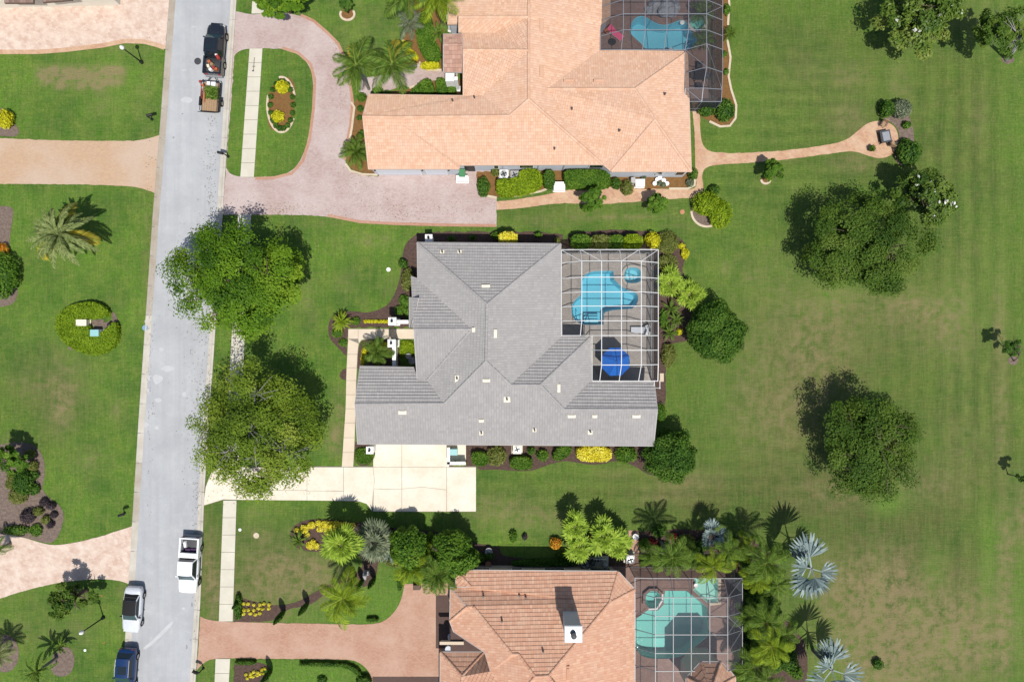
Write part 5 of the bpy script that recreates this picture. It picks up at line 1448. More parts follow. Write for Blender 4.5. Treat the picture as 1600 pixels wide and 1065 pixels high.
def palm(px, py, h, kind, label, L=2.2, n=16, style='pinnate', trunk_r=.14, el=(-.25, .9), seed=0, dry=0, name='palm_tree', cat='palm', group=None, scale_j=.15, trunk=True, frond_kw=None, lean=(0, 0)):
    """palm with its crown seen at pixel (px,py) at height h"""
    x, y, _ = P(px, py, h); rr = random.Random(seed * 31 + int(px * 3 + py))
    bx, by = x - lean[0], y - lean[1]
    e = empty(name, (bx, by, 0), label, cat, group)
    kw = frond_kw or {}
    key = (style, kind, round(L, 1), tuple(sorted(kw.items())))
    if style == 'fan': ms = fronds_of(key, lambda i: fan_mesh(kind, L, i, **kw))
    else: ms = fronds_of(key, lambda i: frond_mesh(kind, L, i, **kw))
    dm = fronds_of(('dry', round(L, 1)), lambda i: frond_mesh('dry', L, i, width=.3)) if dry else None
    for i in range(n):
        az = 2.39996 * i + rr.uniform(-.25, .25)
        t = (i + .5) / n
        elv = el[0] + (el[1] - el[0]) * t ** 1.3 + rr.uniform(-.1, .1)
        me = ms[i % 3] if i >= dry else dm[i % 3]
        o = bpy.data.objects.new('frond', me); COL.objects.link(o); o.parent = e
        o.location = (lean[0], lean[1], h)
        o.rotation_euler = (elv, rr.uniform(-.3, .3), az)
        s = rr.uniform(1 - scale_j, 1 + scale_j) * (.75 + .35 * (1 - t)); o.scale = (s, s, s)
    if trunk:
        k = max(4, int(h / .3)); pts = []; rad = []
        for i in range(k + 1):
            t = i / k; pts.append((lean[0] * t, lean[1] * t, -.05 + (h + .05) * t)); rad.append(trunk_r * (1.25 - .35 * t) * (1.0 if i % 2 else .9))
        mb = MB().tube(pts, rad, 9); mb.build('trunk', MAT['bark_palm'], e, False, False)
        MB().lathe((lean[0], lean[1], h - .25), [(trunk_r * .9, 0), (trunk_r * 1.25, .12), (trunk_r * .8, .32), (.02, .45)], 8).build('crownshaft', MAT['bark_palm'] if style == 'fan' else plain_green, e, False, False)
    return e
plain_green = plain('green crownshaft', (.16, .19, .05), .6)
def cypress(px, py, h, r, label, seed):
    """slim columnar conifer, base at ground pixel"""
    rng = np.random.RandomState(seed); x, y, _ = P(px, py)
    n = 900; t = rng.rand(n); a = rng.uniform(0, 6.28, n)
    rad = r * np.sin(np.pi * np.clip(t * .88 + .12, 0, 1)) ** .7 * rng.uniform(.75, 1.05, n)
    C = np.stack([rad * np.cos(a), rad * np.sin(a), .15 + t * h], 1)
    Nn = np.stack([np.cos(a), np.sin(a), np.full(n, .8)], 1)
    e = empty('cypress', (x, y, 0), label, 'cypress', 'columnar cypresses of the front garden')
    V = leaves(C, Nn, .10, rng)
    core = MB().lathe((0, 0, 0), [(.05, .15), (r * .8, h * .3), (r * .7, h * .6), (.03, h * .97)], 8)
    me = quad_mesh('foliage', V, LEAF['dark'], rng.rand(n), (core.v, core.f))
    link(bpy.data.objects.new('foliage', me), e, False)
    MB().tube([(0, 0, -.05), (0, 0, .4)], .06, 6).build('trunk', MAT['bark'], e, False, False)

# trees
tree(366, 440, 106, 5.2, 2.8, 'oak', 'large leafy bright green street tree overhanging the road', 5, 12, 116, 350, .135, ry=97, trunk_px=(393,440), trunk_r=.26, lobe_r=.36, spread=.96)
tree(398, 668, 104, 5.4, 3.0, 'oaky', 'olive green street tree with bare grey twigs beside the cream driveway', 9, 12, 118, 320, .12, ry=98, trunk_px=(425,655), trunk_r=.22, bark='bark_grey', bare=1, lobe_r=.38, spread=.95)
tree(1352, 388, 92, 4.4, 2.4, 'field', 'wide dark green lawn tree touching the white flowered magnolia', 12, 13, 120, 260, .12, ry=78, bark='bark', lobe_r=.42, spread=.92)
tree(1364, 696, 86, 4.4, 2.4, 'field', 'wide dark green tree alone in the middle of the back lawn', 17, 13, 116, 260, .12, ry=86, bark='bark', lobe_r=.42, spread=.92)
tree(1450, 305, 46, 3.8, 2.6, 'magnolia', 'white flowered magnolia below the round paved patio', 21, 7, 70, 110, .17, ry=42, flowers=26, lobe_r=.5)
tree(1444, 22, 64, 4.2, 3.0, 'magnolia', 'white flowered magnolia at the top edge of the lawn', 25, 8, 90, 120, .17, ry=56, flowers=20, lobe_r=.48)
tree(1570, 52, 44, 5.0, 1.9, 'field', 'thin open tree with a leaning pale trunk at the top right', 29, 7, 46, 90, .15, ry=46, bark='bark_grey', trunk_px=(1572,93), lobe_r=.42)
tree(1119, 516, 49, 2.2, 1.9, 'dark', 'dense round dark green tree on the lawn east of the white cage', 33, 8, 130, 120, .12, ry=44, dense=True)
tree(1046, 711, 42, 2.2, 1.9, 'dark', 'dense rounded green tree at the corner of the grey roofed house', 37, 8, 120, 110, .12, ry=40, dense=True)
tree(640, 856, 31, 2.6, 1.8, 'mid', 'dense round green tree left of its twin behind the terracotta house', 41, 7, 90, 100, .14, ry=32, dense=True)
tree(706, 866, 37, 2.6, 1.9, 'mid', 'dense round green tree beside the north west corner of the terracotta roof', 45, 7, 100, 100, .14, ry=38, dense=True)
tree(110, 936, 33, 2.6, 1.5, 'field', 'small loose leafed tree beside the cream paved drive at left', 49, 6, 46, 90, .13, ry=28)
tree(432, -14, 52, 4.2, 1.7, 'oak', 'leafy green tree reaching in from the top edge above the sidewalk', 53, 8, 80, 120, .15, ry=34)
tree(541, 5, 12, 2.4, .9, 'dark', 'small dark young tree in a round edged ring on the lawn', 57, 5, 26, 60, .11, ry=13, trunk_r=.07, trunk_px=(543,19))
tree(928, 311, 22, 2.0, 1.2, 'mid', 'small bushy tree over the paved path, left of the two path trees', 61, 6, 44, 60, .15, ry=20, trunk_r=.08)
tree(1027, 316, 19, 2.0, 1.2, 'mid', 'small bushy tree on the lawn edge, right of the two path trees', 65, 6, 40, 60, .15, ry=17, trunk_r=.08)
tree(1209, 265, 19, 2.0, 1.2, 'mid', 'small bushy tree in a curved edged ring below the long garden path', 69, 6, 40, 60, .15, ry=17, trunk_r=.08, trunk_px=(1197,279))
tree(1582, 541, 17, 2.6, 1.1, 'dark', 'small dark sapling on the far right lawn', 73, 5, 22, 60, .12, trunk_r=.06, trunk_px=(1583,563))
tree(12, 718, 26, 2.6, 1.3, 'mid', 'leafy green tree at the left edge of the bark bed', 77, 6, 40, 80, .14, trunk_r=.1)
tree(1604, 748, 12, 2.6, 1.0, 'dark', 'dark small tree cut off by the right edge of the picture', 79, 5, 20, 60, .12, trunk_r=.06)

# palms
DATE = dict(width=.13, droop=.75, rise=.5, pairs=38, lw=.045, hang=.25)
QUEEN = dict(width=.29, droop=.75, rise=.55, pairs=40, lw=.026, hang=.6)
palm(92, 366, 4.2, 'date', 'large date palm with arching grey green fronds on the left lawn', 3.4, 40, trunk_r=.28, seed=1, dry=3, el=(-.45, .75), frond_kw=DATE)
palm(556, 103, 6.0, 'palm', 'queen palm at the drive edge, left of the pair by the salmon roof', 2.9, 13, seed=2, el=(-.3, .7), frond_kw=QUEEN, dry=1)
palm(612, 101, 6.0, 'palm', 'queen palm in front of the entry path, right of the pair', 2.9, 13, seed=3, el=(-.3, .7), frond_kw=QUEEN, dry=1)
palm(640, -8, 6.0, 'palm', 'tall palm cut off by the top edge left of the entry garden', 2.8, 12, seed=4, el=(-.3, .7), frond_kw=QUEEN)
palm(683, -4, 6.0, 'palmy', 'tall yellowing palm at the top edge overlapping the salmon roof', 3.0, 13, seed=5, el=(-.3, .7), frond_kw=QUEEN)
palm(640, 38, 2.2, 'grey', 'small drooping grey green palm beside the curved hedge at the top', 1.6, 12, seed=6, frond_kw=QUEEN, trunk_r=.09)
palm(686, 52, 1.0, 'palm', 'low spiky palm against the entry of the salmon roofed house', 1.4, 18, seed=7, frond_kw=DATE, el=(-.1, 1.1))
palm(536, 934, 5.2, 'palmy', 'tall green palm leaning over the red brick drive', 3.0, 14, seed=8, el=(-.3, .7), frond_kw=QUEEN)
palm(533, 851, 4.4, 'fan', 'bright lime fan palm in the yellow flower bed', 1.7, 16, style='fan', seed=9, el=(-.3, .9), frond_kw=dict(pet=.42))
palm(585, 845, 1.8, 'grey', 'grey green fan palm between the flower bed and the round trees', 1.9, 22, style='fan', seed=10, el=(-.2, 1.0), frond_kw=dict(pet=.45))
palm(608, 866, .8, 'silver', 'silvery blue agave like rosette beside the grey fan palm', 1.2, 16, seed=11, frond_kw=dict(width=.1, droop=.3, rise=.5, pairs=16, lw=.06, hang=.05), name='agave', cat='agave', trunk=False)
palm(645, 884, 3.0, 'palmy', 'yellow green cluster palm by the end of the red brick drive', 2.3, 18, seed=12, el=(-.2, .9), frond_kw=QUEEN)
palm(684, 896, 3.4, 'palm', 'green cluster palm hanging over the terracotta eaves', 2.4, 18, seed=13, el=(-.2, .9), frond_kw=QUEEN)
palm(520, 846, 1.0, 'palmy', 'low golden hearted cycad between the yellow flowers', 1.2, 24, seed=14, frond_kw=DATE, el=(-.1, 1.2), name='cycad', cat='cycad', trunk_r=.14)
palm(467, 844, .7, 'palm', 'spiky green cycad at the left end of the yellow flower bed', 1.15, 24, seed=15, frond_kw=DATE, el=(-.1, 1.2), name='cycad', cat='cycad', trunk_r=.14)
palm(546, 952, .7, 'palm', 'small cycad with a golden heart under the tall palm by the brick drive', 1.0, 20, seed=16, frond_kw=DATE, el=(-.1, 1.2), name='cycad', cat='cycad', trunk_r=.12)
palm(534, 502, .7, 'palmy', 'sunlit sago cycad with a tan heart beside the front walkway', 1.25, 30, seed=17, frond_kw=DATE, el=(-.15, 1.2), name='cycad', cat='cycad', trunk_r=.16)
palm(590, 549, 2.0, 'palm', 'feathery green palm in the entry courtyard bed', 1.7, 20, seed=18, el=(-.2, 1.0), frond_kw=QUEEN, trunk_r=.1)
for i, (px, py, h, L, lab) in enumerate([(898,822,2.6,1.3,'upper left lime fan palm of the clump behind the terracotta house'),(905,852,2.0,1.3,'lower left lime fan palm of the clump above the equipment pad'),(942,836,2.6,1.5,'middle lime fan palm of the clump left of the brick path'),(964,848,2.0,1.3,'lime fan palm touching the brick path')]):
    palm(px, py, h, 'fan', lab, L * 1.15, 10, style='fan', seed=30 + i, el=(-.1, .8), frond_kw=dict(pet=.55, arc=300, seg=20, droop=.25), trunk_r=.1, group='lime fan palms behind the terracotta house')
for i, (px, py, lab) in enumerate([(1046,442,'lime fan palm nearer the white cage in the east bed'),(1077,460,'lime fan palm next to the dense round tree in the east bed')]):
    palm(px, py, 1.2, 'fan', lab, 1.6, 9, style='fan', seed=36 + i, el=(-.05, .8), frond_kw=dict(pet=.55, arc=300, seg=20, droop=.25), trunk_r=.1, group='lime fan palms of the east bed')
for i, (px, py, lab) in enumerate([(1048,482,'upper dark spiky cycad below the east fan palms'),(1056,500,'middle dark spiky cycad below the east fan palms'),(1046,520,'lowest dark spiky cycad below the east fan palms')]):
    palm(px, py, .5, 'palm', lab, 1.0, 20, seed=40 + i, frond_kw=DATE, el=(-.05, 1.1), name='cycad', cat='cycad', trunk_r=.1, group='dark cycads of the east bed')
palm(1050, 870, 5.2, 'palm', 'green feather palm beside the brick path at the bottom cage', 2.4, 12, seed=44, el=(-.25, .8), frond_kw=QUEEN)
palm(1114, 884, 4.6, 'palmy', 'lime feather palm over the north wall of the bottom cage', 2.0, 12, seed=45, el=(-.25, .8), frond_kw=QUEEN)
palm(1196, 878, 4.6, 'palm', 'lime feather palm left of the silver palm on the lawn edge', 2.6, 14, seed=46, el=(-.25, .8), frond_kw=QUEEN)
palm(1182, 905, 3.4, 'palmy', 'yellowish feather palm outside the corner of the bottom cage', 1.8, 12, seed=47, el=(-.25, .8), frond_kw=QUEEN)
palm(1196, 970, 4.4, 'palm', 'upper feather palm along the east wall of the bottom cage', 2.6, 14, seed=48, el=(-.25, .8), frond_kw=QUEEN)
palm(1205, 1008, 4.8, 'palmy', 'feather palm in the middle of the row east of the bottom cage', 2.5, 14, seed=49, el=(-.25, .8), frond_kw=QUEEN)
palm(1180, 1040, 3.6, 'palm', 'dark feather palm low in the row east of the bottom cage', 2.3, 14, seed=50, el=(-.25, .8), frond_kw=QUEEN)
SIL = dict(pet=.40, seg=18, arc=150, droop=.10)
palm(1268, 888, 4.2, 'silver', 'large silver blue fan palm standing out on the lawn edge', 2.7, 5, style='fan', seed=51, el=(-.1, .7), frond_kw=SIL, trunk_r=.16)
palm(1300, 1046, 4.2, 'silver', 'large silver blue fan palm at the bottom edge of the lawn', 2.8, 5, style='fan', seed=52, el=(-.1, .7), frond_kw=SIL, trunk_r=.16)
palm(1113, 834, 2.4, 'silver', 'small silver fan palm above the bottom cage', 1.5, 6, style='fan', seed=53, el=(0, .9), frond_kw=SIL, trunk_r=.1)
palm(58, 1048, 3.0, 'palm', 'dark feathery palm at the bottom left corner lawn', 2.0, 16, seed=54, el=(-.2, .9), frond_kw=DATE)
palm(-4, 1022, 2.0, 'date', 'sparse brownish palm cut off by the left edge near the bottom', 1.9, 14, seed=55, el=(-.3, .7), frond_kw=QUEEN)
palm(-6, 858, 2.0, 'palm', 'palm leaning in from the left edge over the cream drive', 1.7, 14, seed=56, el=(-.2, .9), frond_kw=QUEEN)
palm(558, 238, 1.4, 'palm', 'bushy green palm at the west end of the salmon roof', 1.8, 22, seed=57, el=(-.1, 1.1), frond_kw=QUEEN, trunk_r=.1)
palm(1097, 20, 1.6, 'palm', 'potted palm inside the dark cage beside the rock waterfall', 1.5, 14, seed=58, frond_kw=QUEEN, trunk_r=.08)
palm(1142, 52, .8, 'palm', 'small feathery palm in the edged bed outside the dark cage', .9, 14, seed=59, frond_kw=QUEEN, trunk_r=.07)
palm(1100, 62, 1.2, 'palm', 'dark palm in the corner of the dark cage by the kidney pool', 1.4, 14, seed=60, frond_kw=QUEEN, trunk_r=.08)
palm(95, 1008, .9, 'palm', 'small spiky palm on the bark patch in the lower left lawn', 1.1, 16, seed=61, frond_kw=DATE, trunk_r=.08)

# round and oval shrubs: px, py, r, h, kind, label, (ry, leaf)
SH = [
 (1103,318,20,1.6,'lime','rounded lime green shrub, left half of the double shrub by the path corner',19,.12),
 (1124,333,18,1.6,'lime','rounded lime green shrub, right half of the double shrub by the path corner',22,.12),
 (1116,297,9,.9,'dark','small dark shrub above the double lime shrub',8,.1),
 (1408,170,14,1.5,'grey','grey green round shrub at the top of the patio bed',14,.12),
 (1386,170,11,1.4,'dark','dark round shrub form standing in for a shadow left of the grey green shrub above the patio',13,.12),  # dark leafy ball added where a shadow lies
 (1417,195,6.5,.7,'mid','small bright shrub in the bark bed right of the patio',6,.1),
 (1420,238,18,1.7,'dark','large round dark shrub below the paved patio',18,.12),
 (1415,222,7,.8,'mid','small green shrub just above the large dark patio shrub',6,.1),
 (1104,171,13,1.3,'dark','dark round shrub left at the foot of the dark cage',11,.12),
 (1133,173,15,1.4,'dark','dark oval shrub in the curved end of the edged bed',17,.12),
 (755,292,10,1.1,'dark','dark oval shrub at the corner of the pink paver drive',15,.1),
 (774,268,7,.9,'olive','small olive shrub left of the white air conditioner',7,.1),
 (962,287,8,1.1,'dark','left small round shrub at the salmon house south wall',9,.1),
 (980,294,9,1.1,'olive','right small round shrub at the salmon house south wall',12,.1),
 (1083,272,7,1.2,'palm','loose green shrub at the south east corner of the salmon house',9,.12),
 (1078,286,6,.6,'grey','pale spiky plant near the south east corner of the salmon house',6,.12),
 (441,136,11,.6,'gold','upper golden mound in the island bed',10,.1),
 (434,182,10,.6,'gold','lower golden mound in the island bed',9,.1),
 (8,186,12,1.2,'gold','bright yellow shrub at the left edge by the tan drive',14,.11),
 (3,430,24,2.0,'mid','round leafy bush at the left edge below the date palm',33,.13),
 (1,392,12,.9,'orange','orange and green croton at the left edge',12,.11),
 (48,709,8,.7,'olive','upper small clipped round shrub in the left bark bed',7,.09),
 (51,728,8,.7,'olive','second small clipped round shrub in the left bark bed',8,.09),
 (50,742,10,.7,'dark','dark low shrub in the middle of the left bark bed',8,.1),
 (20,745,9,.6,'olive','low olive shrub at the left of the bark bed',8,.1),
 (52,764,10,.7,'dark','dark low shrub under the bare bush of the left bark bed',9,.1),
 (16,756,8,.6,'olive','low olive shrub next to the left paving of the bark bed',8,.1),
 (28,775,14,.7,'olive','wide olive shrub at the left of the lower bark bed',12,.1),
 (69,784,7,.6,'purple','purple ball shrub at the top of the lower bark bed',6,.08),
 (80,790,7,.6,'purple','purple ball shrub second in the lower bark bed',6,.08),
 (84,804,6,.5,'purple','purple ball shrub at the right edge of the lower bark bed',5,.08),
 (79,819,6,.5,'purple','lowest purple ball shrub of the lower bark bed',6,.08),
 (60,799,8,.6,'olive','round olive shrub between the purple balls',7,.09),
 (71,812,7,.6,'olive','small olive shrub low among the purple balls',7,.09),
 (44,806,12,.8,'purple','loose purple grey bush in the lower bark bed',11,.1),
 (56,828,10,.5,'mid','bright green low shrub at the foot of the left bark bed',9,.1),
 (25,828,20,.6,'palm','low green groundcover shrub beside the cream drive',7,.12),
 (36,752,14,1.5,'dark','dark tall bush in the middle of the left bark bed',20,.12),
 (569,710,7,.5,'mid','little tufted shrub in the round bed by the driveway',7,.1),
 (637,437,10,1.1,'olive','olive shrub by the north west entry of the grey house',17,.11),
 (630,412,7,.9,'dark','dark shrub above the olive entry shrub',7,.11),
 (632,470,8,.6,'mid','green plant below the olive entry shrub',10,.12),
 (624,485,8,.5,'mid','leafy green plant next to the northern entry pillar',7,.12),
 (637,488,6,.5,'mid','leafy green plant against the entry wall',10,.12),
 (556,501,7,.4,'mid','small green plant right of the sago cycad',7,.1),
 (527,520,9,.3,'mid','low green plant under the sago cycad',7,.1),
 (536,535,7,.3,'mid','low leafy plant at the bottom of the front bed',6,.1),
 (782,368,14,1.0,'mid','green shrub left of the clipped yellow hedge',7,.11),
 (841,367,6,.8,'mid','small green shrub right of the clipped yellow hedge',4,.1),
 (705,372,6,.5,'dark','left low shrub in the narrow north bed',4,.1),
 (738,371,6,.5,'dark','right low shrub in the narrow north bed',4,.1),
 (871,376,5,.8,'olive','little olive shrub at the north east corner of the grey roof',6,.1),
 (1020,375,12,1.4,'gold','yellow green shrub at the north east corner of the white cage',12,.13),
 (1043,380,17,1.0,'olive','loose olive shrub east of the yellow green cage corner shrub',18,.1),
 (1070,396,6,.7,'gold','small golden shrub at the tip of the east bed',9,.1),
 (1064,384,6,.6,'gold','small golden shrub left of the tip of the east bed',4,.1),
 (1042,410,16,.9,'olive','loose olive shrub above the east fan palms',13,.1),
 (1045,555,11,.9,'olive','olive shrub below the dark cycads',18,.11),
 (1062,518,5,.5,'gold','tiny golden shrub left of the dense round tree',5,.09),
 (1037,498,6,.6,'mid','narrow green shrub against the cage below the fan palms',16,.11),
 (1033,645,8,.8,'mid','green shrub at the south east corner of the white cage',14,.11),
 (776,712,15,1.0,'olive','loose olive grass like shrub in the south bed',15,.12),
 (848,711,9,.8,'mid','leafy green plant right of the south air conditioner',9,.12),
 (830,704,6,.7,'dark','small dark plant next to the south air conditioner',6,.11),
 (978,710,17,1.0,'mid','loose green shrub right of the bright yellow south hedge',13,.11),
 (832,704,4,.5,'mid','tiny plant behind the south air conditioner',4,.1),
 (764,868,9,.6,'dark','dark potted shrub in the shade behind the terracotta house',7,.1),
 (750,872,7,.6,'mid','pale leaved shrub at the corner of the round tree',8,.12),
 (802,838,6,.7,'mid','thin young green plant at the lawn edge',9,.1),
 (868,848,9,.9,'orange','orange and yellow croton at the shaded lawn edge',9,.1),
 (820,838,4,.5,'purple','small dark red plant in a mulch ring on the lawn',5,.09),
 (921,840,6,.6,'red','red leaved shrub in the fan palm clump',5,.1),
 (1018,847,9,.7,'red','red leaved shrub right of the brick path',6,.1),
 (1052,838,6,.6,'red','red leaved shrub above the bottom cage',6,.1),
 (1070,846,16,1.0,'olive','olive shrub between the feather palm and the silver palm',12,.11),
 (1030,830,12,.8,'dark','dark shrub at the top right of the brick path',9,.11),
 (1085,862,14,1.0,'dark','dark shrub in front of the bottom cage wall',9,.11),
 (1150,870,12,.8,'mid','green shrub near the corner of the bottom cage',9,.12),
 (1172,930,14,1.6,'dark','dark bush outside the upper east wall of the bottom cage',14,.13),
 (1196,940,16,1.8,'dark','dark leafy bush beside the lawn east of the bottom cage',15,.14),
 (1170,952,7,.7,'red','red leaved shrub against the east wall of the bottom cage',6,.1),
 (1176,990,14,1.5,'dark','dark bush in the middle of the east cage bed',15,.13),
 (1232,1030,14,1.2,'dark','dark bush right of the feather palm row at the bottom',18,.13),
 (1196,1034,7,.8,'red','red leaved shrub low in the east cage bed',7,.1),
 (1168,1018,14,1.4,'mid','green bush against the lower east cage wall',16,.13),
 (1165,1055,16,1.6,'mid','broad leaved green bush at the bottom of the east cage bed',14,.15),
 (1372,1037,8,.7,'dark','small dark shrub alone on the dry lawn near the bottom',8,.11),
 (415,1048,4,.3,'dark','tiny shrub in the lowest flower bed',4,.08),
 (503,1062,8,.5,'dark','round dark shrub on the bright strip of lawn at the bottom',6,.09),
 (1136,15,5,.5,'mid','small green plant at the top of the edged cage bed',9,.1),
 (1132,84,4,.4,'mid','tiny plant in the middle of the edged cage bed',5,.09),
 (1135,112,4,.4,'mid','tiny plant low in the edged cage bed',5,.09),
 (563,170,5,.4,'dark','tiny round plant upper in the orange garage bed',5,.08),
 (562,184,5,.4,'dark','tiny round plant lower in the orange garage bed',4,.08),
 (565,152,7,.8,'mid','green shrub at the corner of the salmon roof by the palm trunk',7,.1),
 (590,143,9,.8,'mid','green shrub below the queen palms',7,.1),
 (605,146,6,.7,'mid','small green shrub at the garage roof edge',4,.1),
 (706,140,8,.8,'mid','bright green shrub beside the white porch wall',7,.1),
 (566,210,6,.7,'mid','green shrub left of the salmon gable',6,.1),
]
for s in SH: shrub(s[0], s[1], s[2], s[3], s[4], s[5], ry=s[6], leaf=s[7])

# the thick planting round the bottom cage
for i, (px, py, h, k, L, lab) in enumerate([(1138,862,4.4,'palm',1.9,'dark feather palm between the silver palm and the cage corner'),(1166,858,3.0,'palmy',1.7,'short feather palm above the yellow edged hedge'),(1214,914,3.2,'palm',1.8,'feather palm leaning onto the lawn below the silver palm'),
        (1168,962,3.4,'palm',1.8,'feather palm pressed against the upper east cage wall'),(1224,990,3.6,'palm',1.9,'feather palm at the lawn side of the east cage row'),(1196,1062,4.0,'palm',2.1,'feather palm cut by the bottom edge east of the cage'),(1158,1030,2.6,'palm',1.6,'short feather palm beside the octagonal bay'),(1085,872,3.0,'palm',1.6,'short feather palm in the middle of the north cage bed'),(1018,868,2.4,'palm',1.5,'short feather palm next to the brick path and cage'),(662,872,2.6,'palmy',1.8,'yellow green palm squeezed between the two round trees')]):
    palm(px, py, h, k, lab, L, 12, seed=80 + i, el=(-.25, .8), frond_kw=QUEEN, trunk_r=.09)
for s in [(1008,850,9,1.0,'mid','green shrub on the right of the brick path',8,.12),(1036,856,11,1.0,'dark','dark shrub in front of the iron fence, left',8,.12),(1062,862,11,1.1,'mid','green shrub in front of the iron fence, middle',7,.12),(1098,850,12,1.2,'dark','dark shrub under the small silver palm',9,.12),(1126,850,11,1.0,'mid','green shrub right of the small silver palm',9,.12),(1144,842,9,.8,'dark','dark shrub near the lawn right of the small silver palm',7,.12),
        (1168,882,11,1.2,'dark','dark shrub outside the top right cage corner',9,.13),(1206,896,10,.9,'lime','lime leaved shrub on the lawn side of the cage corner',9,.13),(1164,906,9,1.2,'mid','green shrub against the cage just below its corner',10,.13),(1204,920,10,1.0,'mid','green shrub under the leaning feather palm',9,.13),(1188,958,11,1.4,'mid','broad green shrub in the upper east cage bed',10,.14),(1212,956,9,1.0,'dark','dark shrub on the lawn side of the upper east cage bed',9,.12),
        (1164,976,9,1.3,'lime','lime shrub against the east cage wall',9,.13),(1222,1006,11,1.1,'dark','dark shrub at the lawn edge of the lower cage bed',10,.13),(1160,1004,9,1.2,'dark','dark shrub beside the lower cage wall',9,.13),(1212,1038,12,1.3,'dark','dark shrub under the lower feather palms',11,.13),(1244,1050,10,1.1,'mid','green shrub left of the lower silver palm',10,.13),(1186,1022,11,1.3,'lime','lime shrub between the lower feather palms',10,.13),
        (880,868,10,.8,'dark','dark shrub left of the lime fan palm clump',7,.12),(925,862,10,.8,'dark','dark shrub under the lime fan palm clump',7,.12),(972,866,9,.8,'mid','green shrub between the fan palms and the brick path',7,.12),(620,846,9,1.0,'mid','green shrub left of the round tree pair',9,.12),(672,842,10,1.3,'mid','green shrub filling the gap between the round trees',10,.12),(700,884,9,1.0,'dark','dark shrub under the green cluster palm',8,.12),(620,872,9,.9,'lime','lime shrub beside the silvery agave rosette',8,.12)]:
    shrub(s[0], s[1], s[2], s[3], s[4], s[5], ry=s[6], leaf=s[7], lump=.4)

ORD = 'first second third fourth fifth sixth seventh eighth ninth tenth eleventh twelfth thirteenth fourteenth fifteenth sixteenth seventeenth eighteenth'.split()
# golden and yellow flower mounds: individual plants
MOUNDS = [(475,826,7),(487,820,6),(498,817,5),(508,819,6),(517,820,6),(526,818,5),(513,828,7),(500,826,5),(523,829,5),(480,834,4),(537,818,3),(545,819,3),(552,819,3),(484,852,6),(494,853,5),(489,846,4),(532,818,3),(463,828,4)]
for i, (px, py, r) in enumerate(MOUNDS):
    shrub(px, py, r, .45, 'yellow', ORD[sorted(q[0] for q in MOUNDS).index(px)] + ' yellow flowering mound from the left in the bed above the dry lawn', 'flower', leaf=.10, group='yellow mounds of the flower bed', name='yellow_flower')
for i in range(16):
    a = random.Random(i + 90); shrub(382 + (i % 6) * 7.5 + a.uniform(-2, 2), 944 + (i // 6) * 7 + a.uniform(-2, 2), 2.4, .3, 'yellow', ORD[i % 6] + ' yellow clump from the left, ' + ('top', 'middle', 'bottom')[i // 6] + ' row of the sidewalk bed', 'flower', leaf=.08, group='yellow flowers by the sidewalk', name='yellow_flower')
for i in range(12):
    a = random.Random(i + 190); shrub(386 + (i % 6) * 5.5 + a.uniform(-2, 2), 1052 - (i % 6) * 1.2 + (i // 6) * 6 + a.uniform(-2, 2), 2.2, .3, 'yellow', ORD[i % 6] + ' yellow clump from the left, ' + ('upper', 'lower')[i // 6] + ' row of the lowest bed', 'flower', leaf=.08, group='yellow flowers of the lowest bed', name='yellow_flower')
for i in range(9):
    shrub(571 + i * 5, 502, 3.2, .3, 'gold', ORD[i] + ' low golden plant from the left in the row north of the front walkway', 'flower', ry=2.8, leaf=.08, group='golden row of the front bed', name='golden_plant')
for i in range(18):
    a = 20 + i * 20; shrub(440 + 18 * math.cos(math.radians(a)), 164 - 37 * math.sin(math.radians(a)), 4.2, .4, 'dark', ORD[i] + ' low dark plant of the island bed ring, counted anticlockwise from the right', 'shrub', leaf=.08, group='dark ring plants of the island bed')

# clipped hedges
hedge([(780,362),(807,362),(807,379),(780,379)], 2.0, 'yellow', 'clipped bright yellow hedge on the north side of the grey house', .12)
hedge([(901,698),(955,698),(955,720),(930,721),(903,719)], 1.0, 'yellow', 'bright yellow flowering hedge on the south side of the grey house', .12)
hedge([(736,712),(741,706),(762,708),(763,727),(740,728)], .9, 'mid', 'clipped green hedge left end of the south bed', .10)
hedge([(797,714),(830,714),(832,728),(826,734),(798,733)], .9, 'mid', 'clipped green hedge below the south air conditioner', .10)
hedge([(864,712),(872,699),(893,697),(893,706),(880,718),(866,719)], .9, 'mid', 'clipped leaf shaped hedge left of the yellow south hedge', .10)
hedge([(704,721),(728,721),(728,727),(706,727)], .6, 'lime', 'low clipped lime hedge under the teal bin', .09)
hedge([(776,285),(778,279),(808,279),(814,264),(846,264),(848,292),(820,302),(790,305),(777,303)], 1.2, 'lime', 'large lime green hedge wrapping the air conditioners', .11)
hedge([(850,266),(866,265),(867,288),(858,293),(850,288)], 1.3, 'dark', 'narrow dark hedge block beside the lime hedge', .10)
hedge([(881,268),(888,265),(950,265),(954,275),(953,293),(895,292),(884,288)], 1.4, 'mid', 'long green hedge along the blue grey wall', .10)
hedge([(649,30),(656,18),(668,16),(676,35),(677,60),(688,78),(687,93),(672,95),(660,85),(651,62)], .9, 'mid', 'crescent shaped clipped hedge by the entry of the salmon house', .10)
hedge([(657,97),(686,97),(686,106),(657,106)], .6, 'gold', 'small rectangular golden hedge beside the entry path', .09)
hedge([(626,68),(632,60),(640,76),(652,84),(653,92),(643,92),(634,82)], .5, 'gold', 'golden groundcover hedge at the tip of the entry garden', .09)
hedge([(640,145),(650,133),(665,122),(674,125),(680,147),(645,148)], .9, 'mid', 'triangular clipped hedge below the entry path', .10)
hedge([(680,122),(696,122),(698,146),(683,147)], .9, 'mid', 'square clipped hedge next to the white porch', .10)
hedge([(892,366),(924,366),(924,387),(893,387)], 1.3, 'mid', 'first block of the dark green hedge above the white cage', .12)
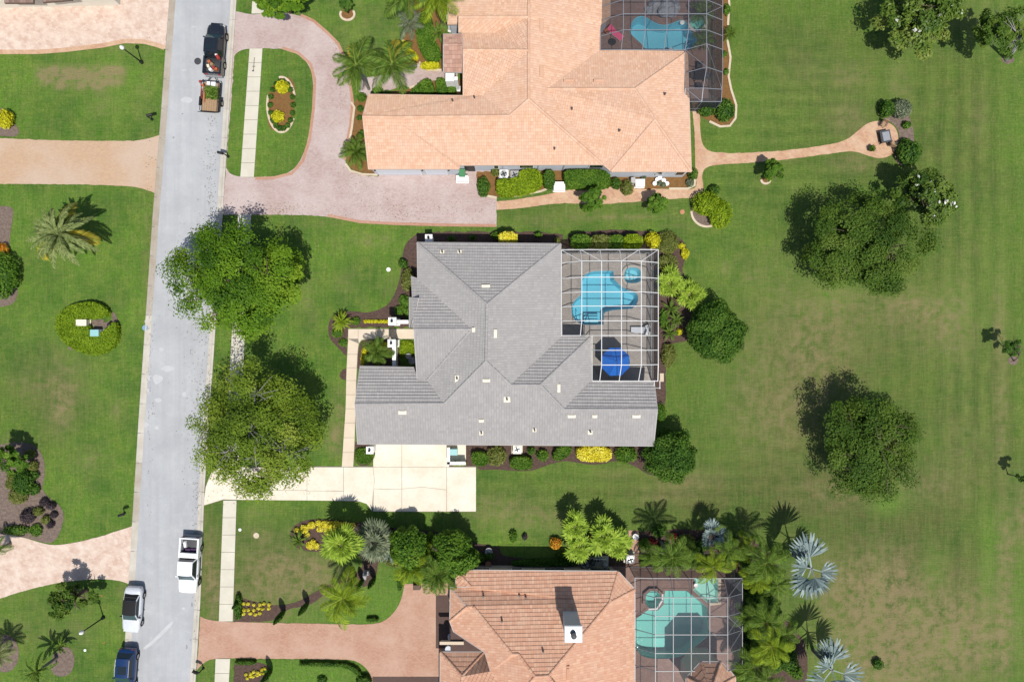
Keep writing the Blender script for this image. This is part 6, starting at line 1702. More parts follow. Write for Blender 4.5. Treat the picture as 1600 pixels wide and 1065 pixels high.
hedge([(922,368),(953,366),(953,387),(922,387)], 1.2, 'olive', 'second block of the hedge above the white cage', .12)
hedge([(951,368),(976,367),(976,387),(951,387)], 1.2, 'mid', 'third block of the hedge above the white cage', .12)
hedge([(975,366),(1004,366),(1004,388),(975,388)], 1.4, 'lime', 'bright fourth block of the hedge above the white cage', .12)
hedge([(86,500),(96,484),(115,475),(140,471),(160,476),(171,492),(150,496),(128,498),(118,500),(118,506),(138,508),(138,515),(150,524),(165,514),(180,500),(184,520),(178,540),(160,552),(140,555),(112,545),(95,530),(86,515)], .7, 'turf', 'low spiral shaped clipped hedge around utility boxes on the left lawn', .10, 1.2)
hedge([(624,532),(647,532),(647,555),(632,556),(624,556)], .25, 'lime', 'bright green groundcover patch in the entry courtyard', .08, 1.2, cat='groundcover', name='groundcover')
hedge([(567,537),(620,535),(620,541),(573,543),(568,570),(563,570)], .4, 'gold', 'low golden hedge edging the entry courtyard bed', .08)
hedge([(556,702),(566,699),(584,702),(585,714),(575,725),(560,724),(553,714)], .3, 'mid', 'round green groundcover patch beside the driveway', .08, 1.2, cat='groundcover', name='groundcover')
hedge([(366,932),(375,930),(375,968),(366,968)], .6, 'dark', 'short dark hedge beside the sidewalk below the dry lawn', .09)
hedge([(621,899),(627,899),(627,922),(621,922)], .5, 'dark', 'small upright dark hedge at the end of the bright lawn', .08)
hedge([(572,966),(590,966),(590,971),(572,971)], .5, 'dark', 'small dark hedge bar above the red brick drive', .08)
hedge([(467,1035),(535,1036),(556,1042),(566,1056),(560,1060),(550,1047),(533,1041),(468,1040)], .5, 'dark', 'long curved dark hedge below the red brick drive', .08)
hedge([(366,1033),(398,1033),(398,1038),(368,1038)], .5, 'dark', 'short dark hedge at the lower sidewalk bed', .08)
hedge([(556,1060),(578,1058),(579,1090),(556,1090)], .8, 'dark', 'dark block hedge at the bottom edge near the garage apron', .09)
hedge([(800,877),(880,874),(900,876),(900,884),(800,884)], .7, 'dark', 'shaded dark hedge along the north wall of the terracotta house', .10)
hedge([(1134,876),(1152,874),(1153,888),(1136,888)], .6, 'gold', 'small yellow edged hedge at the corner of the bottom cage', .09)
hedge([(1002,872),(1080,872),(1120,876),(1120,884),(1002,884)], .8, 'dark', 'dark hedge along the north wall of the bottom cage', .10)
hedge([(600,868),(612,878),(625,880),(622,886),(606,884),(596,874)], .4, 'olive', 'low olive edging plants beside the bright lawn', .09)

for i, (px, py, h, r, lab) in enumerate([(481,942,3.0,.28,'columnar cypress right of the pair at the dry lawn edge'),(444,955,3.0,.28,'columnar cypress left of the pair at the dry lawn edge'),(555,903,2.8,.26,'left cypress of the three by the garden statue'),(567,905,2.8,.26,'middle cypress of the three by the garden statue'),(585,903,2.8,.26,'right cypress of the three by the garden statue'),(424,1046,3.2,.28,'columnar cypress in the lowest flower bed'),(374,940,1.6,.2,'short columnar cypress at the sidewalk flower bed'),(1206,858,3.2,.26,'columnar cypress at the lawn edge above the feather palm')]):
    cypress(px, py, h, r, lab, i + 5)
# ------------------------------------------------------------------ vehicles (local frame: +y forward, z up, origin on the ground)
def loft(secs):
    prof = lambda w_, zs, zd: [(-w_ * .88, zs), (-w_, zs + (zd - zs) * .35), (-w_ * .99, zs + (zd - zs) * .7), (-w_ * .90, zd - .03), (-w_ * .70, zd), (0, zd + .025), (w_ * .70, zd), (w_ * .90, zd - .03), (w_ * .99, zs + (zd - zs) * .7), (w_, zs + (zd - zs) * .35), (w_ * .88, zs)]
    v = []; f = []; k = 11
    for y, w_, zs, zd in secs: v += [(x, y, z) for x, z in prof(w_, zs, zd)]
    for i in range(len(secs) - 1):
        for j in range(k):
            j2 = (j + 1) % k; f.append((i * k + j, i * k + j2, (i + 1) * k + j2, (i + 1) * k + j))
    f.append(tuple(range(k))); f.append(tuple((len(secs) - 1) * k + j for j in reversed(range(k))))
    me = mesh_from('body', v, f)
    bm = bmesh.new(); bm.from_mesh(me); bmesh.ops.recalc_face_normals(bm, faces=bm.faces); bm.to_mesh(me); bm.free()
    return me
def add_me(me, name, mat, parent, smooth=True):
    me.name = name; me.materials.append(mat)
    if smooth: me.polygons.foreach_set('use_smooth', [True] * len(me.polygons))
    o = bpy.data.objects.new(name, me); return link(o, parent, False)
def wheels(e, pts, r=.34, w_=.24):
    for x, y in pts:
        v = MB()
        prof = [(r * .62, -w_ / 2), (r * .94, -w_ / 2), (r, -w_ / 2 + .04), (r, w_ / 2 - .04), (r * .94, w_ / 2), (r * .62, w_ / 2)]
        n = 20; vs_ = []; fs = []
        for rr_, xx in prof:
            for k in range(n):
                t = 2 * math.pi * k / n; vs_.append((x + xx, y + rr_ * math.cos(t), r + rr_ * math.sin(t)))
        for i in range(len(prof) - 1):
            for k in range(n): fs.append((i * n + k, (i + 1) * n + k, (i + 1) * n + (k + 1) % n, i * n + (k + 1) % n))
        ty = obj('wheel', vs_, fs, MAT['rubber'], e, True, False)
        vs_ = []; fs = []
        for xx in (-w_ * .45, w_ * .45):
            vs_ += [(x + xx, y, r)] + [(x + xx, y + r * .63 * math.cos(2 * math.pi * k / n), r + r * .63 * math.sin(2 * math.pi * k / n)) for k in range(n)]
        for s in (0, n + 1): fs += [(s, s + 1 + k, s + 1 + (k + 1) % n) for k in range(n)]
        o = obj('rim', vs_, fs, MAT['rim'], None, False, False); o.parent = ty
def greenhouse(e, paint, y0, y1, w0, z0, yt0, yt1, w1, z1, roofmat=None, rearmat=None, sun=False):
    """cabin: base rectangle and smaller roof, glass set in each side"""
    b = [Vector((-w0, y0, z0)), Vector((w0, y0, z0)), Vector((w0, y1, z0)), Vector((-w0, y1, z0))]
    t = [Vector((-w1, yt0, z1 - .04)), Vector((w1, yt0, z1 - .04)), Vector((w1, yt1, z1 - .04)), Vector((-w1, yt1, z1 - .04))]
    v = b + t
    obj('cabin', v, [(0, 1, 5, 4), (1, 2, 6, 5), (2, 3, 7, 6), (3, 0, 4, 7), (4, 5, 6, 7)], paint, e, False, False)
    # crowned roof panel
    rv = []; rf = []; nx, ny = 7, 7
    for j in range(ny):
        for i in range(nx):
            u, q = i / (nx - 1) * 2 - 1, j / (ny - 1)
            y = yt0 - .03 + (yt1 - yt0 + .06) * q; cr = (1 - u * u) * .045 + (1 - (2 * q - 1) ** 2) * .03
            rv.append((u * (w1 + .015), y + (.05 * (1 - u * u) if j == ny - 1 else 0), z1 - .035 + cr))
    for j in range(ny - 1):
        for i in range(nx - 1): a = j * nx + i; rf.append((a, a + 1, a + nx + 1, a + nx))
    obj('roof_panel', rv, rf, roofmat or paint, e, True, False)
    def pane(name, q, ins, mat, off):
        c = sum(q, Vector()) / 4; n = (q[1] - q[0]).cross(q[3] - q[0]).normalized()
        if n.dot(c - Vector((0, (y0 + y1) / 2, z0))) < 0: n = -n
        vv = [p.lerp(c, ins) + n * off for p in q]
        o = obj(name, vv, [(0, 1, 2, 3)], mat, e, False, False)
        if o.data.polygons[0].normal.dot(n) < 0: o.data.flip_normals()
    pane('windscreen', [b[3], b[2], t[2], t[3]], .07, MAT['glass_teal'], .012)
    pane('rear_window', [b[0], b[1], t[1], t[0]], .08, rearmat or MAT['glass'], .012)
    pane('side_window', [b[1], b[2], t[2], t[1]], .14, MAT['glass'], .012)
    pane('side_window', [b[0], b[3], t[3], t[0]], .14, MAT['glass'], .012)
    if sun:
        MB().box((0, yt0 + (yt1 - yt0) * .62, z1 + .035), (w1 * 1.35, (yt1 - yt0) * .45, .02)).build('sunroof', MAT['glass'], e, False, False)
    for s in (-1, 1):
        MB().box((s * (w0 + .16), y1 - .35, z0 + .08), (.22, .12, .15), s * .2, .85).build('side_mirror', MAT['black'] if roofmat else paint, e, False, False)
def lights(e, yf, yr, w_, z):
    for s in (-1, 1):
        MB().box((s * w_, yf, z), (.34, .10, .14), 0, .8).build('headlight', MAT['white'], e, False, False)
        MB().box((s * w_, yr, z + .08), (.26, .06, .18), 0, .9).build('tail_light', MAT['red'], e, False, False)
def heading(line_dx, down=True):
    # unit heading of the road in the picture; returns rotation about z for a car built facing +y
    v = Vector((-line_dx, -1.0)) if down else Vector((line_dx, 1.0))
    return math.atan2(-v.x, v.y)

# silver coupe with black roof
RZ = heading(.075)
c = P(208, 951, .6)
e = empty('parked_car', (c[0], c[1], .02), 'silver coupe with a black roof parked by the left kerb', 'car', 'cars parked along the road', RZ)
add_me(loft([(-2.40,.62,.45,.80),(-2.30,.80,.30,.96),(-1.9,.90,.24,1.00),(-1.0,.94,.20,.99),(.6,.93,.20,.96),(1.3,.92,.22,.93),(1.9,.88,.25,.86),(2.25,.76,.32,.76),(2.40,.55,.42,.64)]), 'body', MAT['car_silver'], e)
greenhouse(e, MAT['car_silver'], -1.75, .98, .80, .96, -1.15, .28, .66, 1.42, MAT['vinyl'], MAT['vinyl'])
MB().box((0, -1.42, 1.2), (1.3, .1, .04)).build('roof_trim', MAT['black'], e, False, False)
wheels(e, [(-.84,1.45),(.84,1.45),(-.84,-1.40),(.84,-1.40)], .34); lights(e, 2.22, -2.33, .60, .68)
# blue estate
c = P(198, 1046, .6)
e = empty('parked_car', (c[0], c[1], .02), 'dark blue car with a sunroof cut off by the bottom edge', 'car', 'cars parked along the road', RZ)
add_me(loft([(-2.35,.66,.45,.85),(-2.25,.82,.30,1.02),(-1.8,.92,.24,1.05),(-1.0,.95,.20,1.04),(.6,.95,.20,1.02),(1.3,.94,.22,1.0),(1.9,.88,.25,.95),(2.25,.76,.32,.84),(2.38,.55,.42,.7)]), 'body', MAT['car_blue'], e)
greenhouse(e, MAT['car_blue'], -2.0, 1.0, .84, 1.02, -1.55, .30, .66, 1.55, None, None, True)
for s in (-1, 1): MB().tube([(s * .70, -1.5, 1.58), (s * .72, -.6, 1.62), (s * .70, .25, 1.58)], .025, 6).build('roof_rail', MAT['rim'], e, False, False)
wheels(e, [(-.85,1.42),(.85,1.42),(-.85,-1.38),(.85,-1.38)], .36); lights(e, 2.2, -2.28, .62, .78)
# white pickup
def pickup(c, rz, label, paint, L=5.8, W=1.98, toolbox=True):
    e = empty('pickup_truck', (c[0], c[1], .02), label, 'pickup', None, rz)
    h = L / 2; w_ = W / 2
    add_me(loft([(-h,w_*.86,.50,.70),(-h+.12,w_*.96,.42,.72),(-h+.9,w_,.40,.72),(-.75,w_,.38,.74)]), 'bed_floor', MAT['dkgrey'], e)
    add_me(loft([(-.85,w_*.98,.38,1.12),(-.2,w_,.36,1.12),(1.0,w_,.36,1.12),(1.4,w_*.99,.36,1.13),(h-.55,w_*.95,.40,1.10),(h-.15,w_*.86,.45,1.02),(h,w_*.70,.50,.88)]), 'body', paint, e)
    bl = h - .82
    for s in (-1, 1):
        o = MB().box((s * (w_ - .07), -.82 - bl / 2, .80), (.15, bl, .72)).box((s * (w_ - .07), -.82 - bl / 2, 1.17), (.18, bl, .05)).build('bed_side', paint, e, False, False)
        MB().box((s * (w_ - .24), -h + 1.15, .80), (.22, .9, .25), 0, .85).build('wheel_tub', MAT['dkgrey'], e, False, False)
    MB().box((0, -h + .05, .84), (W - .12, .10, .66)).box((0, -h + .05, 1.18), (W - .1, .12, .04)).build('tailgate', paint, e, False, False)
    MB().box((0, -h - .08, .52), (W * .9, .16, .18)).build('bumper', MAT['steel'], e, False, False)
    greenhouse(e, paint, -.85, 1.45, w_ * .92, 1.10, -.62, .72, w_ * .74, 1.84)
    MB().box((0, 2.1, 1.145), (.9, 1.0, .025), 0, .9).build('bonnet_bulge', paint, e, False, False)
    if toolbox: MB().box((0, -1.12, 1.2), (W - .2, .5, .26), 0, .97).build('toolbox', MAT['white'], e, False, False)
    wheels(e, [(-w_ + .10, h - 1.05), (w_ - .10, h - 1.05), (-w_ + .10, -h + 1.15), (w_ - .10, -h + 1.15)], .39, .27)
    lights(e, h - .10, -h - .02, w_ * .72, .80)
    return e
c = P(296, 882, .8); tw = pickup(c, heading(.06), 'white crew cab pickup parked by the right kerb', MAT['car_white'], 5.7, 1.98)
MB().box((-.15, -1.55, .80), (1.2, .35, .16)).box((.2, -1.62, .92), (.5, .2, .1)).build('cargo_mat', plain('dark purple cloth', (.045, .02, .06), .8), tw, False, False)
MB().box((.55, -2.1, .85), (.30, .7, .2), .2, .7).build('cargo_bag', MAT['white'], tw, False, False)
# black pickup facing up the picture, towing a trailer
c = P(336, 78, .8); RB = heading(.075, False)
tb = pickup(c, RB, 'black pickup with garden tools in its bed towing a trailer', MAT['car_black'], 5.15, 1.88, False)
MB().box((0, -.1, 1.87), (1.0, .5, .03)).build('sunroof', MAT['glass'], tb, False, False)
def along_rb(c, dx, dy):
    return (c[0] + dx * math.cos(RB) - dy * math.sin(RB), c[1] + dx * math.sin(RB) + dy * math.cos(RB))
q = along_rb(c, .62, -.98); mb = MB().tube([(q[0] - .08, q[1] + .2, 1.42), (q[0] + .12, q[1] - .18, 1.42)], .17, 12)
wj = mb.build('water_jug', MAT['red']); tag(wj, 'red and white drink cooler lying across the black pickup bed rail', 'cooler')
MB().tube([(q[0] - .20, q[1] + .42, 1.42), (q[0] - .075, q[1] + .19, 1.42)], .172, 12).build('lid', MAT['white'], wj)
rr = random.Random(3)
for i, (dx, dy, mt_, lab, nm) in enumerate([(-.4,-1.35,'orange','orange fuel can near the front of the black pickup bed','fuel_can'),(-.1,-1.6,'wood','tan tool box in the middle of the black pickup bed','tool_box'),(-.45,-1.8,'cream','pale canister at the left of the black pickup bed','canister'),(.15,-1.95,'red','red fuel can near the tailgate of the black pickup','fuel_can'),(-.2,-2.15,'white','white bucket near the tailgate of the black pickup','bucket'),(.35,-2.05,'orange','orange leaf blower in the right of the black pickup bed','leaf_blower')]):
    q = along_rb(c, dx, dy)
    mb = MB().box((q[0], q[1], .95), (.34, .28, .4), rr.uniform(0, 3), .85).box((q[0], q[1], 1.18), (.18, .08, .08), rr.uniform(0, 3)).lathe((q[0] + .1, q[1] + .06, 1.12), [(.04, 0), (.04, .1)], 8)
    tag(mb.build(nm, MAT[mt_]), lab, nm.replace('_', ' '))
# trailer
ct = P(329.5, 152, .6)
tr = empty('utility_trailer', (ct[0], ct[1], .02), 'black utility trailer with plank floor behind the black pickup', 'trailer', None, RB)
for k in range(7): MB().box((-.72 + k * .24, 0, .55), (.225, 3.0, .05)).build('plank', MAT['wood'], tr, False, False)
for s in (-1, 1):
    MB().tube([(s * .88, -1.5, .95), (s * .88, 1.5, .95)], .035, 6).tube([(s * .88, -1.5, .52), (s * .88, 1.5, .52)], .05, 6).build('side_rail', MAT['black'], tr, False, False)
    for y in (-1.5, -.5, .5, 1.5): MB().tube([(s * .88, y, .5), (s * .88, y, .95)], .03, 6).build('upright', MAT['black'], tr, False, False)
    MB().box((s * 1.02, -.5, .72), (.26, .95, .06), 0, .85).build('mudguard', MAT['black'], tr, False, False)
MB().tube([(-.88, 1.5, .95), (.88, 1.5, .95)], .035, 6).build('front_rail', MAT['black'], tr, False, False)
MB().tube([(-.6, 1.5, .5), (0, 2.5, .5), (.6, 1.5, .5)], .05, 6).tube([(0, 2.4, .5), (0, 2.75, .52)], .06, 6).build('tow_bar', MAT['black'], tr, False, False)
for k in range(9): MB().tube([(-.85 + k * .2125, -1.52, .55), (-.85 + k * .2125, -1.80, 1.35)], .02, 4).build('ramp_bar', MAT['black'], tr, False, False)
for z, y in ((.55, -1.52), (.95, -1.66), (1.35, -1.80)): MB().tube([(-.88, y, z), (.88, y, z)], .035, 6).build('ramp_rail', MAT['black'], tr, False, False)
wheels(tr, [(-1.02, -.5), (1.02, -.5)], .33, .2)
q = along_rb(ct, .1, .45); x, y = q
rng = np.random.RandomState(4); n = 700
C = np.stack([rng.uniform(-.65, .65, n), rng.uniform(-.6, .6, n), rng.rand(n) * .45], 1); C[:, 2] *= 1.1 - np.hypot(C[:, 0], C[:, 1])
me = quad_mesh('clippings', leaves(C, np.tile([0, 0, 1.], (n, 1)), .22, rng, .25), LEAF['palm'], rng.rand(n))
o = bpy.data.objects.new('clippings_heap', me); o.location = (x, y, .6); o.rotation_euler = (0, 0, RB); COL.objects.link(o)
tag(o, 'heap of green palm clippings on the trailer floor', 'clippings')
for i, (dx, dy, mt_, lab, nm, dz) in enumerate([(.35,1.25,'white','white box at the front of the trailer','box',0),(-.15,1.28,'white','small white box next to the larger one on the trailer','box',0),(-.55,.15,'orange','orange hedge trimmer along the left rail of the trailer','hedge_trimmer',1),(-.85,.5,'red','red string trimmer clipped to the left rail of the trailer','string_trimmer',1)]):
    q = along_rb(ct, dx, dy)
    if dz: mb = MB().tube([(q[0] - .1, q[1] - .75, .75), (q[0], q[1] + .2, .95)], .07, 8).tube([(q[0], q[1] + .2, .95), (q[0] - .1, q[1] + .95, 1.05)], .03, 6).box((q[0] - .1, q[1] + .9, 1.05), (.25, .22, .2), .3, .8)
    else: mb = MB().box((q[0], q[1], .8), (.42 - i * .1, .36 - i * .06, .42), RB, .95).box((q[0], q[1], 1.03), (.44 - i * .1, .38 - i * .06, .05), RB)
    tag(mb.build(nm, MAT[mt_]), lab, nm.replace('_', ' '))

# ------------------------------------------------------------------ street furniture
def street_lamp(px, py, label):
    c = P(px, py)
    e = empty('street_lamp', c, label, 'street lamp')
    MB().lathe((c[0], c[1], 0), [(.18, 0), (.18, .25), (.10, .35), (.075, .6), (.055, 3.3), (.09, 3.4)], 12).build('post', MAT['black'], e)
    MB().lathe((c[0], c[1], 3.4), [(.12, 0), (.21, .22), (.21, .32), (.10, .52), (.02, .60)], 14).build('lamp_head', MAT['white'], e, True)
    MB().lathe((c[0], c[1], 3.36), [(.13, 0), (.15, .05), (.12, .07)], 12).build('collar', MAT['black'], e)
street_lamp(222, 98, 'black street lamp with a white globe on the upper left lawn')
street_lamp(162, 964, 'black street lamp with a white globe on the lower left lawn')
def mailbox(px, py, rz, label):
    c = P(px, py)
    e = empty('mailbox', c, label, 'mailbox', None, rz)
    MB().tube([(0, 0, -.05), (0, 0, 1.15)], .06, 8).lathe((0, 0, 0), [(.14, 0), (.14, .12), (.07, .2)], 10).build('post', MAT['black'], e, False, False)
    MB().tube([(0, 0, .95), (.2, 0, 1.12), (.45, 0, 1.05)], .035, 6).tube([(0, 0, 1.05), (.5, 0, 1.06)], .04, 6).build('bracket', MAT['black'], e, False, False)
    v = MB(); pr = [(-.13, 0), (-.13, .16), (-.09, .25), (0, .29), (.09, .25), (.13, .16), (.13, 0)]
    vs_ = [(.05 + x, y, 1.10 + z) for x in (0, .58) for y, z in pr]
    v.add(vs_, [(i, i + 1, i + 8, i + 7) for i in range(6)] + [(6, 0, 7, 13), tuple(range(6, -1, -1)), tuple(range(7, 14))]); v.build('box', MAT['black'], e, False, False)
    MB().box((.35, .14, 1.30), (.05, .02, .14)).build('flag', MAT['red'], e, False, False)
mailbox(238, 187, .2, 'black mailbox on a post at the upper left kerb')
mailbox(357, 245, 2.9, 'black mailbox on a post at the island kerb')
mailbox(195, 801, .3, 'black mailbox on a post at the left kerb above the cream drive')
mailbox(318, 1043, 2.7, 'black mailbox on a curved post at the bottom right kerb')

def boxed(name, px, py, w_, d, h, mat, label, cat, z=0.0, rz=0.0, lid=None):
    """utility cabinet with plinth and overhanging lid"""
    c = P(px, py, h * .8)
    e = empty(name, (c[0], c[1], z), label, cat, None, rz)
    MB().box((0, 0, h * .46 + .04), (w_, d, h * .92)).box((0, 0, .03), (w_ + .12, d + .12, .08)).build('cabinet', MAT[mat], e, False, False)
    MB().box((0, 0, h - .02), (w_ + .05, d + .05, .07), 0, .96).build('lid', MAT[lid or mat], e, False, False)
    return e
boxed('utility_box', 128, 504, 1.05, .62, .75, 'cream', 'pale green utility box in the upper part of the spiral hedge', 'utility box')
boxed('utility_box', 149, 520, .85, .65, .9, 'white', 'white utility box in the lower part of the spiral hedge', 'utility box', lid='teal_paint')
mb = MB(); c = P(175, 507); mb.lathe((c[0], c[1], 0), [(.2, 0), (.22, .5), (.16, .62), (.04, .68)], 12); tag(mb.build('valve_post', MAT['black']), 'short black valve post at the mouth of the spiral hedge', 'valve')
mb = MB(); c = P(189, 510); mb.tube([(c[0], c[1], 0), (c[0], c[1], .5)], .015, 5).box((c[0] + .08, c[1], .45), (.16, .012, .12)); tag(mb.build('marker_flag', plain('yellow flag', (.6, .42, .02), .6)), 'tiny yellow marker flag between the spiral hedge and the road', 'flag')
def ac_unit(px, py, label, mat='white'):
    c = P(px, py, .8)
    e = empty('air_conditioner', (c[0], c[1], 0), label, 'air conditioner')
    MB().box((0, 0, .05), (1.15, 1.15, .12)).build('pad', MAT['walk'], e, False, False)
    MB().box((0, 0, .50), (.85, .85, .78)).build('casing', MAT[mat], e, False, False)
    MB().lathe((0, 0, .89), [(.37, 0), (.37, .04), (.33, .045), (.33, .01), (.05, .01)], 20).build('fan_guard', MAT['steel'], e, False, False)
    for k in range(4):
        a = k * math.pi / 2 + .4
        MB().box((.16 * math.cos(a), .16 * math.sin(a), .915), (.28, .13, .015), a).build('blade', MAT['black'], e, False, False)
    MB().lathe((0, 0, .90), [(.07, 0), (.07, .05), (.02, .06)], 10).build('hub', MAT['black'], e, False, False)
ac_unit(787, 272, 'white air conditioner, left of the two in the lime hedge'); ac_unit(804, 273.5, 'grey air conditioner, right of the two in the lime hedge', 'gutter')
ac_unit(808, 702, 'cream air conditioner on a concrete pad at the south wall of the grey house', 'cream')
ac_unit(914, 881, 'grey air conditioner at the shaded wall of the terracotta house', 'dkgrey')
# bin enclosure
a, b = P(701, 697), P(728, 697)
mb = MB(); mb.box((a[0] + .1, a[1] - .8, .6), (.2, 1.6, 1.2)).box(((a[0] + b[0]) / 2, a[1] - 1.55, .6), (b[0] - a[0], .2, 1.2)).box((a[0] + .1, a[1] - .8, 1.23), (.3, 1.7, .07)).box(((a[0] + b[0]) / 2, a[1] - 1.55, 1.23), (b[0] - a[0] + .1, .3, .07))
tag(mb.build('bin_enclosure', MAT['white']), 'white L shaped screen wall round the teal bin', 'screen wall')
sheet('bin_floor', [(702,690,1),(728,690,1),(728,719,1),(702,719,1)], .05, MAT['drive'], .03, 0)
def bin_(px, py, h, mat, label, rz=0):
    c = P(px, py, h); e = empty('wheelie_bin', (c[0], c[1], .05), label, 'bin', None, rz)
    MB().box((0, 0, h * .48), (.55, .65, h * .92), 0, 1.1).build('bin_body', MAT[mat], e, False, False)
    MB().box((0, 0, h), (.66, .78, .08), 0, .93).build('lid', MAT[mat], e, False, False)
    for s in (-1, 1): MB().tube([(s * .28, .36, .12), (s * .20, .36, .12)], .12, 10).build('wheel', MAT['rubber'], e, False, False)
    MB().tube([(-.22, .42, h - .08), (.22, .42, h - .08)], .025, 6).build('handle', MAT['black'], e, False, False)
bin_(709, 706, 1.1, 'teal_paint', 'teal wheelie bin in the white enclosure by the driveway', 1.57)
bin_(722, 270, 1.1, 'green_bin', 'green wheelie bin beside the salmon house garage')
boxed('storage_chest', 722, 279, 1.2, .6, .7, 'white', 'white storage chest in front of the green bin', 'storage chest')
boxed('storage_chest', 874, 291, 1.15, .85, .7, 'white', 'white storage chest between the dark hedge and the long hedge', 'storage chest')
sheet('door_mat', [(731,258,1),(743,258,1),(743,268,1),(731,268,1)], .05, MAT['dkgrey'], .03, 0)
for px, py, lab in ((578, 703, 'square white lamp pillar at the garage corner of the grey house'), (670, 372, 'square white lamp pillar at the north west corner of the grey house')):
    c = P(px, py, 1.8); e = empty('lamp_pillar', (c[0], c[1], 0), lab, 'pillar', 'lamp pillars')
    MB().box((0, 0, .9), (.62, .62, 1.8)).box((0, 0, 1.83), (.74, .74, .1)).build('shaft', MAT['white'], e, False, False)
    MB().lathe((0, 0, 1.88), [(.10, 0), (.10, .08), (.05, .12), (.12, .16), (.13, .36), (.03, .46)], 8).build('lantern', MAT['black'], e, False, False)
# pots
def pot(px, py, r, h, mat, label, plant=None, z=0.03):
    c = P(px, py); e = empty('plant_pot', (c[0], c[1], z), label, 'pot')
    MB().lathe((0, 0, 0), [(r * .65, 0), (r * .95, h * .8), (r * 1.05, h * .85), (r * 1.05, h), (r * .88, h), (r * .86, h * .85), (.02, h * .84)], 16).build('vessel', MAT[mat], e, False, False)
    if plant:
        rng = np.random.RandomState(int(px + py)); n = 160
        d = sphere_dirs(n, rng, -.1); C = d * rng.uniform(.4, 1, (n, 1)) * r * 1.3 + np.array([0, 0, h])
        link(bpy.data.objects.new('foliage', quad_mesh('foliage', leaves(C, d, .11, rng), LEAF[plant], rng.rand(n))), e, False)
pot(764, 859, .38, .5, 'stone', 'large round stone pot in the dark bed behind the terracotta house'); pot(763, 879, .30, .45, 'terracotta', 'small terracotta pot against the terracotta house wall')
pot(992, 836, .30, .5, 'white', 'white ring pot at the top of the brick path'); pot(639, 556, .28, .4, 'stone', 'smaller round pot in the entry courtyard', None); pot(645, 563, .36, .5, 'stone', 'larger round pot in the entry courtyard', None)
pot(1359, 234, .28, .4, 'dkgrey', 'dark plant pot on the round patio', 'mid')
pot(1086, 912, .2, .35, 'white', 'little white pot on the deck above the green blue pool')
for i, (px, py) in enumerate([(1005,279),(1030,279),(1036,283),(1029,288),(1022,288),(1041,288),(1035,290),(1026,282)]):
    pot(px, py, .22, .35, 'white', ('white pot alone beside the pale planter table', 'white pot in the cluster at the south wall, back left', 'white pot in the cluster at the south wall, back right', 'white pot in the cluster at the south wall, middle', 'white pot in the cluster at the south wall, leftmost', 'white pot in the cluster at the south wall, rightmost', 'white pot in the cluster at the south wall, front right', 'white pot in the cluster at the south wall, second from the left')[i], 'grey' if i % 3 == 0 else None)
boxed('planter_table', 1000, 286, .95, .75, .6, 'white', 'pale planter table at the south wall of the salmon house', 'planter'); boxed('meter_box', 989, 282, .4, .55, .8, 'gutter', 'grey meter cabinet at the south wall of the salmon house', 'cabinet')
# small lids on the lawns
for px, py, r, mt_, lab in ((400.5, 836, .3, 'edging', 'tan valve box lid on the dry front lawn'), (375, 827, .16, 'white', 'white round cleanout cap by the front sidewalk'), (607, 421, .22, 'white', 'pale round valve lid on the lawn by the mulch bed'), (133, 1015, .14, 'white', 'white round cap on the lower left lawn'), (1066, 331, .25, 'terracotta', 'reddish valve lid on the lawn left of the double lime shrub')):
    c = P(px, py); mb = MB().lathe((c[0], c[1], 0), [(r, 0), (r, .035), (r * .85, .05), (.02, .052)], 14).box((c[0], c[1], .055), (r * .8, .04, .02)); tag(mb.build('valve_box', MAT[mt_]), lab, 'lid')
# garden statue: heron on a block
c = P(574, 893); e = empty('garden_statue', c, 'weathered grey bird statue in the mulch by the bright lawn', 'statue')
MB().box((c[0], c[1], .25), (.5, .5, .5), 0, .85).build('plinth', MAT['stone'], e)
mb = MB(); X, Y = c[0], c[1]
for s in (-.07, .07): mb.tube([(X + s, Y, .48), (X + s, Y, 1.05)], .03, 6)
mb.tube([(X, Y - .50, .98), (X, Y - .25, 1.12), (X, Y + .05, 1.25), (X, Y + .25, 1.40), (X, Y + .2, 1.65), (X, Y + .32, 1.85), (X, Y + .45, 1.84), (X, Y + .72, 1.78)], [.03, .16, .23, .14, .06, .06, .08, .012], 10)
mb.build('bird', MAT['stone'], e, True)
# firetable and chairs on the round patio
c = P(1384, 213, .6); e = empty('fire_table', (c[0], c[1], .026), 'grey topped rectangular fire table on the round patio', 'table', None, .2)
MB().box((0, 0, .56), (1.05, 1.25, .07)).build('table_top', MAT['dkgrey'], e, False, False); MB().box((.05, 0, .60), (.72, .92, .025)).build('burner_tray', MAT['steel'], e, False, False); MB().box((0, 0, .27), (.8, 1.0, .52), 0, 1.05).build('table_base', MAT['black'], e, False, False)
for x_ in (-.47, .47):
    for y_ in (-.57, .57): MB().box((x_, y_, .27), (.07, .07, .52)).build('leg', MAT['black'], e, False, False)
def chair(px, py, rz, mat, label, cat='chair', z=.03):
    c = P(px, py); e = empty('patio_chair', (c[0], c[1], z), label, cat, None, rz)
    MB().box((0, 0, .43), (.5, .5, .06)).build('seat', MAT[mat], e, False, False)
    MB().box((0, -.27, .72), (.5, .06, .55)).build('backrest', MAT[mat], e, False, False)
    for x_ in (-.22, .22):
        for y_ in (-.22, .22): MB().tube([(x_, y_, 0), (x_, y_, .42)], .025, 6).build('leg', MAT['dkgrey'], e, False, False)
        MB().box((x_ * 1.15, 0, .62), (.05, .5, .04)).build('armrest', MAT['dkgrey'], e, False, False)
chair(1377, 196, 2.7, 'wood', 'brown chair above the fire table'); chair(1391, 227, -.4, 'wood', 'brown chair below the fire table')
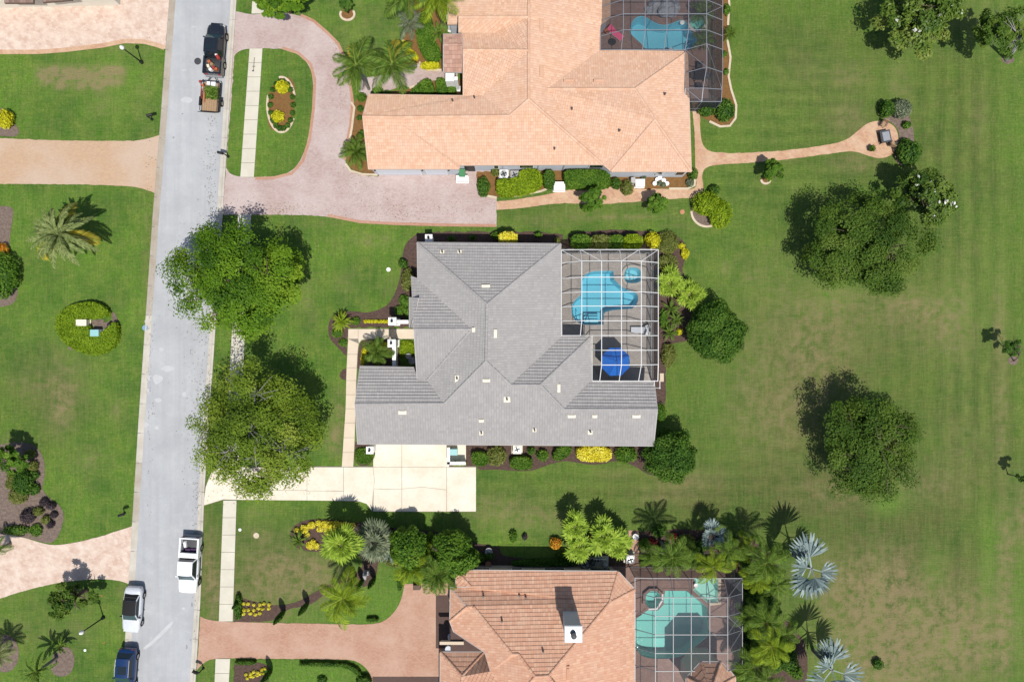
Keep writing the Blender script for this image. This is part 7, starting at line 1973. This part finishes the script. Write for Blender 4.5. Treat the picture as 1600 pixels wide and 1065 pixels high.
# main pool deck: parasol, lounger
c = P(962, 565, 2.7); e = empty('parasol', (c[0], c[1], .03), 'octagonal bright blue parasol inside the white cage', 'parasol')
MB().lathe((0, 0, 0), [(.3, 0), (.3, .06), (.04, .1), (.03, 2.9), (.01, 3.0)], 12).build('pole', MAT['steel'], e, False, False)
for k in range(8):
    a0, a1 = math.radians(22.5 + 45 * k), math.radians(67.5 + 45 * k); R = 1.52
    v = [(0, 0, 2.92)]; 
    for rr_, zz in ((.5, .82), (1.0, .62), (1.0, .55)):
        pass
    p0, p1 = (R * math.cos(a0), R * math.sin(a0)), (R * math.cos(a1), R * math.sin(a1))
    am = (a0 + a1) / 2
    mid = lambda t, z: [(p0[0] * t, p0[1] * t, z), ((p0[0] + p1[0]) / 2 * t * .995, (p0[1] + p1[1]) / 2 * t * .995, z - .05 * t), (p1[0] * t, p1[1] * t, z)]
    v = [(0, 0, 2.95)] + mid(.5, 2.76) + mid(1, 2.5) + mid(1.0, 2.38)
    obj('canopy_panel', v, [(0, 1, 2), (0, 2, 3), (1, 4, 5, 2), (2, 5, 6, 3), (4, 7, 8, 5), (5, 8, 9, 6)], MAT['blue2'] if k % 2 else MAT['blue_cloth'], e, False, False)
    MB().tube([(0, 0, 2.90), (p0[0] * .99, p0[1] * .99, 2.47)], .015, 4).build('rib', MAT['steel'], e, False, False)
MB().lathe((0, 0, 2.94), [(.06, 0), (.05, .08), (.01, .14)], 8).build('finial', MAT['steel'], e, False, False)
c = P(962, 566); e = empty('patio_table', (c[0], c[1], .03), 'round glass table under the blue parasol', 'table')
MB().lathe((0, 0, .70), [(.6, 0), (.62, .02), (.6, .04)], 20).build('table_top', MAT['glass'], e, False, False)
for k in range(3): MB().tube([(.1 * math.cos(k * 2.1), .1 * math.sin(k * 2.1), .7), (.4 * math.cos(k * 2.1), .4 * math.sin(k * 2.1), 0)], .025, 6).build('leg', MAT['dkgrey'], e, False, False)
for i, (dx, dy) in enumerate([(-1.0, 0), (1.0, .1), (0, 1.0), (0, -1.0)]): chair(962 + dx * 15, 566 - dy * 15, math.atan2(dx, -dy) if 1 else 0, 'dkgrey', ('left', 'right', 'upper', 'lower')[i] + ' dark chair under the edge of the blue parasol')
def lounger(px, py, rz, mat, label):
    c = P(px, py); e = empty('sun_lounger', (c[0], c[1], .03), label, 'lounger', None, rz)
    MB().box((0, -.25, .36), (.62, 1.25, .06)).build('seat', MAT[mat], e, False, False)
    v = MB(); v.add([(-.31, .38, .34), (.31, .38, .34), (.31, .95, .68), (-.31, .95, .68), (-.31, .38, .40), (.31, .38, .40), (.31, .93, .74), (-.31, .93, .74)], [(0, 3, 2, 1), (4, 5, 6, 7), (0, 1, 5, 4), (1, 2, 6, 5), (2, 3, 7, 6), (3, 0, 4, 7)]); v.build('backrest', MAT[mat], e, False, False)
    for x_ in (-.3, .3):
        MB().tube([(x_, -.9, .32), (x_, .95, .32)], .025, 6).build('side_rail', MAT['white'], e, False, False)
        for y_ in (-.8, .7): MB().tube([(x_, y_, 0), (x_, y_, .33)], .025, 6).build('leg', MAT['white'], e, False, False)
    return e
lounger(998, 515.5, -1.57, 'car_silver', 'pale sun lounger on the deck between pool and parasol')
chair(1011, 511, -1.2, 'white', 'upper white chair beside the pale sun lounger'); chair(1011, 521, -1.9, 'white', 'lower white chair beside the pale sun lounger')
lounger(961, 55, .9, 'pink', 'pink and orange sun lounger in the corner of the dark cage')
c = P(950, 47, .5); tag(MB().box((c[0], c[1], .5), (.75, .5, .12), .6, .9).box((c[0] - .05, c[1] + .05, .6), (.5, .3, .1), .6, .8).build('towel', MAT['orange']), 'folded orange towel at the head of the pink lounger', 'towel')
c = P(956, 69); e = empty('side_table', (c[0], c[1], .03), 'small dark round side table by the pink lounger', 'table'); MB().lathe((0, 0, .5), [(.35, 0), (.36, .02), (.35, .04)], 16).build('table_top', MAT['black'], e, False, False); MB().lathe((0, 0, 0), [(.2, 0), (.2, .03), (.03, .06), (.03, .5)], 10).build('pedestal', MAT['black'], e, False, False)
# handrails and spa bits
for px, py, lab in ((985, 436, 'curved steel handrail between the spa and the turquoise pool'), (902, 498, 'curved steel handrail at the left end of the turquoise pool')):
    c = P(px, py); mb = MB()
    for s in (-.18, .18): mb.tube([(c[0] + s, c[1] + .35, .03), (c[0] + s, c[1] + .3, .75), (c[0] + s, c[1] + .05, .9), (c[0] + s, c[1] - .3, .55), (c[0] + s, c[1] - .35, -.3)], .03, 6)
    tag(mb.build('pool_handrail', MAT['rim']), lab, 'handrail')
# rock waterfall in the top cage: each boulder its own
rr = random.Random(9)
wf = empty('rock_waterfall', P(1045, 20), 'grey boulder waterfall at the edge of the kidney shaped pool', 'waterfall')
for i in range(26):
    px, py = rr.uniform(1015, 1054), rr.uniform(8, 33)
    if py > 20 + (px - 1012) * .36: continue
    r = rr.uniform(.35, .75); c = P(px, py)
    v, f = ico((c[0], c[1], r * .3 + (.5 if 1030 < px < 1052 else .1)), (r, r * rr.uniform(.6, 1), r * .6))
    v = [(a + rr.uniform(-.07, .07), b + rr.uniform(-.07, .07), z + rr.uniform(-.06, .06)) for a, b, z in v]
    obj('boulder', v, f, MAT['rock'], wf)
# table and chairs in the top cage
c = P(1091, 121); e = empty('patio_table', (c[0], c[1], .03), 'dark square table in the lower part of the dark cage', 'table')
MB().box((0, 0, .72), (1.1, 1.1, .05)).build('table_top', MAT['black'], e, False, False)
for x_ in (-.45, .45):
    for y_ in (-.45, .45): MB().box((x_, y_, .35), (.06, .06, .7)).build('leg', MAT['black'], e, False, False)
for i, (px, py, rz, lab) in enumerate([(1091,107,3.14,'upper dark chair at the square cage table'),(1090,136,0,'lower dark chair at the square cage table'),(1078,121,-1.57,'left dark chair at the square cage table'),(1104,122,1.57,'right dark chair at the square cage table')]): chair(px, py, rz, 'dkgrey', lab)
for px, py, lab in ((1066, 35, 'white skimmer float near the rock waterfall'), (1088, 75, 'white float at the lower right of the kidney shaped pool'), (1049, 78, 'white float by the ledge of the kidney shaped pool')):
    c = P(px, py); tag(MB().lathe((c[0], c[1], -.13), [(.05, 0), (.22, .04), (.25, .1), (.14, .16), (.02, .18)], 12).build('pool_float', MAT['white']), lab, 'float')
# pool equipment behind the terracotta house
mb = MB(); c = P(935, 880, .5)
e = empty('pool_equipment', (c[0], c[1], 0), 'grey pool pumps and white pipes on a pad behind the terracotta house', 'pool pump')
MB().box((0, 0, .05), (2.2, 1.3, .1)).build('pad', MAT['walk'], e, False, False)
MB().lathe((-.6, .1, .1), [(.25, 0), (.28, .6), (.2, .85), (.05, .95)], 14).build('filter', MAT['dkgrey'], e, False, False); MB().lathe((.7, -.1, .1), [(.3, 0), (.3, .5), (.22, .7), (.05, .78)], 14).build('filter', MAT['gutter'], e, False, False)
MB().tube([(-.3, .3, .3), (.3, .3, .3)], .16, 10).build('pump', MAT['dkgrey'], e, False, False)
for k in range(4): MB().tube([(-.5 + k * .33, .1, .3), (-.5 + k * .33, .45, .55), (-.2 + k * .33, .5, .55), (-.2 + k * .33, .5, .1)], .04, 6).build('pipe', MAT['white'], e, False, False)
ac_unit(985, 873, 'small grey heat pump on the brick path', 'gutter')
# fence by the bottom cage and planters at the drive end
for i, (px, py) in enumerate([(651, 917), (676, 917)]):
    boxed('planter_box', px, py, .7, .45, .5, 'bark', ('left', 'right')[i] + ' dark planter box at the head of the red brick drive', 'planter')
e = empty('iron_fence', P(1060, 868), 'low dark iron fence from the brick path along the bottom cage', 'fence')
x0, x1 = P(998, 0)[0], P(1120, 0)[0]; yf = P(0, 858)[1]
for z in (.2, 1.1): MB().box(((x0 + x1) / 2, yf, z), (x1 - x0, .04, .04)).build('rail', MAT['black'], e)
for k in range(10): MB().box((x0 + (x1 - x0) * k / 9, yf, .62), (.06, .06, 1.25)).build('post', MAT['black'], e)
for k in range(60): MB().box((x0 + (x1 - x0) * (k + .5) / 60, yf, .65), (.018, .018, .9)).build('picket', MAT['black'], e)
# light fixtures on the lawn by the trailer side: orange utility marks
for px, py, lab in ((158, 930, 'small orange paint mark on the lawn under the loose tree'), (162, 1004, 'small orange paint mark on the lawn left of the blue car')):
    c = P(px, py); rr = random.Random(int(px)); o = sheet('paint_mark', [(px + rr.uniform(-3, 3), py + rr.uniform(-2, 2)) for _ in range(7)], .006, MAT['orange'], .004)
    o['kind'] = 'structure'

# fallen leaves under the street trees and along the gutters
def litter(label, spots, n, seed, kinds):
    rng = np.random.RandomState(seed); C = []
    for px, py, rx, ry, k in spots:
        a = rng.normal(0, 1, (k, 2)) * np.array([rx, ry]) * .5
        C += [P(px + q[0], py + q[1])[:2] + (.052,) for q in a]
    C = np.array(C); nn = np.tile([0, 0, 1.], (len(C), 1))
    V = leaves(C, nn, .055, rng, .5, .15)
    me = quad_mesh('leaf_litter', V, LEAF[kinds], rng.rand(len(C)))
    o = bpy.data.objects.new('leaf_litter', me); COL.objects.link(o)
    tag(o, label, 'leaves', None, 'stuff')
litter('brown fallen leaves on the road and sidewalk under the street trees', [(330,430,60,120,350),(318,620,30,140,300),(370,500,40,160,300),(400,745,90,40,350),(330,300,10,160,200),(308,860,8,200,200),(235,420,6,400,200)], 0, 4, 'litter')
litter('fallen leaves on the pink paver drive', [(440,330,60,16,160),(560,250,40,60,160),(640,330,140,20,200),(530,120,14,80,120)], 0, 6, 'litter')
